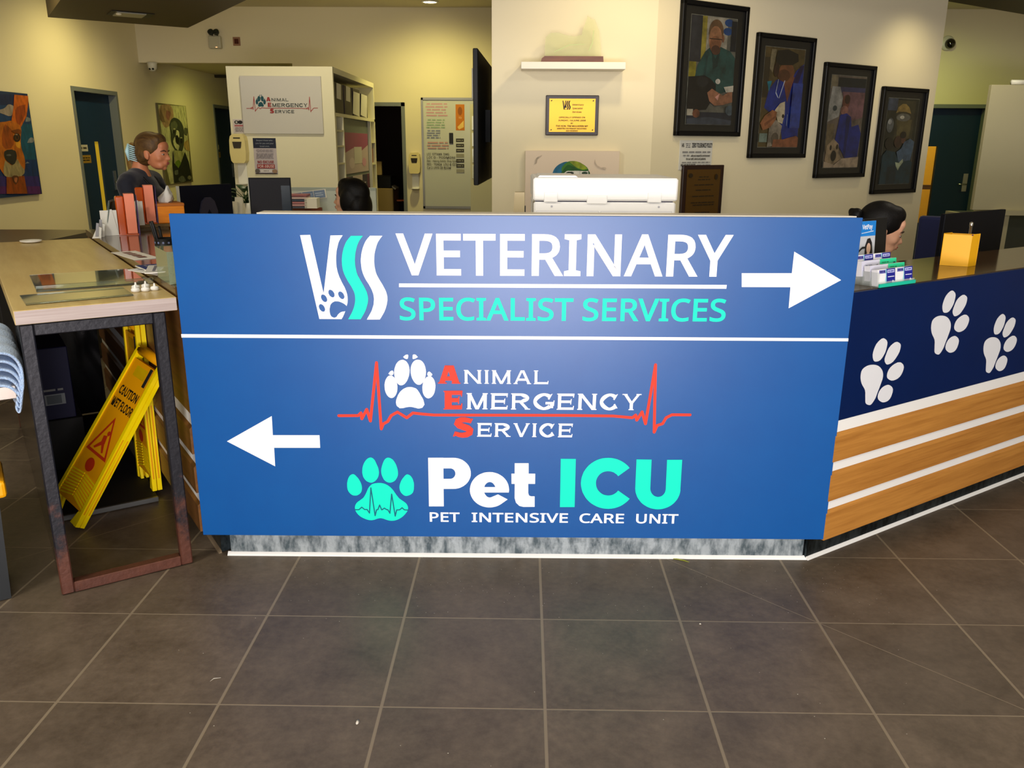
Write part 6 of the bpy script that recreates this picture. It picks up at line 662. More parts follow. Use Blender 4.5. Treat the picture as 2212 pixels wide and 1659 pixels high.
for j in range(4):
    for i, (dx, kd) in enumerate(pos[j]):
        wdt = .050 if j in (0, 3) else .098
        side = '' if (kd in ('pale', 'mint')) else (', left half' if i < 2 else ', right half')
        t = rthing('card_stack', '%s stack of cards in %s of the clear brochure stand%s' % ({'white': 'white', 'navy': 'navy', 'pale': 'pale lilac', 'mint': 'mint green'}[kd], lab[j], side), 'cards', .275 + dx, .050 - .0345 + j * .031, RZ + .0045 + j * .013, rx=-8)
        hh = .056 if j in (0, 3) else .053
        M().box(-wdt / 2, wdt / 2, 0, .022, 0, hh).build('cards', CW, t)
        a = Art(-.0002); a.rect(PAL[kd], -wdt / 2, wdt / 2, 0, hh)
        if kd == 'white': a.rect('96 98 176', -wdt * .3, wdt * .46, hh * .74, hh * .95); a.lines('40 40 110', -wdt * .25, wdt * .4, hh * .78, hh * .92, 1); a.poly('150 214 226', [(wdt * .5, hh), (wdt * .38, hh), (wdt * .44, hh * .6), (wdt * .36, hh * .3), (wdt * .42, 0), (wdt * .5, 0)])
        elif kd == 'navy': a.rect('190 194 236', -wdt * .42, wdt * .4, hh * .74, hh * .93); a.lines('60 64 160', -wdt * .36, wdt * .34, hh * .77, hh * .9, 1); a.rect('226 228 244', -wdt * .38, wdt * .36, hh * .47, hh * .52); a.ell('220 224 244', wdt * .2, hh * .16, .005, .006); a.ell('220 224 244', wdt * .36, hh * .1, .004, .005)
        elif kd == 'pale': a.lines('120 124 150', -wdt * .3, wdt * .1, hh * .6, hh * .75, 1); a.poly('40 40 50', [(wdt * .2, hh * .4), (wdt * .26, hh * .66), (wdt * .44, hh * .72), (wdt * .46, hh * .45)])
        else: a.lines('20 130 90', -wdt * .4, wdt * .05, hh * .55, hh * .85, 2); a.ell('16 50 60', wdt * .36, hh * .42, .013, .018)
        a.build('card_front', None, t)
bd = rthing('brochure_card', 'tall brochure card with blue heading and photo of a dark-haired woman', 'brochure', .36, .198, RZ, rx=-4)
M().box(-.052, .050, 0, .004, .0, .205).build('card', CW, bd)
a = Art(-.0003); a.rect('196 200 206', -.052, .050, 0, .168); a.rect('22 128 214', -.052, .050, .150, .205); a.text('236 240 246', 'VetPay', -.001, .176, .016, w=.062, bold=.05); a.poly('226 232 240', [(-.035, .160), (.036, .166), (.036, .169), (-.035, .162)])
a.poly('26 24 28', [(-.012, .060), (-.010, .115), (.002, .140), (.018, .142), (.030, .125), (.036, .09), (.040, .055), (.044, .03), (-.02, .03)]); a.ell('214 176 150', .010, .104, .0125, .020); a.ell('222 190 168', .009, .085, .008, .006)
a.poly('24 28 56', [(-.028, .03), (-.020, .055), (.0, .066), (.012, .05), (.028, .064), (.040, .045), (.044, .03), (.044, 0), (-.03, 0)]); a.poly('196 150 124', [(.004, .072), (.018, .072), (.012, .048)]); a.poly('20 26 30', [(-.052, .098), (-.03, .112), (-.012, .112), (-.012, .105), (-.03, .104), (-.052, .090)])
a.build('card_front', None, bd)
bb = rthing('display_board', 'black display board standing behind the tall brochure card', 'display board', .43, .212, RZ, rx=-4)
M().box(-.075, .072, 0, .008, 0, .212, bev=.001).build('board', mat('board_black', (9, 10, 11), .6), bb)
yb = rthing('yellow_box', 'folded yellow paper box with open top on right wing', 'box', .965, .185, RZ, rz=0)
YB1 = mat('yellow_card', (240, 176, 8), .5)
b = M(); P4 = [(-.058, .045), (-.006, -.045), (.062, -.040), (.010, .050)]
b.prism(P4, 0, .004, YB1)
for i in range(4):
    p, q = Vector(P4[i]), Vector(P4[(i + 1) % 4]); nn = Vector((-(q - p).y, (q - p).x)).normalized() * .0015
    b.prism([tuple(p), tuple(q), tuple(q + nn), tuple(p + nn)], .004, .128 + (.003 if i % 2 else 0), YB1)
b.build('box_body', YB1, yb)
a = Art(); a.poly('70 30 110', [(-.008, .126), (.004, .126), (-.002, .134)]); a.build('purple_tab', None, yb, (-.005, -.046, 0), None)
pn = rthing('counter_pen', 'silver pen standing in a holder behind the yellow box', 'pen', 1.075, .215, RZ)
M().box(-.035, .035, -.02, .02, 0, .006, PLASTIC, bev=.002).build('pen_base', PLASTIC, pn); M().lathe([(.002, .006), (.0055, .02), (.0055, .15), (.007, .155), (.007, .168), (0, .172)], CHROME, 12).build('pen_barrel', CHROME, pn)
# workstation behind the right wing
dk_ = rthing('staff_desk', 'low pale staff desk behind the right wing counter', 'desk', 1.6, .78, 0)
M().box(-.08, 1.4, -.365, .02, .72, .75).build('desk_top', WHITE, dk_); [M().box(x, x + .04, -.36, .01, .003, .72).build('desk_panel', WHITE, dk_) for x in (-.07, 1.34)]
def monitor(t, w, h, z0, back=BLACKPL, face=None):
    """screen faces +y; local origin on the desk"""
    M().box(-w / 2, w / 2, -.012, .012, z0, z0 + h, bev=.003).build('housing', back, t)
    M().box(-w / 2 + .012, w / 2 - .012, .0122, .0128, z0 + .015, z0 + h - .012).build('screen', face or mat('screen_off', (16, 18, 24), .15), t)
    M().box(-.03, .03, -.04, -.012, .012, z0 + h * .45).build('stand_neck', back, t); M().box(-.12, .12, -.11, .06, 0, .012, bev=.003).build('stand_base', back, t)
mr = rthing('monitor', 'wide black monitor seen from behind on the right wing', 'monitor', 1.72, .56, .7505, rz=3)
monitor(mr, .60, .315, .120, mat('monitor_black_navy', (7, 9, 18), .5, spec=.2)); M().box(-.30, .30, -.0135, -.0122, .215, .217, mat('seam_grey', (30, 36, 48), .5)).build('housing_seam', None, mr)
# ================================================================ PRINTER AND THINGS BEHIND THE SIGN
pr_ = thing('printer', 'large white printer standing behind the sign, back turned to the hall', 'printer', (.226, 1.16, .8515), 1)
PW = mat('printer_white', (244, 243, 243), .45); GAP = mat('panel_gap_grey', (92, 88, 110), .7)
M().box(-.262, .258, 0, .42, .01, .437, bev=.006).build('printer_body', PW, pr_)
M().box(-.264, .262, -.004, .43, .4415, .523, bev=.006).build('scanner_lid', PW, pr_)
M().box(-.255, .25, .02, .40, .4365, .443).build('seam', GAP, pr_)
for x in (-.200, .178): M().box(x - .025, x + .025, -.008, .02, .437, .473, bev=.002).build('hinge_cover', PW, pr_)
M().box(-.068, .006, -.0075, .02, .431, .463, bev=.002).build('latch_cover', PW, pr_)
a = Art(-.0085, .0002); G2 = '196 196 204'
for x0, x1, z0, z1 in ((-.252, -.02, .30, .420), (-.016, .245, .30, .420)):
    for q in ((x0, x1, z1 - .0008, z1), (x0, x0 + .0008, z0, z1), (x1 - .0008, x1, z0, z1)): pass
a.y = -.0003
for x0, x1, z0, z1 in ((-.252, -.024, .28, .405), (-.016, .245, .28, .405)): a.rect(G2, x0, x1, z1 - .001, z1); a.rect(G2, x0, x0 + .001, z0, z1); a.rect(G2, x1 - .001, x1, z0, z1)
for x in (-.196, .196): a.ell('180 180 190', x, .421, .004, .004, n=10)
a.build('panel_lines', None, pr_)
M().prism([(-.249, .5235), (-.10, .5235), (-.11, .530), (-.24, .530)], .02, .3, PW, 'y').build('paper_cover', PW, pr_)
M().box(-.25, -.22, .03, .4, 0, .01).box(.22, .25, .03, .4, 0, .01).build('foot', BLACKPL, pr_)
tp = thing('card_reader', 'slim beige terminal standing on end left of the printer', 'terminal', (-.098, 1.165, .8515), 0)
M().prism([(-.036, .0), (.030, .0), (.028, .47), (-.008, .47)], 0, .06, mat('beige_plastic', (176, 160, 122), .5), 'y').build('terminal_body', None, tp)
M().box(.029, .033, .015, .045, .34, .42, BLACKPL).build('terminal_buttons', BLACKPL, tp)
# ================================================================ ON THE PILLAR AND THE ANGLED WALL
sh = thing('wall_shelf', 'short white floating shelf on the pillar', 'shelf', (.182, 2.9, 1.876), 0)
M().box(-.277, .277, -.155, 0, 0, .036, bev=.002).build('shelf_board', mat('shelf_white', (238, 232, 216), .5), sh)
tr = thing('glass_trophy', 'clear glass trophy with a jagged top on wooden base, on the floating shelf', 'trophy', (.18, 2.815, 1.9125), 0)
M().prism([(-.17, 0), (.163, 0), (.160, .030), (-.150, .030), (-.166, .018)], -.045, .035, mat('trophy_wood', (112, 58, 14), .35, noise=((6, 40, 40), (84, 40, 8), .35, .7)), 'y').build('wood_base', None, tr)
M().prism([(-.148, .0305), (.150, .0305), (.150, .07), (.142, .12), (.138, .155), (.124, .185), (.112, .215), (.098, .214), (.074, .232), (.066, .205), (.052, .170), (.046, .140), (.010, .130), (-.04, .137), (-.08, .150), (-.12, .148), (-.144, .128), (-.150, .08)], -.016, .012, mat('trophy_glass', (214, 222, 164), .08, alpha=.24), 'y').build('glass_plate', None, tr)
a = Art(-.0165); 
for q in ([(-.10, .05), (-.02, .085), (.06, .09), (.06, .094), (-.02, .091), (-.10, .056)], [(.082, .06), (.10, .10), (.105, .16), (.110, .16), (.105, .095), (.088, .058)]): a.poly('186 196 140', q)
a.build('engraving', None, tr)
def plaque(name, label, loc, rz, w, h, t, frame, face, cat='plaque'):
    o = thing(name, label, cat, loc, rz)
    M().box(-w / 2, w / 2, -t, -.0015, -h / 2, h / 2, bev=.001 if t < .01 else .003).build('backing', frame, o); return o
WOODK = mat('plaque_dark_wood', (40, 16, 10), .35, noise=((40, 40, 6), (28, 10, 6), .35, .7))
pq = plaque('plaque', 'brass yellow opening plaque on dark wood under the floating shelf', (.189, 2.9, 1.647), 0, .292, .211, .014, WOODK, None)
K = '34 26 4'; BR = mat('brass_plate_yellow', (240, 182, 6), .32, metal=.2)
a = Art(-.0145); a.rect(BR, -.127, .127, -.088, .088)
for x in (-.115, .115):
    for z in (-.077, .077): a.ell(K, x, z, .0045, .003, 30, 10)
k_ = .165
for nm in ('vss_white', 'vss_teal'): a.sheets(nm, paint(K), k_, .078, -.121)
for i, t in enumerate(('Veterinary', 'Specialist', 'Services')): a.text(K, t, .0, .052 - i * .019, .0085, w=(.064, .058, .052)[i], bold=.03, align='l', slant=.2)
for t, z, w, hh in (('OFFICIALLY OPENED ON', -.014, .145, .0068), ('SUNDAY, 1st JUNE 2008', -.030, .152, .0068), ('BY', -.045, .014, .0065), ('THE HON. TIM MULHERIN MP', -.060, .178, .0075), ('MINISTER FOR PRIMARY INDUSTRIES', -.073, .164, .006), ('AND FISHERIES', -.085, .068, .006)): a.text(K, t, 0, z, hh, w=w, bold=.045, slant=.12)
a.build('engraved_plate', None, pq, label='yellow brass plate with black engraved text')
def brushed(data):
    out = []
    for c, q in data:
        c = tuple(int(v) for v in c.split()); out.append((mat('brush_%d_%d_%d' % c, c, .6, noise=((22, 22, 9), tuple(int(v * .68) for v in c), .40, .70)), q))
    return out
cv = thing('canvas', 'pale canvas print with a blue and green painted bird head, half hidden behind the printer', 'painting', (-.06, 2.862, 1.0), 0)
M().box(-.007 + .0, .517, .0005, .036, -.08, .458).build('canvas_body', mat('canvas_cream', (222, 205, 185), .8), cv)
a = Art(-.0002); a.cast(brushed(ART['owl'][1:])); a.build('painted_image', None, cv)
# four framed photographs stepping down the angled wall
FRB = mat('frame_black', (7, 7, 9), .4, spec=.3); MATB = mat('mount_charcoal', (22, 22, 21), .4, coat=.35)
def glossy(c): c = tuple(int(v) for v in c.split()); c2 = tuple(int(v * .86) for v in c); return mat('photo_%d_%d_%d' % c, c2, .35, coat=.5, noise=((16, 16, 16), tuple(int(v * .55) for v in c2), .38, .72))
def photo_frame(label, s, z, layers):
    u_ = Vector((math.cos(R(34)), math.sin(R(34)))); p = Vector((.638, 2.9)) + u_ * s
    t = thing('framed_photo', label, 'framed photo', (p.x, p.y, z), 34, 'framed clinic photographs on the angled wall')
    w, h = .525, .712; b = M()
    for q in ((-w / 2, w / 2, h / 2 - .026, h / 2), (-w / 2, w / 2, -h / 2, -h / 2 + .026), (-w / 2, -w / 2 + .026, -h / 2, h / 2), (w / 2 - .026, w / 2, -h / 2, h / 2)): b.box(q[0], q[1], -.030, -.0015, q[2], q[3], bev=.003)
    b.build('frame', FRB, t)
    M().box(-w / 2 + .02, w / 2 - .02, -.014, -.002, -h / 2 + .02, h / 2 - .02).build('mount', MATB, t)
    pwid, ph, cx, cz = .362, .575, -.003, -.003
    a = Art(-.0145, .0003); a.rect(glossy('120 122 112'), cx - pwid / 2 - .003, cx + pwid / 2 + .003, cz - ph / 2 - .003, cz + ph / 2 + .003)
    for c, pts in layers:
        if pts[0] == 'e': _, ex, ey, rx, ry, *rot = pts; q = [(ex + rx * math.cos(i * math.pi / 12), ey + ry * math.sin(i * math.pi / 12)) for i in range(24)]
        else: q = pts
        q = [(min(1, max(0, a_)), min(1, max(0, b_))) for a_, b_ in q]
        a.poly(glossy(c), [(cx - pwid / 2 + a_ * pwid, cz + ph / 2 - b_ * ph) for a_, b_ in q])
    a.build('photograph', None, t)
    return t
F_ = [(0, 0), (1, 0), (1, 1), (0, 1)]
def rc(a, b, c, d): return [(a, c), (b, c), (b, d), (a, d)]
photo_frame('framed photo of a man in teal examining a black dog, highest of the four', .418, 1.900, [('92 92 84', F_), ('44 46 52', rc(0, .25, 0, .42)), ('142 132 50', rc(.24, .34, 0, .4)), ('150 146 132', rc(.34, .8, 0, .4)), ('26 64 120', ['e', .82, .04, .1, .035]), ('26 64 120', ['e', .8, .12, .1, .035]), ('22 26 36', rc(.88, 1, .02, .3)), ('128 122 34', rc(0, .15, .42, .56)),
    ('32 68 66', [(.12, .60), (.18, .45), (.33, .32), (.45, .27), (.52, .34), (.62, .26), (.88, .30), (1, .36), (1, .66), (.6, .72), (.15, .66)]), ('20 44 44', [(.46, .30), (.56, .38), (.66, .28), (.62, .45), (.52, .48)]), ('26 56 56', [(.36, .36), (.40, .36), (.36, .62), (.30, .62)]), ('96 72 48', ['e', .54, .13, .16, .11]), ('152 108 76', ['e', .53, .20, .145, .12]), ('128 84 58', ['e', .53, .25, .12, .08]), ('72 46 36', ['e', .55, .30, .10, .045]), ('40 34 30', rc(.40, .68, .195, .203)), ('120 78 56', ['e', .70, .19, .025, .035]),
    ('13 15 18', [(0, .56), (.2, .55), (.34, .54), (.48, .57), (.6, .62), (.62, .72), (.5, .80), (.42, .86), (.2, .87), (0, .88)]), ('26 28 32', ['e', .30, .60, .13, .05]), ('140 96 72', [(.42, .70), (.52, .66), (.60, .68), (.78, .72), (.98, .66), (1, .78), (.80, .81), (.60, .82), (.48, .78)]), ('188 186 176', ['e', .64, .59, .055, .025]), ('180 176 162', [(.78, .64), (1, .62), (1, .68), (.84, .69)]), ('206 150 138', [(.60, .74), (.70, .70), (.66, .77)]), ('28 34 48', rc(0, 1, .885, 1)), ('170 166 150', rc(0, .13, .86, .92)), ('120 74 52', ['e', .2, .9, .08, .04]), ('76 92 104', ['e', .95, .86, .1, .05]), ('54 62 76', [(0, .95), (.5, .93), (1, .96), (1, 1), (0, 1)])])
photo_frame('framed photo of a vet in blue scrubs holding a pale puppy', 1.037, 1.775, [('86 72 38', F_), ('140 128 96', [(.16, .02), (.28, .02), (.22, .25), (.12, .2)]), ('52 44 26', rc(0, .14, .1, .5)), ('18 42 134', [(.08, .60), (.16, .42), (.32, .32), (.52, .30), (.66, .36), (.80, .22), (1, .14), (1, .92), (.62, .97), (.46, .62), (.20, .64)]), ('20 120 140', [(.10, .34), (.22, .33), (.16, .44)]), ('28 14 78', [(.76, .30), (.92, .16), (1, .16), (.72, .60)]), ('120 68 48', [(.48, .28), (.78, .28), (.70, .42), (.64, .54), (.56, .42)]), ('126 78 46', ['e', .56, .24, .20, .10]), ('92 54 32', ['e', .50, .27, .16, .06]), ('24 20 16', [(.26, .10), (.30, .03), (.56, .01), (.82, .05), (.84, .12), (.70, .16), (.42, .17), (.28, .16)]), ('52 30 16', ['e', .30, .22, .07, .07]),
    ('176 186 206', [(.36, .31), (.38, .31), (.34, .44), (.40, .49), (.39, .50), (.32, .45)]), ('176 186 206', [(.52, .32), (.54, .32), (.43, .50), (.41, .50)]), ('120 140 190', rc(.66, .68, .66, .78)), ('150 140 124', [(.24, .76), (.40, .72), (.56, .78), (.50, .98), (.22, 1)]), ('94 84 70', ['e', .40, .92, .10, .07]), ('200 188 158', [(.34, .62), (.46, .55), (.58, .53), (.60, .66), (.56, .76), (.44, .74)]), ('34 28 24', ['e', .56, .68, .03, .02]), ('150 96 60', [(0, .76), (.10, .68), (.28, .62), (.40, .64), (.38, .72), (.26, .80), (.08, .83)]), ('120 72 44', [(.1, .76), (.36, .68), (.36, .70), (.12, .79)]), ('120 140 130', rc(0, .2, .86, .95)), ('140 86 56', [(.36, .92), (.60, .92), (.94, .88), (1, .90), (1, 1), (.34, 1)]), ('44 66 150', rc(.74, 1, .34, .80))])
photo_frame('framed photo of a masked person in blue with a tan dog', 1.680, 1.646, [('104 92 82', F_), ('128 118 92', rc(0, .18, 0, .14)), ('20 28 34', rc(.2, 1, .02, .13)), ('58 58 96', rc(.18, 1, .12, .18)), ('122 86 92', [(.34, .17), (1, .17), (1, .44), (.72, .48), (.50, .40)]), ('158 158 150', [(.04, .12), (.26, .12), (.38, .26), (.30, .44), (0, .50), (0, .3)]), ('50 62 66', ['e', .17, .35, .06, .03]), ('108 60 48', ['e', .47, .28, .11, .08]), ('60 34 28', ['e', .50, .25, .08, .05]), ('140 96 84', ['e', .44, .37, .11, .05]), ('16 36 122', [(.34, .42), (.52, .40), (.66, .44), (.70, .55), (.90, .52), (1, .62), (.96, .93), (.66, .92), (.52, .84), (.26, .70)]), ('10 22 84', [(.52, .42), (.64, .44), (.60, .90), (.54, .86)]), ('110 96 70', rc(0, .2, .52, .82)), ('152 132 104', [(.02, .92), (.05, .76), (.22, .68), (.38, .74), (.40, .84), (.50, .90), (.2, .99)]), ('30 26 22', ['e', .26, .87, .08, .06]), ('46 38 30', ['e', .16, .78, .03, .03]), ('46 38 30', ['e', .34, .77, .03, .03]), ('170 152 130', [(0, .93), (.3, .97), (.5, .90), (1, .88), (1, 1), (0, 1)])])
photo_frame('framed photo of surgeons in teal gowns under lamps, lowest of the four', 2.312, 1.527, [('36 38 30', F_), ('60 58 40', rc(.3, .9, .02, .5)), ('92 84 52', [(.34, .22), (.84, .24), (.80, .46), (.40, .48)]), ('148 124 66', [(.28, .17), (.34, .10), (.46, .06), (.58, .06), (.70, .10), (.78, .17), (.6, .15), (.4, .15)]), ('112 112 104', ['e', .54, .215, .23, .045]), ('206 204 190', ['e', .50, .215, .07, .02]), ('96 102 104', ['e', .14, .31, .11, .085]), ('168 172 172', ['e', .12, .27, .06, .03]), ('60 70 90', rc(.0, .3, .0, .14)), ('26 24 20', ['e', .18, .52, .14, .07]), ('62 40 32', ['e', .46, .50, .13, .07]), ('100 64 54', ['e', .62, .47, .07, .05]), ('24 22 20', ['e', .60, .42, .10, .04]), ('70 96 124', [(.44, .62), (.58, .58), (.66, .50), (.84, .46), (1, .50), (.92, .78), (.60, .80)]), ('8 54 72', [(0, .66), (.12, .60), (.40, .62), (.56, .74), (.90, .72), (1, .74), (1, 1), (0, 1)]), ('4 38 56', [(.2, .8), (.5, .78), (.5, 1), (.2, 1)]), ('176 190 160', [(.44, .74), (.56, .75), (.68, .70), (.70, .74), (.60, .80), (.56, .84), (.48, .79)])])
def angled(s): u_ = Vector((math.cos(R(34)), math.sin(R(34)))); p = Vector((.638, 2.9)) + u_ * s; return p
p = angled(.345); nt = plaque('notice', 'small white zero tolerance notice under the highest framed photo', (p.x, p.y, 1.437), 34, .265, .165, .004, WHITE, None, 'notice')
a = Art(-.0042); a.rect('206 206 200', -.131, .131, -.081, .081); Q = '38 38 40'
for nm in ('vss_white', 'vss_teal'): a.sheets(nm, paint(Q), .076, -.058, -.0256)
a.lines('110 110 112', -.088, -.050, .040, .068, 3); a.text(Q, 'ZERO TOLERANCE POLICY', .045, .044, .023, w=.165, bold=.05)
a.lines('130 130 130', -.12, .12, .008, .026, 1); a.lines('130 130 130', -.11, -.05, -.010, .006, 1); a.text(Q, 'safe and respectful environment', .034, -.008, .010, w=.155, bold=.06); a.text(Q, 'for our staff, clients and patients.', 0, -.026, .010, w=.16, bold=.06)
a.lines('130 130 130', -.12, .12, -.048, -.034, 1); a.text(Q, 'WILL NOT BE TOLERATED', -.062, -.061, .011, w=.118, bold=.06); a.lines('130 130 130', .006, .12, -.062, -.050, 1); a.lines('130 130 130', -.12, .12, -.077, -.066, 1)
a.build('printed_text', None, nt)
p = angled(.405); pq2 = plaque('plaque', 'dark bronze award plaque in dark frame, partly behind the printer', (p.x, p.y, 1.208), 34, .335, .345, .02, WOODK, None)
a = Art(-.0205); a.rect(mat('bronze_plate', (84, 58, 14), .32, metal=.25), -.137, .137, -.150, .148); Q = '36 24 4'
for z, w in ((.105, .09), (.090, .11), (.060, .17), (.030, .14), (-.005, .20), (-.042, .21), (-.056, .19), (-.100, .14), (-.122, .15), (-.134, .19)): a.lines(Q, -w / 2, w / 2, z - .006, z + .006, 1)
a.ell(Q, .10, .105, .012, .016); a.ell(Q, -.11, .115, .016, .012); a.build('engraved_plate', None, pq2)
# TV on the far side of the pillar, seen edge on from behind
tv = thing('television', 'large flat black television mounted on the side of the pillar, seen edge on', 'television', (-.345, 3.15, 1.255), 88.3)
M().box(0, 1.21, -.0, .030, 0, .765, bev=.004).build('housing', BLACKPL, tv); M().box(.012, 1.2, .0302, .0308, .02, .75).build('screen', mat('screen_off', (16, 18, 24), .15), tv)
M().box(.55, .85, -.030, -.0, .25, .45).build('wall_bracket', BLACKPL, tv)
M().box(.03, .2, .031, .04, .49, .66, bev=.002).build('side_card', mat('card_holder_grey', (186, 184, 168), .5), tv)

# ================================================================ BACK OF THE ROOM
CREAM = mat('unit_cream', (224, 218, 190), .6)
ub = thing('shelving_unit', 'tall cream shelving wall with logo board on its end, left of the dark doorway', 'shelving', (-2.78, 6.0, 0), 0)
L_, Wd, H_ = 2.12, .965, 2.158
b = M(); b.box(0, Wd, 0, .04, .003, H_).box(0, .60, .04, L_, .003, H_).box(.60, Wd, .04, L_, H_ - .05, H_).box(.60, Wd, .04, L_, 1.735, 1.765).box(.60, Wd, L_ - .04, L_, .003, H_ - .05).box(.60, Wd, .04, .06, .003, 1.735)
b.box(.60, Wd, .36, .39, .003, 1.735).box(.60, Wd, 1.82, 1.85, .003, 1.735).box(.60, Wd, .39, 1.82, .60, .63)
b.build('carcass', CREAM, ub)
for z in (.75, .95, 1.13, 1.30, 1.46, 1.60): M().box(.62, Wd - .002, .062, .36, z, z + .016).build('pigeonhole_shelf', CREAM, ub)
for z in (.72, .98, 1.26, 1.50): M().box(.62, Wd - .002, 1.85, L_ - .04, z, z + .016).build('pigeonhole_shelf', CREAM, ub)
M().box(.90, .93, .39, 1.82, .63, 1.735).build('alcove_back', mat('alcove_grey', (96, 104, 104), .5), ub)
BX = mat('file_box_brown', (44, 32, 30), .6); PAPW = mat('paper_white', (226, 222, 212), .6)
lbl = ['nearest', 'second', 'third', 'farthest']
for i in range(4):
    t = thing('file_box', 'dark brown file box on top shelf of the shelving wall, %s of the row' % lbl[i], 'file box', (-2.78 + .685, 6.10 + i * .42, 1.766), 0, 'file boxes on the top shelf')
    M().box(0, .27, 0, .36, 0, .27 - .03 * (i == 3), bev=.003).build('box_body', BX, t)
    M().add([(.2715, .06, .13), (.2715, .26, .125), (.276, .26, .262), (.276, .06, .265)] if i < 2 else [(.2715, -.05, .02), (.2715, .30, .0), (.28, .32, .232), (.28, -.02, .236)], [(0, 1, 2, 3)], PAPW).build('taped_note', PAPW, t, label='white note')
ps = thing('poster', 'pink poster on the alcove of the shelving wall', 'poster', (-2.78 + .935, 6.48, 1.20), 90)
M().box(0, 1.28, .0, .004, 0, .40).build('paper', PAPW, ps)
a = Art(-.0005); a.rect('196 176 186', 0, 1.28, 0, .40); a.poly('150 60 110', [(.0, .40), (1.28, .40), (1.28, .28), (.9, .22), (.45, .25), (0, .20)]); a.ell('214 196 204', .36, .10, .14, .055); a.ell('206 150 180', 1.02, .10, .12, .045); a.rect('206 200 200', .48, .90, .09, .26); a.build('poster_print', None, ps)
ps = thing('poster', 'dark purple support poster below the pink one on the shelving wall', 'poster', (-2.78 + .935, 6.50, .82), 90)
M().box(0, 1.28, .0, .004, 0, .35).build('paper', PAPW, ps)
a = Art(-.0005); a.rect('34 22 58', 0, 1.28, 0, .35); a.rect('92 20 60', 0, .14, 0, .35); a.rect('92 20 60', 1.14, 1.28, 0, .35); a.rect('196 180 186', .34, .86, .29, .35); a.text('206 200 214', 'SUPPORT', .64, .215, .05, w=.84, bold=.02); a.text('206 200 214', 'US', .64, .14, .05, w=.2, bold=.02); a.text('150 140 170', 'TEAM', .72, .05, .05, w=.4, bold=.02); a.build('poster_print', None, ps)
M().box(.62, .94, 1.88, 2.05, 1.276, 1.45, bev=.01).build('red_folder', mat('folder_red', (130, 24, 24), .5), ub, label='red folder')
# logo board
lb = thing('logo_board', 'white board with heartbeat and paw logo on the end of the shelving wall', 'sign', (-2.655, 5.999, 1.575), 0)
M().box(0, .735, -.022, 0, 0, .500, bev=.002).build('board', mat('board_offwhite', (196, 192, 186), .5), lb)
a = Art(-.0224); DKG = '44 52 48'; RD = '150 36 32'; 
bq = BEAT['beat'][1]; bx = [v / 1000 for v in bq[::2]]; bz = bq[1] / 1000; kk = .65 / (max(bx) - min(bx))
for nm, c in (('beat', RD), ('aes_paw', '6 70 80'), ('aes_text', DKG), ('aes_red', RD)): a.sheets(nm, paint(c), kk, .369 - kk * (max(bx) + min(bx)) / 2, .22 - kk * bz)
a.build('printed_logo', None, lb)
nc = thing('notice', 'tiny hand-washing notice above the hand sanitiser on the shelving wall', 'notice', (-2.755, 5.999, 1.578), 0)
M().box(0, .105, -.003, 0, 0, .125).build('paper', PAPW, nc); a = Art(-.0034); a.rect('200 190 186', .002, .103, .002, .123); a.ell('20 20 22', .034, .097, .02, .016); a.ell('20 20 22', .068, .097, .022, .016); a.ell('180 176 170', .034, .097, .009, .010); a.rect('170 90 92', .014, .092, .060, .074); a.lines('120 112 112', .014, .092, .012, .055, 5); a.build('print', None, nc)
po = thing('poster', 'respect poster with navy heading and red no excuse for abuse banner', 'poster', (-2.583, 5.999, 1.215), 0)
M().box(0, .212, -.003, 0, 0, .322).build('paper', PAPW, po); a = Art(-.0034); a.rect('186 176 182', 0, .212, 0, .322); a.rect('16 26 52', 0, .212, .232, .322)
for i, t in enumerate(('Respect those who', 'care for you and your', 'loved ones.')): a.text('150 156 170', t, .106, .295 - i * .026, .013, w=(.15, .17, .09)[i], bold=.0, slant=.1)
a.lines('130 122 128', .02, .192, .195, .224, 3); a.lines('130 122 128', .02, .192, .138, .188, 5); a.text('142 20 24', 'NO EXCUSE', .106, .098, .022, w=.15, bold=.05); a.rect('142 20 24', .024, .188, .052, .088); a.text('214 190 190', 'FOR ABUSE', .106, .059, .022, w=.15, bold=.04)
a.rect('210 204 206', .05, .16, .014, .044); a.lines('70 60 66', .08, .135, .024, .034, 1); a.ell('92 86 84', .024, .028, .022, .020); a.ell('150 120 96', .186, .026, .024, .018); a.rect('44 32 28', .004, .208, 0, .008); a.build('print', None, po)
def dispenser(label, x, y, z):
    t = thing('sanitiser_dispenser', label, 'dispenser', (x, y, z), 0)
    CRM = mat('dispenser_cream', (222, 206, 140), .4)
    M().prism([(-.066, .02), (-.05, .0), (.05, .0), (.066, .02), (.074, .09), (.07, .20), (.062, .235), (.04, .255), (-.04, .255), (-.062, .235), (-.07, .20), (-.074, .09)], -.10, -.001, CRM, 'y').build('dispenser_body', CRM, t)
    M().prism([(-.035, .145), (-.03, .13), (.03, .13), (.035, .145), (.042, .188), (-.042, .188)], -.104, -.10, mat('dispenser_window', (44, 38, 30), .15), 'y').build('window', None, t)
    a = Art(-.1005); a.lines('40 34 20', -.034, .034, .208, .232, 1); a.build('label_mark', None, t)
    M().prism([(-.045, -.19), (.045, -.19), (.040, .0), (-.040, .0)], -.012, -.001, WHITE, 'y').lathe([(0, 0), (.045, 0), (.058, .012), (.05, .012), (.0, .005)], WHITE, 18, Matrix.Translation((0, -.055, -.195))).build('drip_tray', WHITE, t)
dispenser('cream hand sanitiser dispenser on the end of the shelving wall below the tiny notice', -2.70, 5.999, 1.315)
dispenser('cream hand sanitiser dispenser on the back wall between the doorway and the whiteboard', -1.462, YB - .001, 1.135)
wb = thing('whiteboard', 'tall whiteboard with handwriting and magnets on the back wall', 'whiteboard', (-1.37, YB - .001, .70), 0)
ALU = mat('aluminium_frame', (150, 148, 140), .35, metal=.8)
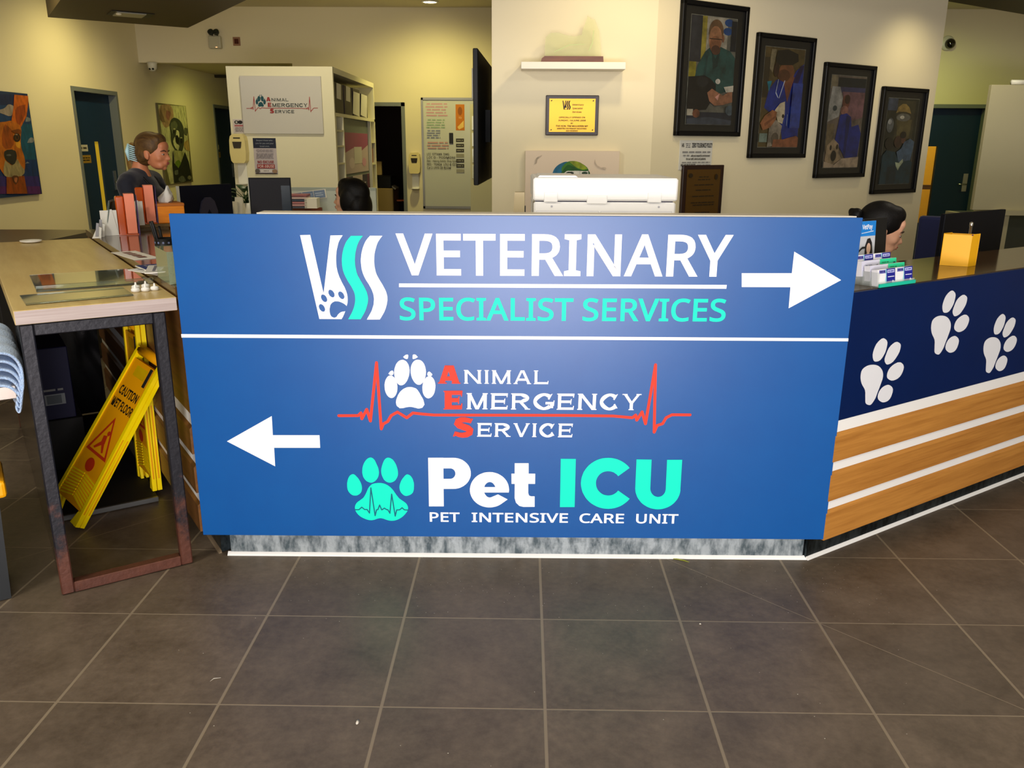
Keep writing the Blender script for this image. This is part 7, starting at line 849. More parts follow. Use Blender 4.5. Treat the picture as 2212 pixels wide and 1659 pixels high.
M().box(0, .90, -.012, 0, 0, 1.345).build('board_surface', mat('whiteboard_white', (196, 198, 192), .18), wb)
b = M(); [b.box(*q) for q in ((0, .90, -.022, -.0, 1.320, 1.348), (0, .90, -.022, 0, -.003, .028), (0, .025, -.022, 0, .0, 1.345), (.875, .90, -.022, 0, 0, 1.345))]; b.build('board_frame', ALU, wb)
a = Art(-.0125); a.lines('196 150 164', .05, .33, 1.12, 1.29, 5); a.lines('150 176 150', .06, .30, .98, 1.10, 4); a.lines('130 138 170', .06, .24, .86, .97, 4); a.lines('196 150 150', .06, .34, .73, .83, 3)
for i, t in enumerate(('LCC  OTTAWA  DWG', 'LCC D - PODMORE', 'Res - Henry Amm: Dog Going', 'RES - TONIA  LOU & GST', 'Cat 2 UPPR DR ROOM')): a.text('66 62 52', t, .06, .660 - i * .042, .026, w=(.28, .36, .40, .38, .30)[i], bold=.02, align='l')
a.rect('26 26 40', .345, .395, .80, .93); a.build('handwriting', None, wb)
a = Art(-.0130); a.rect('200 116 16', .43, .54, .96, 1.27); a.ell('150 84 10', .485, 1.19, .028, .05); a.poly('236 196 110', [(.45, 1.0), (.53, 1.08), (.53, 1.0), (.47, .97)]); a.text('236 206 150', 'TO', .485, 1.10, .02); a.build('orange_card', None, wb, label='orange card clipped to the board')
a = Art(-.0130)
for i in range(7): a.rect('52 50 46' if i not in (3, 6) else '150 148 138', .43, .53, .82 - i * .062, .862 - i * .062); a.lines('150 148 140', .44, .52, .83 - i * .062, .852 - i * .062, 1)
a.build('magnetic_labels', None, wb)
# pale partition with plastic pockets in front of the whiteboard's right half
pt = thing('partition', 'narrow pale partition with clear plastic pockets in front of the whiteboard', 'partition', (-.738, 8.55, 0), 0)
M().box(0, .48, 0, .04, .003, 1.955).build('panel', mat('partition_pale', (206, 202, 176), .6), pt)
for i, z in enumerate((1.66, 1.47, 1.28, 1.09)):
    q = M().box(.02, .16, -.006, -.001, z, z + .16, bev=.002).build('plastic_pocket', mat('pocket_plastic', (220, 222, 220), .12, coat=.5), pt)
    a = Art(-.0066); a.lines('96 92 100', .085, .15, z + .02, z + .13, 4); a.build('pocket_paper', None, q)
# fittings high on the back wall
ft = thing('emergency_light', 'white emergency exit light with twin lamp on the header over the corridor', 'emergency light', (-3.865, YB - .001, 2.60), 0)
M().box(-.075, .075, -.07, 0, 0, .145, bev=.012, seg=2).build('housing', mat('fitting_grey_white', (186, 182, 160), .45), ft)
for sx_ in (-.03, .035): M().lathe([(.012, 0), (.034, .02), (.036, .05), (.030, .052), (.0, .03)], mat('lamp_head_dark', (40, 44, 38), .3), 16, Matrix.Translation((sx_, -.05, .165)) @ Matrix.Rotation(R(60), 4, 'X')).tube([(sx_, -.035, .14), (sx_, -.04, .17)], .008, BLACKPL).build('lamp_head', None, ft)
M().box(.012, .03, -.0725, -.0695, .01, .018).build('indicator_led', mat('led_orange', (255, 180, 130), .4, emit=((255, 170, 120), 2.0)), ft)
fa = thing('fire_alarm_button', 'small dark red alarm indicator on the header wall beside the emergency light', 'alarm', (-3.613, YB - .001, 2.688), 0)
M().box(-.045, .045, -.008, 0, -.05, .05, bev=.003).build('back_plate', mat('alarm_plate', (150, 110, 84), .5), fa); M().box(-.025, .025, -.02, -.008, -.028, .028, bev=.004).build('red_lens', mat('alarm_red', (70, 8, 6), .3), fa)
cm = thing('security_camera', 'white dome security camera under the header at the corridor', 'camera', (-4.66, 8.86, 2.439), 0)
M().lathe([(.0, -.105), (.03, -.10), (.052, -.07), (.055, -.03), (.06, -.0), (0, 0)], mat('camera_white', (206, 204, 190), .35), 24).build('camera_body', None, cm)
for sx_ in (-.018, .02): M().ball((sx_, -.040, -.078), .013, BLACKPL).build('lens', BLACKPL, cm)
cm = thing('security_camera', 'black dome security camera on white base high on the right back wall', 'camera', (5.02, YB - .001, 2.70), 0)
M().lathe([(.085, 0), (.085, .02), (.07, .035), (0, .035)], mat('camera_white', (206, 204, 190), .35), 28, Matrix.Rotation(R(90), 4, 'X')).build('camera_base', None, cm)
M().ball((.02, -.045, -.01), .062, mat('dome_black', (6, 6, 7), .05, coat=1)).build('dome', None, cm)
dl = thing('downlight', 'round lit downlight in the ceiling near the back wall', 'downlight', (-1.19, 8.50, CEIL - .0015), 0)
M().lathe([(.10, 0), (.10, -.008), (.082, -.010), (.078, -.004)], WHITE, 28).build('trim_ring', WHITE, dl)
M().lathe([(0, -.004), (.078, -.004)], mat('downlight_glow', (255, 246, 214), .5, emit=((255, 244, 206), 6.0)), 28).build('lamp_disc', None, dl)
sl = thing('soffit_fitting', 'recessed black square light fitting with grey lens in the dark soffit', 'light fitting', (-3.30, 5.35, 2.4985), 34)
M().box(-.16, .16, -.13, .13, -.004, .0, BLACKPL).box(-.12, .10, -.11, .11, -.012, -.004, mat('fitting_lens_grey', (150, 146, 128), .3)).build('fitting_frame', None, sl); M().ball((-.10, -.06, -.014), (.022, .022, .012), mat('lens_glint', (230, 220, 190), .2)).build('lens', None, sl)
# paintings on the left wall
pk = thing('canvas', 'bright canvas painting of an orange kangaroo head against blue and purple sky', 'painting', (-4.82, 5.5, 1.0), 90)
M().box(-.02, .848, .0005, .0285, .0, .932).build('canvas_body', mat('canvas_edge_blue', (16, 44, 84), .7), pk); a = Art(-.0002); a.cast(brushed(ART['kang'])); a.build('painted_image', None, pk)
pk = thing('canvas', 'tall pale canvas painting of a dark koala holding a leaf, in the corridor', 'painting', (-4.82, 9.35, .95), 90)
M().box(-.075, .848, .0005, .0285, .006, 1.036).build('canvas_body', mat('canvas_edge_dark', (96, 90, 62), .7), pk); a = Art(-.0002); a.cast(brushed(ART['koala'])); a.build('painted_image', None, pk)
# right: pale tall cabinet with side ledge
cb = thing('cabinet', 'tall pale cabinet at right edge with an open recess below', 'cabinet', (4.106, 6.0, 0), 0)
PALE = mat('cabinet_pale', (200, 192, 160), .55)
M().box(0, 1.4, 0, .05, .93, 2.03, bev=.002).build('upper_cabinet', PALE, cb); M().box(.2, 1.4, -.05, .35, .885, .93).build('ledge', PALE, cb)
M().box(.28, .34, -.02, .5, .003, .885).box(0, .04, .2, .5, .003, .885).box(.04, 1.4, .45, .5, .003, .885, mat('recess_grey_green', (92, 96, 84), .7)).build('lower_panels', PALE, cb)
M().tube([(.20, .06, 2.055), (.36, .06, 2.055)], .022, PLASTIC).build('paper_roll', PLASTIC, cb, label='white roll on top')
# storeroom contents through the doorway
st = thing('copier', 'grey office copier standing inside the dark storeroom', 'copier', (-2.14, 9.45, 0), 0)
CPG = mat('copier_beige', (150, 128, 84), .5)
M().box(-.22, .30, 0, .55, .003, .92, bev=.01).build('copier_body', CPG, st); M().box(-.20, .28, .02, .52, .92, 1.08, bev=.01).build('scanner_top', BLACKPL, st); M().box(.20, .42, .05, .30, 0, .02, X=Matrix.Translation((-.02, 0, 1.14)) @ Matrix.Rotation(R(35), 4, 'Y')).build('tilted_tray', mat('tray_grey', (150, 142, 120), .4), st)
for i, (x, y, z, w_, h_, lb_) in enumerate(((-1.62, 10.5, .003, .30, .86, 'brown cardboard box standing beyond the copier in the storeroom'), (-1.55, 10.45, .864, .30, .16, 'small cream carton lying on the brown box in the storeroom'), (-2.12, 9.72, 1.085, .20, .18, 'cream carton sitting on top of the copier'))):
    t = thing('carton', lb_, 'carton', (x, y, z), 6); M().box(-w_ / 2, w_ / 2, -.12, .12, 0, h_, bev=.004).build('carton_body', mat('carton_%d' % i, ((120, 84, 40), (176, 142, 88), (170, 146, 100))[i], .7), t)
t = thing('folder', 'orange folder lying in front of the cartons in the storeroom', 'folder', (-1.70, 9.76, .74), 10); M().box(-.14, .14, -.1, .1, 0, .012).build('folder_sheet', mat('folder_orange', (224, 106, 34), .5), t)
t = thing('stool', 'black padded stool in the storeroom under the orange folder', 'stool', (-1.62, 9.80, 0), 0); M().lathe([(.17, .70), (.18, .72), (.17, .739), (0, .739)], BLACKPL, 20).build('seat', BLACKPL, t); M().lathe([(.02, .02), (.02, .7)], BLACKPL, 10).lathe([(.2, .003), (.2, .015), (.02, .03)], BLACKPL, 20).build('pedestal', BLACKPL, t)
# paper and dark things seen through the ward door pane
t = thing('ward_chart', 'white paper sheet hanging behind the door pane at right', 'chart', (5.09, 9.6, 1.12), 0); M().prism([(0, .30), (.02, .0), (.07, -.02), (.13, .12), (.15, .30)], 0, .003, PAPW, 'y').build('sheet', PAPW, t)
t = thing('towel_rail', 'brown wooden rail and post behind the door pane at right', 'rail', (5.0, 9.9, 0), 0); M().box(-.1, .6, 0, .04, .93, .99).box(.02, .07, .0, .04, .003, .93).build('rail_wood', mat('rail_brown', (110, 70, 26), .5), t)
# ================================================================ PEOPLE (built facing -y, chin base of the head at the origin)
SKIN1 = mat('skin_tan', (192, 122, 84), .5, bump=(120, .05, .002)); SKIN2 = mat('skin_fair', (222, 168, 138), .5, bump=(120, .05, .002))
EYEW = mat('eye_white', (178, 164, 152), .3); LIPM = mat('lips', (168, 88, 78), .45); BROWM = mat('brow', (60, 40, 28), .8)
def head_prims(b, T):
    B = lambda c, r, rot=None: b.ball(c, r, None, T, 24, 16, rot)
    B((0, .018, .140), (.074, .095, .084)); B((0, -.022, .100), (.061, .070, .090)); B((0, -.030, .052), (.050, .058, .050)); B((0, -.066, .017), (.017, .017, .016))
    B((.024, -.046, .032), (.023, .032, .024)); B((-.024, -.046, .032), (.023, .032, .024)); B((.035, -.048, .078), (.025, .028, .027)); B((-.035, -.048, .078), (.025, .028, .027))
    B((0, -.068, .127), (.050, .016, .014)); B((0, -.066, .152), (.050, .024, .034))
    b.tube([T @ Vector((0, -.078, .116)), T @ Vector((0, -.089, .098)), T @ Vector((0, -.099, .081))], [.008, .0095, .0115], None, 12)
    B((0, -.101, .077), (.012, .012, .010)); B((.010, -.091, .074), (.0085, .011, .0075)); B((-.010, -.091, .074), (.0085, .011, .0075))
    B((0, -.083, .052), (.026, .014, .010)); B((0, -.082, .043), (.024, .013, .010))
    for q in (-1, 1): B((q * .074, .012, .092), (.008, .019, .030), Matrix.Rotation(R(-12), 3, 'X')); B((q * .072, .006, .072), (.008, .010, .012))
def limb(b, pts, rad): b.tube(pts, rad, None, 14); [b.ball(p, r) for p, r in zip(pts, rad)]
def hand(b, w, d, s):
    """palm, four unequal bent fingers and a thumb from the wrist w along direction d"""
    d = d.normalized(); sd = d.cross(Vector((0, 0, 1))).normalized() * s; up = Vector((0, 0, 1))
    b.ball(w + d * .045, (.030, .030, .016)); b.tube([w, w + d * .04, w + d * .085], [.024, .030, .030], None, 10)
    for i, L in enumerate((.066, .076, .070, .054)):
        a = w + d * .085 + sd * (.030 - i * .020); b.tube([a, a + d * L * .5 - up * .004, a + d * L * .85 - up * .018, a + d * L - up * .030], [.0085, .008, .0075, .006], None, 8)
    a = w + d * .03 + sd * .028; b.tube([a, a + d * .03 + sd * .022 - up * .006, a + d * .058 + sd * .028 - up * .014], [.011, .0095, .007], None, 8)
def person(label, loc, rz, skin, shirt, pitch=0, turn=0, seated=True, hipz=-.66, arms=None, sc=1.0, drop=0.0):
    t = thing('person', label, 'person', loc, rz); t.scale = (sc, sc, sc); T = Matrix.Translation((0, .02 - drop * .5, -.02 - drop)) @ Matrix.Rotation(R(turn), 4, 'Z') @ Matrix.Rotation(R(pitch), 4, 'X') @ Matrix.Translation((0, -.02, .02))
    b = M(); head_prims(b, T)
    b.tube([T @ Vector((0, .012, .07)), Vector((0, .028, -.01)), Vector((0, .045, -.085)), Vector((0, .05, -.14))], [.048, .045, .050, .072], None, 20)
    def trunk(b, g):
        b.ball((0, .055, -.135), (.125 + g, .058 + g, .045 + g)); b.tube([(-.150, .05, -.165), (0, .05, -.150), (.150, .05, -.165)], .052 + g, None, 14)
        for q in (-1, 1): b.ball((q * .158, .05, -.172), .054 + g)
        b.ball((0, .045, -.29), (.155 + g, .105 + g, .17 + g)); b.ball((0, -.012, -.275), (.125 + g, .075 + g, .075 + g)); b.ball((0, .05, -.46), (.135 + g, .095 + g, .17 + g)); b.ball((0, .06, hipz + .06), (.165 + g, .115 + g, .13 + g))
    A = arms or [((.185, .05, -.19), (.215, .01, -.43), (.13, -.20, -.46)), ((-.185, .05, -.19), (-.215, .01, -.43), (-.13, -.20, -.46))]
    trunk(b, -.004)
    for i, (s_, e_, w_) in enumerate(A):
        s_, e_, w_ = Vector(s_), Vector(e_), Vector(w_); limb(b, [s_, (s_ + e_) / 2, e_, (e_ + w_) / 2, w_], [.046, .044, .037, .036, .024]); hand(b, w_, w_ - e_, 1 if i == 0 else -1)
    fz = (-loc[2] + .003) / sc
    for q in (-1, 1):
        hp = Vector((q * .09, .06, hipz + .03))
        kn, an = (Vector((q * .11, -.36, hipz + .02)), Vector((q * .11, -.33, fz + .09))) if seated else (Vector((q * .095, .03, (hipz + fz) / 2)), Vector((q * .10, .06, fz + .09)))
        limb(b, [hp, (hp + kn) / 2, kn, kn * .62 + an * .38, an], [.085, .075, .056, .055, .036]); limb(b, [an + Vector((0, .02, -.045)), an + Vector((0, -.06, -.055)), an + Vector((0, -.15, -.062))], [.036, .036, .026])
    remesh(b, 'body', skin, t, .0055, 5)
    c = M(); trunk(c, .010)
    for s_, e_, w_ in A: s_, e_ = Vector(s_), Vector(e_); limb(c, [s_, s_ * .5 + e_ * .5, s_ * .12 + e_ * .88], [.060, .058, .054])
    sh = remesh(c, 'scrub_top', shirt, t, .009, 5, label='dark navy scrub top')
    tr_ = M()
    tr_.ball((0, .06, hipz + .05), (.178, .128, .115))
    for q in (-1, 1):
        hp = Vector((q * .09, .06, hipz + .03)); kn, an = (Vector((q * .11, -.36, hipz + .02)), Vector((q * .11, -.33, fz + .13))) if seated else (Vector((q * .095, .03, (hipz + fz) / 2)), Vector((q * .10, .06, fz + .13)))
        limb(tr_, [hp, (hp + kn) / 2, kn, an], [.098, .088, .070, .055])
    remesh(tr_, 'trousers', shirt, t, .012, 4)
    for q in (-1, 1):
        e = M(); e.ball((q * .031, -.0755, .1035), (.0130, .0080, .0048), EYEW, T, 14, 10); e.ball((q * .031, -.0822, .1030), (.0056, .0028, .0056), mat('iris_dark', (34, 24, 18), .2), T, 12, 8); e.build('eye', None, t)
        M().tube([T @ Vector((q * .014, -.0885, .122)), T @ Vector((q * .034, -.0855, .128)), T @ Vector((q * .052, -.070, .121))], [.0030, .0036, .0018], BROWM, 8).build('eyebrow', BROWM, t)
    M().ball((0, -.0945, .0515), (.021, .0040, .0048), LIPM, T, 14, 8).ball((0, -.0920, .0435), (.019, .0046, .0055), LIPM, T, 14, 8).build('lips', LIPM, t)
    return t, T
def hair_mat(name, c, c2): 
    return mat(name, c, .5, spec=.25, noise=((120, 18, 18), c2, .35, .7), bump=(160, .25, .004))
HB = hair_mat('hair_brown', (62, 42, 22), (104, 76, 38)); HK = hair_mat('hair_black', (7, 6, 7), (13, 11, 12)); NS = mat('scrubs_navy', (18, 22, 38), .8, sheen=.2)
def cap(b, T, grow=.0):
    b.ball((0, .026, .147), (.0795 + grow, .0985 + grow, .088 + grow), None, T, 28, 18); b.ball((0, .052, .100), (.074 + grow, .072 + grow, .070 + grow), None, T, 24, 14)
    b.ball((0, -.028, .188), (.058 + grow, .050, .042 + grow), None, T, 20, 12); b.ball((0, -.002, .172), (.071 + grow, .068, .058 + grow), None, T, 20, 12)
    for q in (-1, 1): b.ball((q * .060, .010, .152), (.0175, .046, .036), None, T, 18, 12, Matrix.Rotation(R(26), 3, 'X')); b.ball((q * .060, .046, .095), (.014, .030, .046), None, T, 16, 10)
# woman standing at the left wing
t, T = person('standing woman in dark scrubs with brown ponytail and pale blue claw clip, facing right', (-2.354, 3.20, 1.423), 86, SKIN1, NS, pitch=5, sc=.93, drop=.095, seated=False, hipz=-.62, arms=[((.185, .05, -.19), (.21, -.03, -.42), (.10, -.25, -.44)), ((-.185, .05, -.19), (-.21, -.03, -.42), (-.10, -.25, -.44))])
b = M(); cap(b, T, .002); b.ball((0, .060, .080), (.068, .062, .062), None, T, 20, 14); b.ball((0, .085, .115), (.046, .036, .045), None, T, 18, 12); remesh(b, 'hair', HB, t, .006, 4)
b = M(); P = [(0, .100, .125), (.004, .135, .132), (.004, .152, .085), (0, .146, .015), (-.004, .132, -.055), (-.002, .115, -.125)]
b.tube([T @ Vector(p) for p in P], [.026, .034, .038, .034, .026, .010], None, 16); b.ball((0, .110, .118), (.034, .028, .038), None, T); remesh(b, 'ponytail', hair_mat('hair_brown_tips', (96, 68, 30), (150, 116, 56)), t, .006, 3)
CL = mat('clip_pale_blue', (176, 214, 222), .3); b = M()
for q in (-1, 1):
    for i in range(8): z = .140 - i * .0125; b.tube([T @ Vector((q * .020, .160, z)), T @ Vector((q * .048, .140, z + .002)), T @ Vector((q * .060, .114 - i * .0015, z - .003)), T @ Vector((q * .056, .096 - i * .002, z - .008))], [.0044, .0044, .004, .0024], CL, 7)
    b.tube([T @ Vector((q * .030, .154, .148)), T @ Vector((q * .040, .158, .10)), T @ Vector((q * .030, .152, .042))], [.006, .013, .005], CL, 10)
b.build('claw_clip', CL, t)
M().tube([(-.062, .03, -.105), (-.075, -.02, -.16), (-.03, -.085, -.27), (0, -.105, -.33), (.03, -.085, -.27), (.075, -.02, -.16), (.062, .03, -.105)], .006, BLACKPL, 8).build('lanyard', BLACKPL, t)
M().ball((.0785, .002, .062), .005, mat('earring_pearl', (232, 220, 200), .2), T).build('earring', None, t)
# seated woman seen from behind
t, T = person('seated woman with long black hair facing left, in front of the shelving wall', (-1.185, 3.42, 1.045), -104, SKIN2, NS, pitch=-4, hipz=-.56)
b = M(); cap(b, T, .006); b.ball((0, .072, .06), (.105, .070, .115), None, T, 24, 16); b.ball((0, .088, -.05), (.125, .062, .13), None, None, 24, 16); b.ball((.074, .020, .10), (.026, .056, .08), None, T); b.ball((-.074, .022, .04), (.036, .060, .13), None, T); b.ball((-.088, .035, -.08), (.04, .055, .11)); b.ball((.088, .05, -.06), (.036, .05, .11))
remesh(b, 'hair', HK, t, .007, 4)
# seated woman behind the right wing
t, T = person('seated woman with black hair in a low bun looking down, behind the right wing', (1.606, 2.10, 1.010), 84, SKIN2, NS, pitch=16, hipz=-.53)
b = M(); cap(b, T, .004); remesh(b, 'hair', HK, t, .006, 4)
b = M(); b.ball((0, .142, .140), (.034, .030, .032), None, T); b.ball((.010, .166, .148), (.016, .014, .018), None, T); b.ball((-.006, .160, .126), (.018, .016, .014), None, T); remesh(b, 'hair_bun', HK, t, .005, 3)
M().lathe([(.026, -.006), (.030, 0), (.026, .006)], mat('hair_tie_grey', (90, 90, 92), .4), 16, T @ Matrix.Translation((0, .116, .142)) @ Matrix.Rotation(R(90), 4, 'X')).build('hair_tie', None, t)
# office chairs
def chair(label, loc, rz, top, m):
    t = thing('office_chair', label, 'chair', loc, rz)
    M().box(-.23, .23, -.23, .20, .43, .49, bev=.02, seg=2).build('seat', m, t)
    M().box(-.21, .21, .20, .25, .60, top, bev=.02, seg=2).build('backrest', m, t); M().box(-.03, .03, .19, .26, .40, .64).build('back_bar', BLACKPL, t)
    M().lathe([(.028, .10), (.028, .43)], BLACKPL, 12).build('gas_lift', BLACKPL, t)
    b = M()
    for k in range(5): a = k * 2 * math.pi / 5; b.tube([(0, 0, .10), (.15 * math.cos(a), .15 * math.sin(a), .095), (.28 * math.cos(a), .28 * math.sin(a), .065)], [.025, .020, .015], BLACKPL, 8); b.ball((.28 * math.cos(a), .28 * math.sin(a), .032), .029, BLACKPL, None, 10, 8)
    b.build('star_base', BLACKPL, t); return t
CN = mat('chair_navy_fabric', (12, 22, 72), .8, sheen=.2)
chair('office chair of the seated woman with long black hair', (-1.185 - .02, 3.42 + .05, -.012 + .003), -104, .86, BLACKPL)
chair('office chair of the seated woman with a bun', (1.60, 2.10, -.012 + .003), 84, .82, BLACKPL)
chair('navy office chair with high rounded back beside the black monitor on the right', (2.62, 3.30, -.012 + .003), 150, 1.10, CN)
# ================================================================ STAFF DESK BEHIND THE LEFT SIDE
sd = thing('staff_desk', 'long white staff desk behind the sign on the left, carrying two monitors', 'desk', (-2.0, 3.55, 0), 0)
M().box(-.20, .38, -.30, .35, .74, .77, bev=.002).build('desk_top', WHITE, sd); [M().box(x, x + .04, -.28, .33, .003, .74).build('desk_panel', WHITE, sd) for x in (-.19, .33)]
m1 = thing('monitor', 'black monitor with pale arched stand, angled away beside the standing woman', 'monitor', (-2.115, 3.47, .7705), 62)
M().box(-.21, .21, -.010, .010, .17, .462, bev=.002).build('housing', mat('monitor_navy', (9, 12, 26), .6, spec=.2), m1); M().box(-.216, -.2095, -.012, .010, .17, .462, mat('monitor_edge_white', (214, 212, 190), .4)).build('side_edge', None, m1)
M().prism([(-.085, .0), (.085, .0), (.070, .30), (.05, .36), (.02, .385), (-.02, .385), (-.05, .36), (-.070, .30)], -.022, -.0105, mat('stand_grey_violet', (48, 46, 62), .4), 'y').prism([(-.022, .02), (.022, .02), (.018, .28), (0, .31), (-.018, .28)], -.0235, -.022, mat('monitor_navy', (12, 15, 30), .3), 'y').build('arched_stand', None, m1)
M().box(-.11, .11, -.09, .08, 0, .010).build('stand_base', BLACKPL, m1)
m2 = thing('monitor', 'grey monitor with dark screen on the left, in front of the leafy plant', 'monitor', (-1.885, 4.10, .7705), 12)
M().box(-.145, .145, -.008, .012, .14, .485, bev=.002).build('housing', mat('monitor_dark', (20, 22, 28), .5, spec=.25), m2); M().box(-.136, .136, -.0088, -.0082, .15, .475, mat('screen_grey', (50, 50, 58), .55, spec=.2)).build('screen', None, m2); M().box(.075, .136, -.0092, -.0089, .15, .43, mat('screen_blue_strip', (14, 34, 52), .25)).build('screen_reflection', None, m2)
M().box(-.151, -.1445, -.010, .012, .14, .485, mat('monitor_edge_white', (214, 212, 190), .4)).build('side_edge', None, m2); M().box(-.03, .03, .012, .03, .01, .3).box(-.1, .1, -.07, .09, 0, .01).build('stand', BLACKPL, m2)
d2 = thing('staff_desk', 'second white staff desk further back, below the logo board', 'desk', (-2.0, 4.75, 0), 0)
M().box(-.75, .95, -.80, .85, .74, .77, bev=.002).build('desk_top', WHITE, d2); [M().box(x, x + .04, -.78, .83, .003, .74).build('desk_panel', WHITE, d2) for x in (-.74, .90)]
bp = thing('desk_screen', 'pale desk divider panel behind the seated woman, with papers pinned on it', 'divider', (-1.70, 5.30, .7705), 0)
M().box(-.40, .36, 0, .03, 0, .36, bev=.003).build('panel', mat('divider_grey', (186, 194, 190), .5), bp)
a = Art(-.0006); a.rect('160 170 166', -.40, .36, .335, .36); a.lines('150 160 156', .02, .14, .27, .29, 1); a.build('panel_edge', None, bp)
for i, (c, x0, x1, z0, z1, lb_) in enumerate((('170 120 130', -.36, -.17, .245, .35, 'pink and grey striped file pile on the desk divider'),)):
    pass
fl = thing('file_pile', 'pile of pink and grey files in a brown letter tray on the further staff desk', 'files', (-1.92, 5.10, .7705), 4)
M().box(-.16, .14, -.10, .10, 0, .012).box(-.16, .14, .09, .10, .012, .20).build('letter_tray', mat('tray_brown', (112, 52, 26), .5), fl)
cols = ['70 74 92', '196 150 156', '176 116 124', '60 72 96', '206 180 180', '150 90 100']
for i, c in enumerate(cols): M().box(-.15, .05, -.09, .085, .205 + i * .019, .205 + i * .019 + .015).build('file', paint(c), fl)
M().box(.03, .13, -.09, .06, .205, .285).build('loose_papers', PAPW, fl)
ns = thing('leaflet_strip', 'blue printed strip of three labels on the pale desk divider', 'leaflet', (-1.93, 5.292, 1.025), 4, rot=(0, R(-7), 0))
M().box(-.14, .17, 0, .003, 0, .075).build('strip', PAPW, ns); a = Art(-.0004)
for i in range(3): a.rect('116 136 172', -.135 + i * .1, -.04 + i * .1, .006, .069); a.lines('176 190 214', -.125 + i * .1, -.05 + i * .1, .02, .055, 2)
a.build('print', None, ns)
pk_ = thing('gift_bow', 'small yellow crumpled bow beside a pink card on the further desk', 'bow', (-1.80, 4.86, .7705), 0)
M().ball((0, 0, .035), (.045, .03, .035), mat('bow_yellow', (206, 166, 92), .5)).ball((.03, 0, .055), (.022, .02, .018), mat('bow_yellow', (206, 166, 92), .5)).ball((-.03, .0, .055), (.022, .02, .018), mat('bow_yellow', (206, 166, 92), .5)).build('bow', None, pk_)
pc_ = thing('pink_card', 'folded pink card standing by the yellow bow', 'card', (-1.90, 4.92, .7705), 0); M().prism([(-.03, 0), (.06, 0), (.0, .12), (-.04, .12)], 0, .003, mat('card_pink', (226, 110, 160), .5), 'y').build('card', None, pc_)
pp = thing('potted_plant', 'leafy green plant in white pot behind the grey monitor', 'plant', (-2.215, 4.55, .7705), 0)
M().lathe([(.055, 0), (.075, .28), (.068, .28), (.06, .262), (0, .262)], PLASTIC, 24).build('pot', PLASTIC, pp)
LEAF = mat('leaf_dark_green', (22, 58, 20), .4); b = M(); pr = random.Random(11)
for k in range(26):
    a = pr.uniform(0, 2 * math.pi); ln = pr.uniform(.12, .24); el = pr.uniform(.45, 1.35); d = Vector((math.cos(a) * math.cos(el), math.sin(a) * math.cos(el), math.sin(el))); s0 = Vector((0, 0, .262)); s1 = s0 + d * ln * .6; b.tube([s0, s0 + d * ln * .3 + Vector((0, 0, .02)), s1], [.0035, .003, .002], LEAF, 6)
    sd_ = d.cross(Vector((0, 0, 1))).normalized(); L2 = pr.uniform(.07, .11); w2 = L2 * .30; dd = (d + Vector((0, 0, -.55))).normalized(); up_ = sd_.cross(dd)
    pts_ = []; 
    for j in range(7): u_ = j / 6; w3 = w2 * math.sin(math.pi * min(1, u_ * .93 + .05)) ; c_ = s1 + dd * L2 * u_ - Vector((0, 0, .03 * u_ * u_)); pts_ += [c_ + sd_ * w3 + up_ * w3 * .25, c_, c_ - sd_ * w3 + up_ * w3 * .25]
    b.add(pts_, [f for j in range(6) for f in ((j * 3, j * 3 + 1, j * 3 + 4, j * 3 + 3), (j * 3 + 1, j * 3 + 2, j * 3 + 5, j * 3 + 4))], LEAF, None, True)
b.build('foliage', LEAF, pp)
for i in range(4):
    t = thing('paper_rack', 'white paper standing in a step rack left of the grey monitor', 'rack', (-2.325 + i * .034, 4.32 + i * .02, .7705), -10, 'white papers in the step rack beside the grey monitor'); M().prism([(-.03, 0), (.02, 0), (.035, .23 + i * .03), (.02, .24 + i * .03)], -.03, .03, CARDB, 'x').build('paper', CARDB, t)
# ================================================================ LEFT EDGE
bn = thing('side_counter', 'low dark brown side counter beyond the table by the left wall', 'counter', (-3.6, 3.9, 0), 0)
M().prism([(-1.2, -.8), (.55, -.9), (.55, .0), (.1, .0), (-1.2, -.1)], .86, .90, mat('side_counter_brown', (66, 52, 34), .35)).build('counter_top', None, bn); M().prism([(-1.15, -.72), (.5, -.82), (.5, -.05), (.1, -.05), (-1.15, -.14)], .003, .86, mat('side_counter_dark', (18, 16, 14), .6)).build('counter_body', None, bn)
tl = wthing('trolley', 'stainless steel trolley at the left edge beside the side table', 'trolley', -.02, -.86, 0)
M().box(-.62, .012, -.36, .343, .705, .750, bev=.003).build('top_tray', mat('tray_steel', (196, 186, 176), .25, metal=.85), tl)
for x in (-.59, -.012):
    for y in (-.335, .10): M().tube([(x, y, .055), (x, y, .705)], .012, STEEL, 10).ball((x, y, .03), .028, BLACKPL, None, 12, 8).build('leg', STEEL, tl)
tw = wthing('towel', 'folded light blue towel draped over the trolley end', 'towel', -.02, -.86, .7505)
TWL = mat('towel_blue', (184, 210, 242), .95, sheen=.6, noise=((160, 160, 160), (150, 182, 226), .35, .65), bump=(240, .9, .008)); b = M()
prof = [(.0, .004), (.02, .115)]
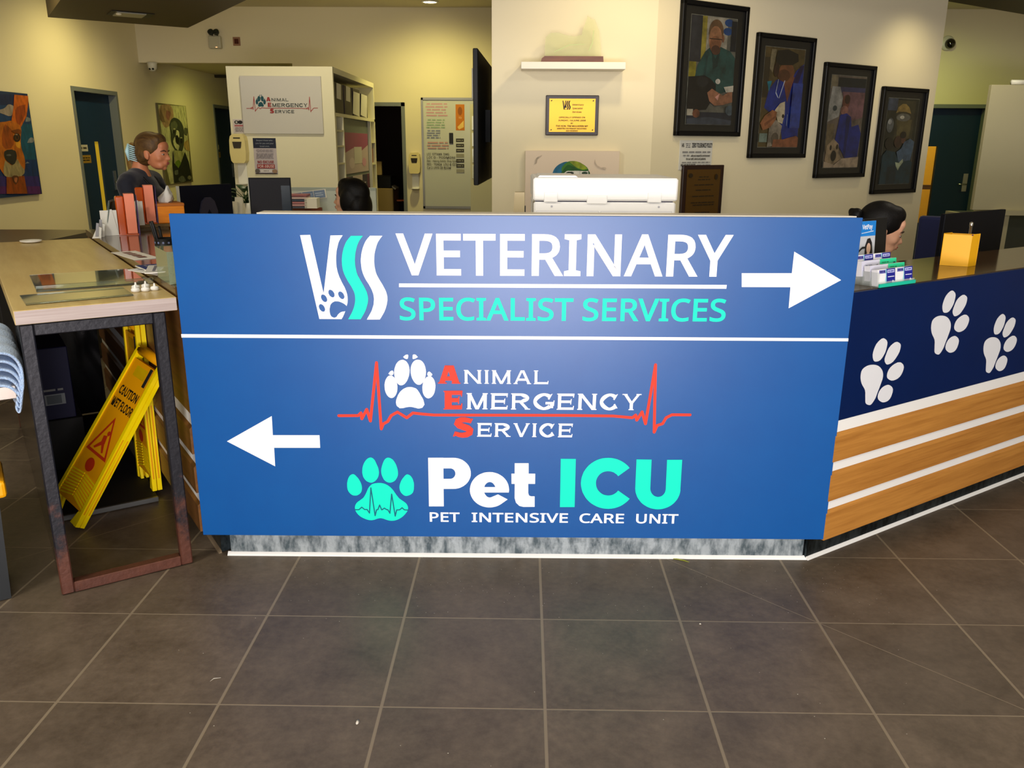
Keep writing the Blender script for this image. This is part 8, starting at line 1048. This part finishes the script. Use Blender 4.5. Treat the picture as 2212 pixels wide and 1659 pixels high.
def layer(y_out, z_top, z_bot, th, off):
    """a sheet running across the tray and hanging over its right end"""
    path = [(-.34, z_top), (.28, z_top), (.335 + off, z_top - .010), (y_out, z_top - .05), (y_out + .003, (z_top + z_bot) / 2), (y_out - .002, z_bot), (y_out - th * 1.4, z_bot - .006), (y_out - th * 1.9, z_bot + .02)]
    x0, x1 = -.50 + off, .022 + off * .4; n = 14
    for i in range(len(path) - 1):
        pass
    vs = []
    for k in range(n + 1):
        x = x0 + (x1 - x0) * k / n; wv = .004 * math.sin(k * 1.7 + off * 90)
        for (y, z) in path: vs.append((x, y + wv * (.3 if y < .28 else 1), z + wv))
    m_ = len(path); b.add(vs, [(k * m_ + i, k * m_ + i + 1, (k + 1) * m_ + i + 1, (k + 1) * m_ + i) for k in range(n) for i in range(m_ - 1)], None, None, True)
for i in range(5): layer(.352 + i * .0035, .014 + i * .026, -.085 + i * .016, .008, i * .003)
o = b.build('towel_cloth', TWL, tw); sm = o.modifiers.new('thick', 'SOLIDIFY'); sm.thickness = .012; sm.offset = 0; ss = o.modifiers.new('soft', 'SUBSURF'); ss.levels = 1; ss.render_levels = 2
t2_ = wthing('towel', 'cream towel folded on top of the blue one at the left edge', 'towel', -.10, -.95, .872); M().box(-.40, -.03, -.22, .26, 0, .05, bev=.018, seg=3).build('towel_cloth', mat('towel_cream', (214, 210, 186), .95, bump=(240, .9, .008)), t2_)
yc = wthing('pedal_bin', 'dark bin with yellow lid standing under the trolley at the left edge', 'bin', -.16, -.74, .003); M().prism([(-.13, 0), (.11, 0), (.125, .36), (-.145, .36)], -.12, .10, mat('bin_dark', (24, 28, 30), .4), 'x').build('bin_body', None, yc); M().box(-.128, .108, -.15, .15, .361, .42, bev=.012, seg=2).build('bin_lid', mat('tub_yellow', (240, 168, 10), .4), yc, label='yellow lid')
# ================================================================ CRUMBS ON THE FLOOR
b = M(); pr = random.Random(5); WH = mat('crumb_pale', (196, 190, 176), .8); GR = mat('leaf_bit_green', (150, 160, 40), .7)
def crumb(x, y, s, m): b.lathe([(0, .0006), (s, .0012), (s * .5, s * .5), (0, s * .6)], m, 5, Matrix.Translation((x, y, 0)) @ Matrix.Rotation(pr.uniform(0, 6), 4, 'Z'))
for k in range(150): crumb(pr.uniform(-.9, 1.2), .86 - abs(pr.gauss(0, .22)), pr.uniform(.0007, .0017), WH)
for k in range(40): crumb(pr.uniform(-1.2, 1.5), pr.uniform(-.5, .8), pr.uniform(.0008, .002), WH)
b.lathe([(0, .001), (.004, .002), (0, .005)], WH, 7, Matrix.Translation((.512, .432, 0)))
b.lathe([(0, .001), (.005, .002), (0, .006)], WH, 7, Matrix.Translation((-.503, -.065, 0)) @ Matrix.Diagonal((1, 2.2, 1, 1)))
b.prism([(.50, .872), (.53, .862), (.555, .848), (.54, .862), (.515, .872)], .001, .0025, GR)
b.prism([(-.96, .10), (-.955, .115), (-.935, .118), (-.954, .112)], .001, .0018, WH)
tag(b.build('crumbs'), 'tiny pale crumbs and leaf bits scattered on the dark floor tiles', 'crumbs', kind='stuff')
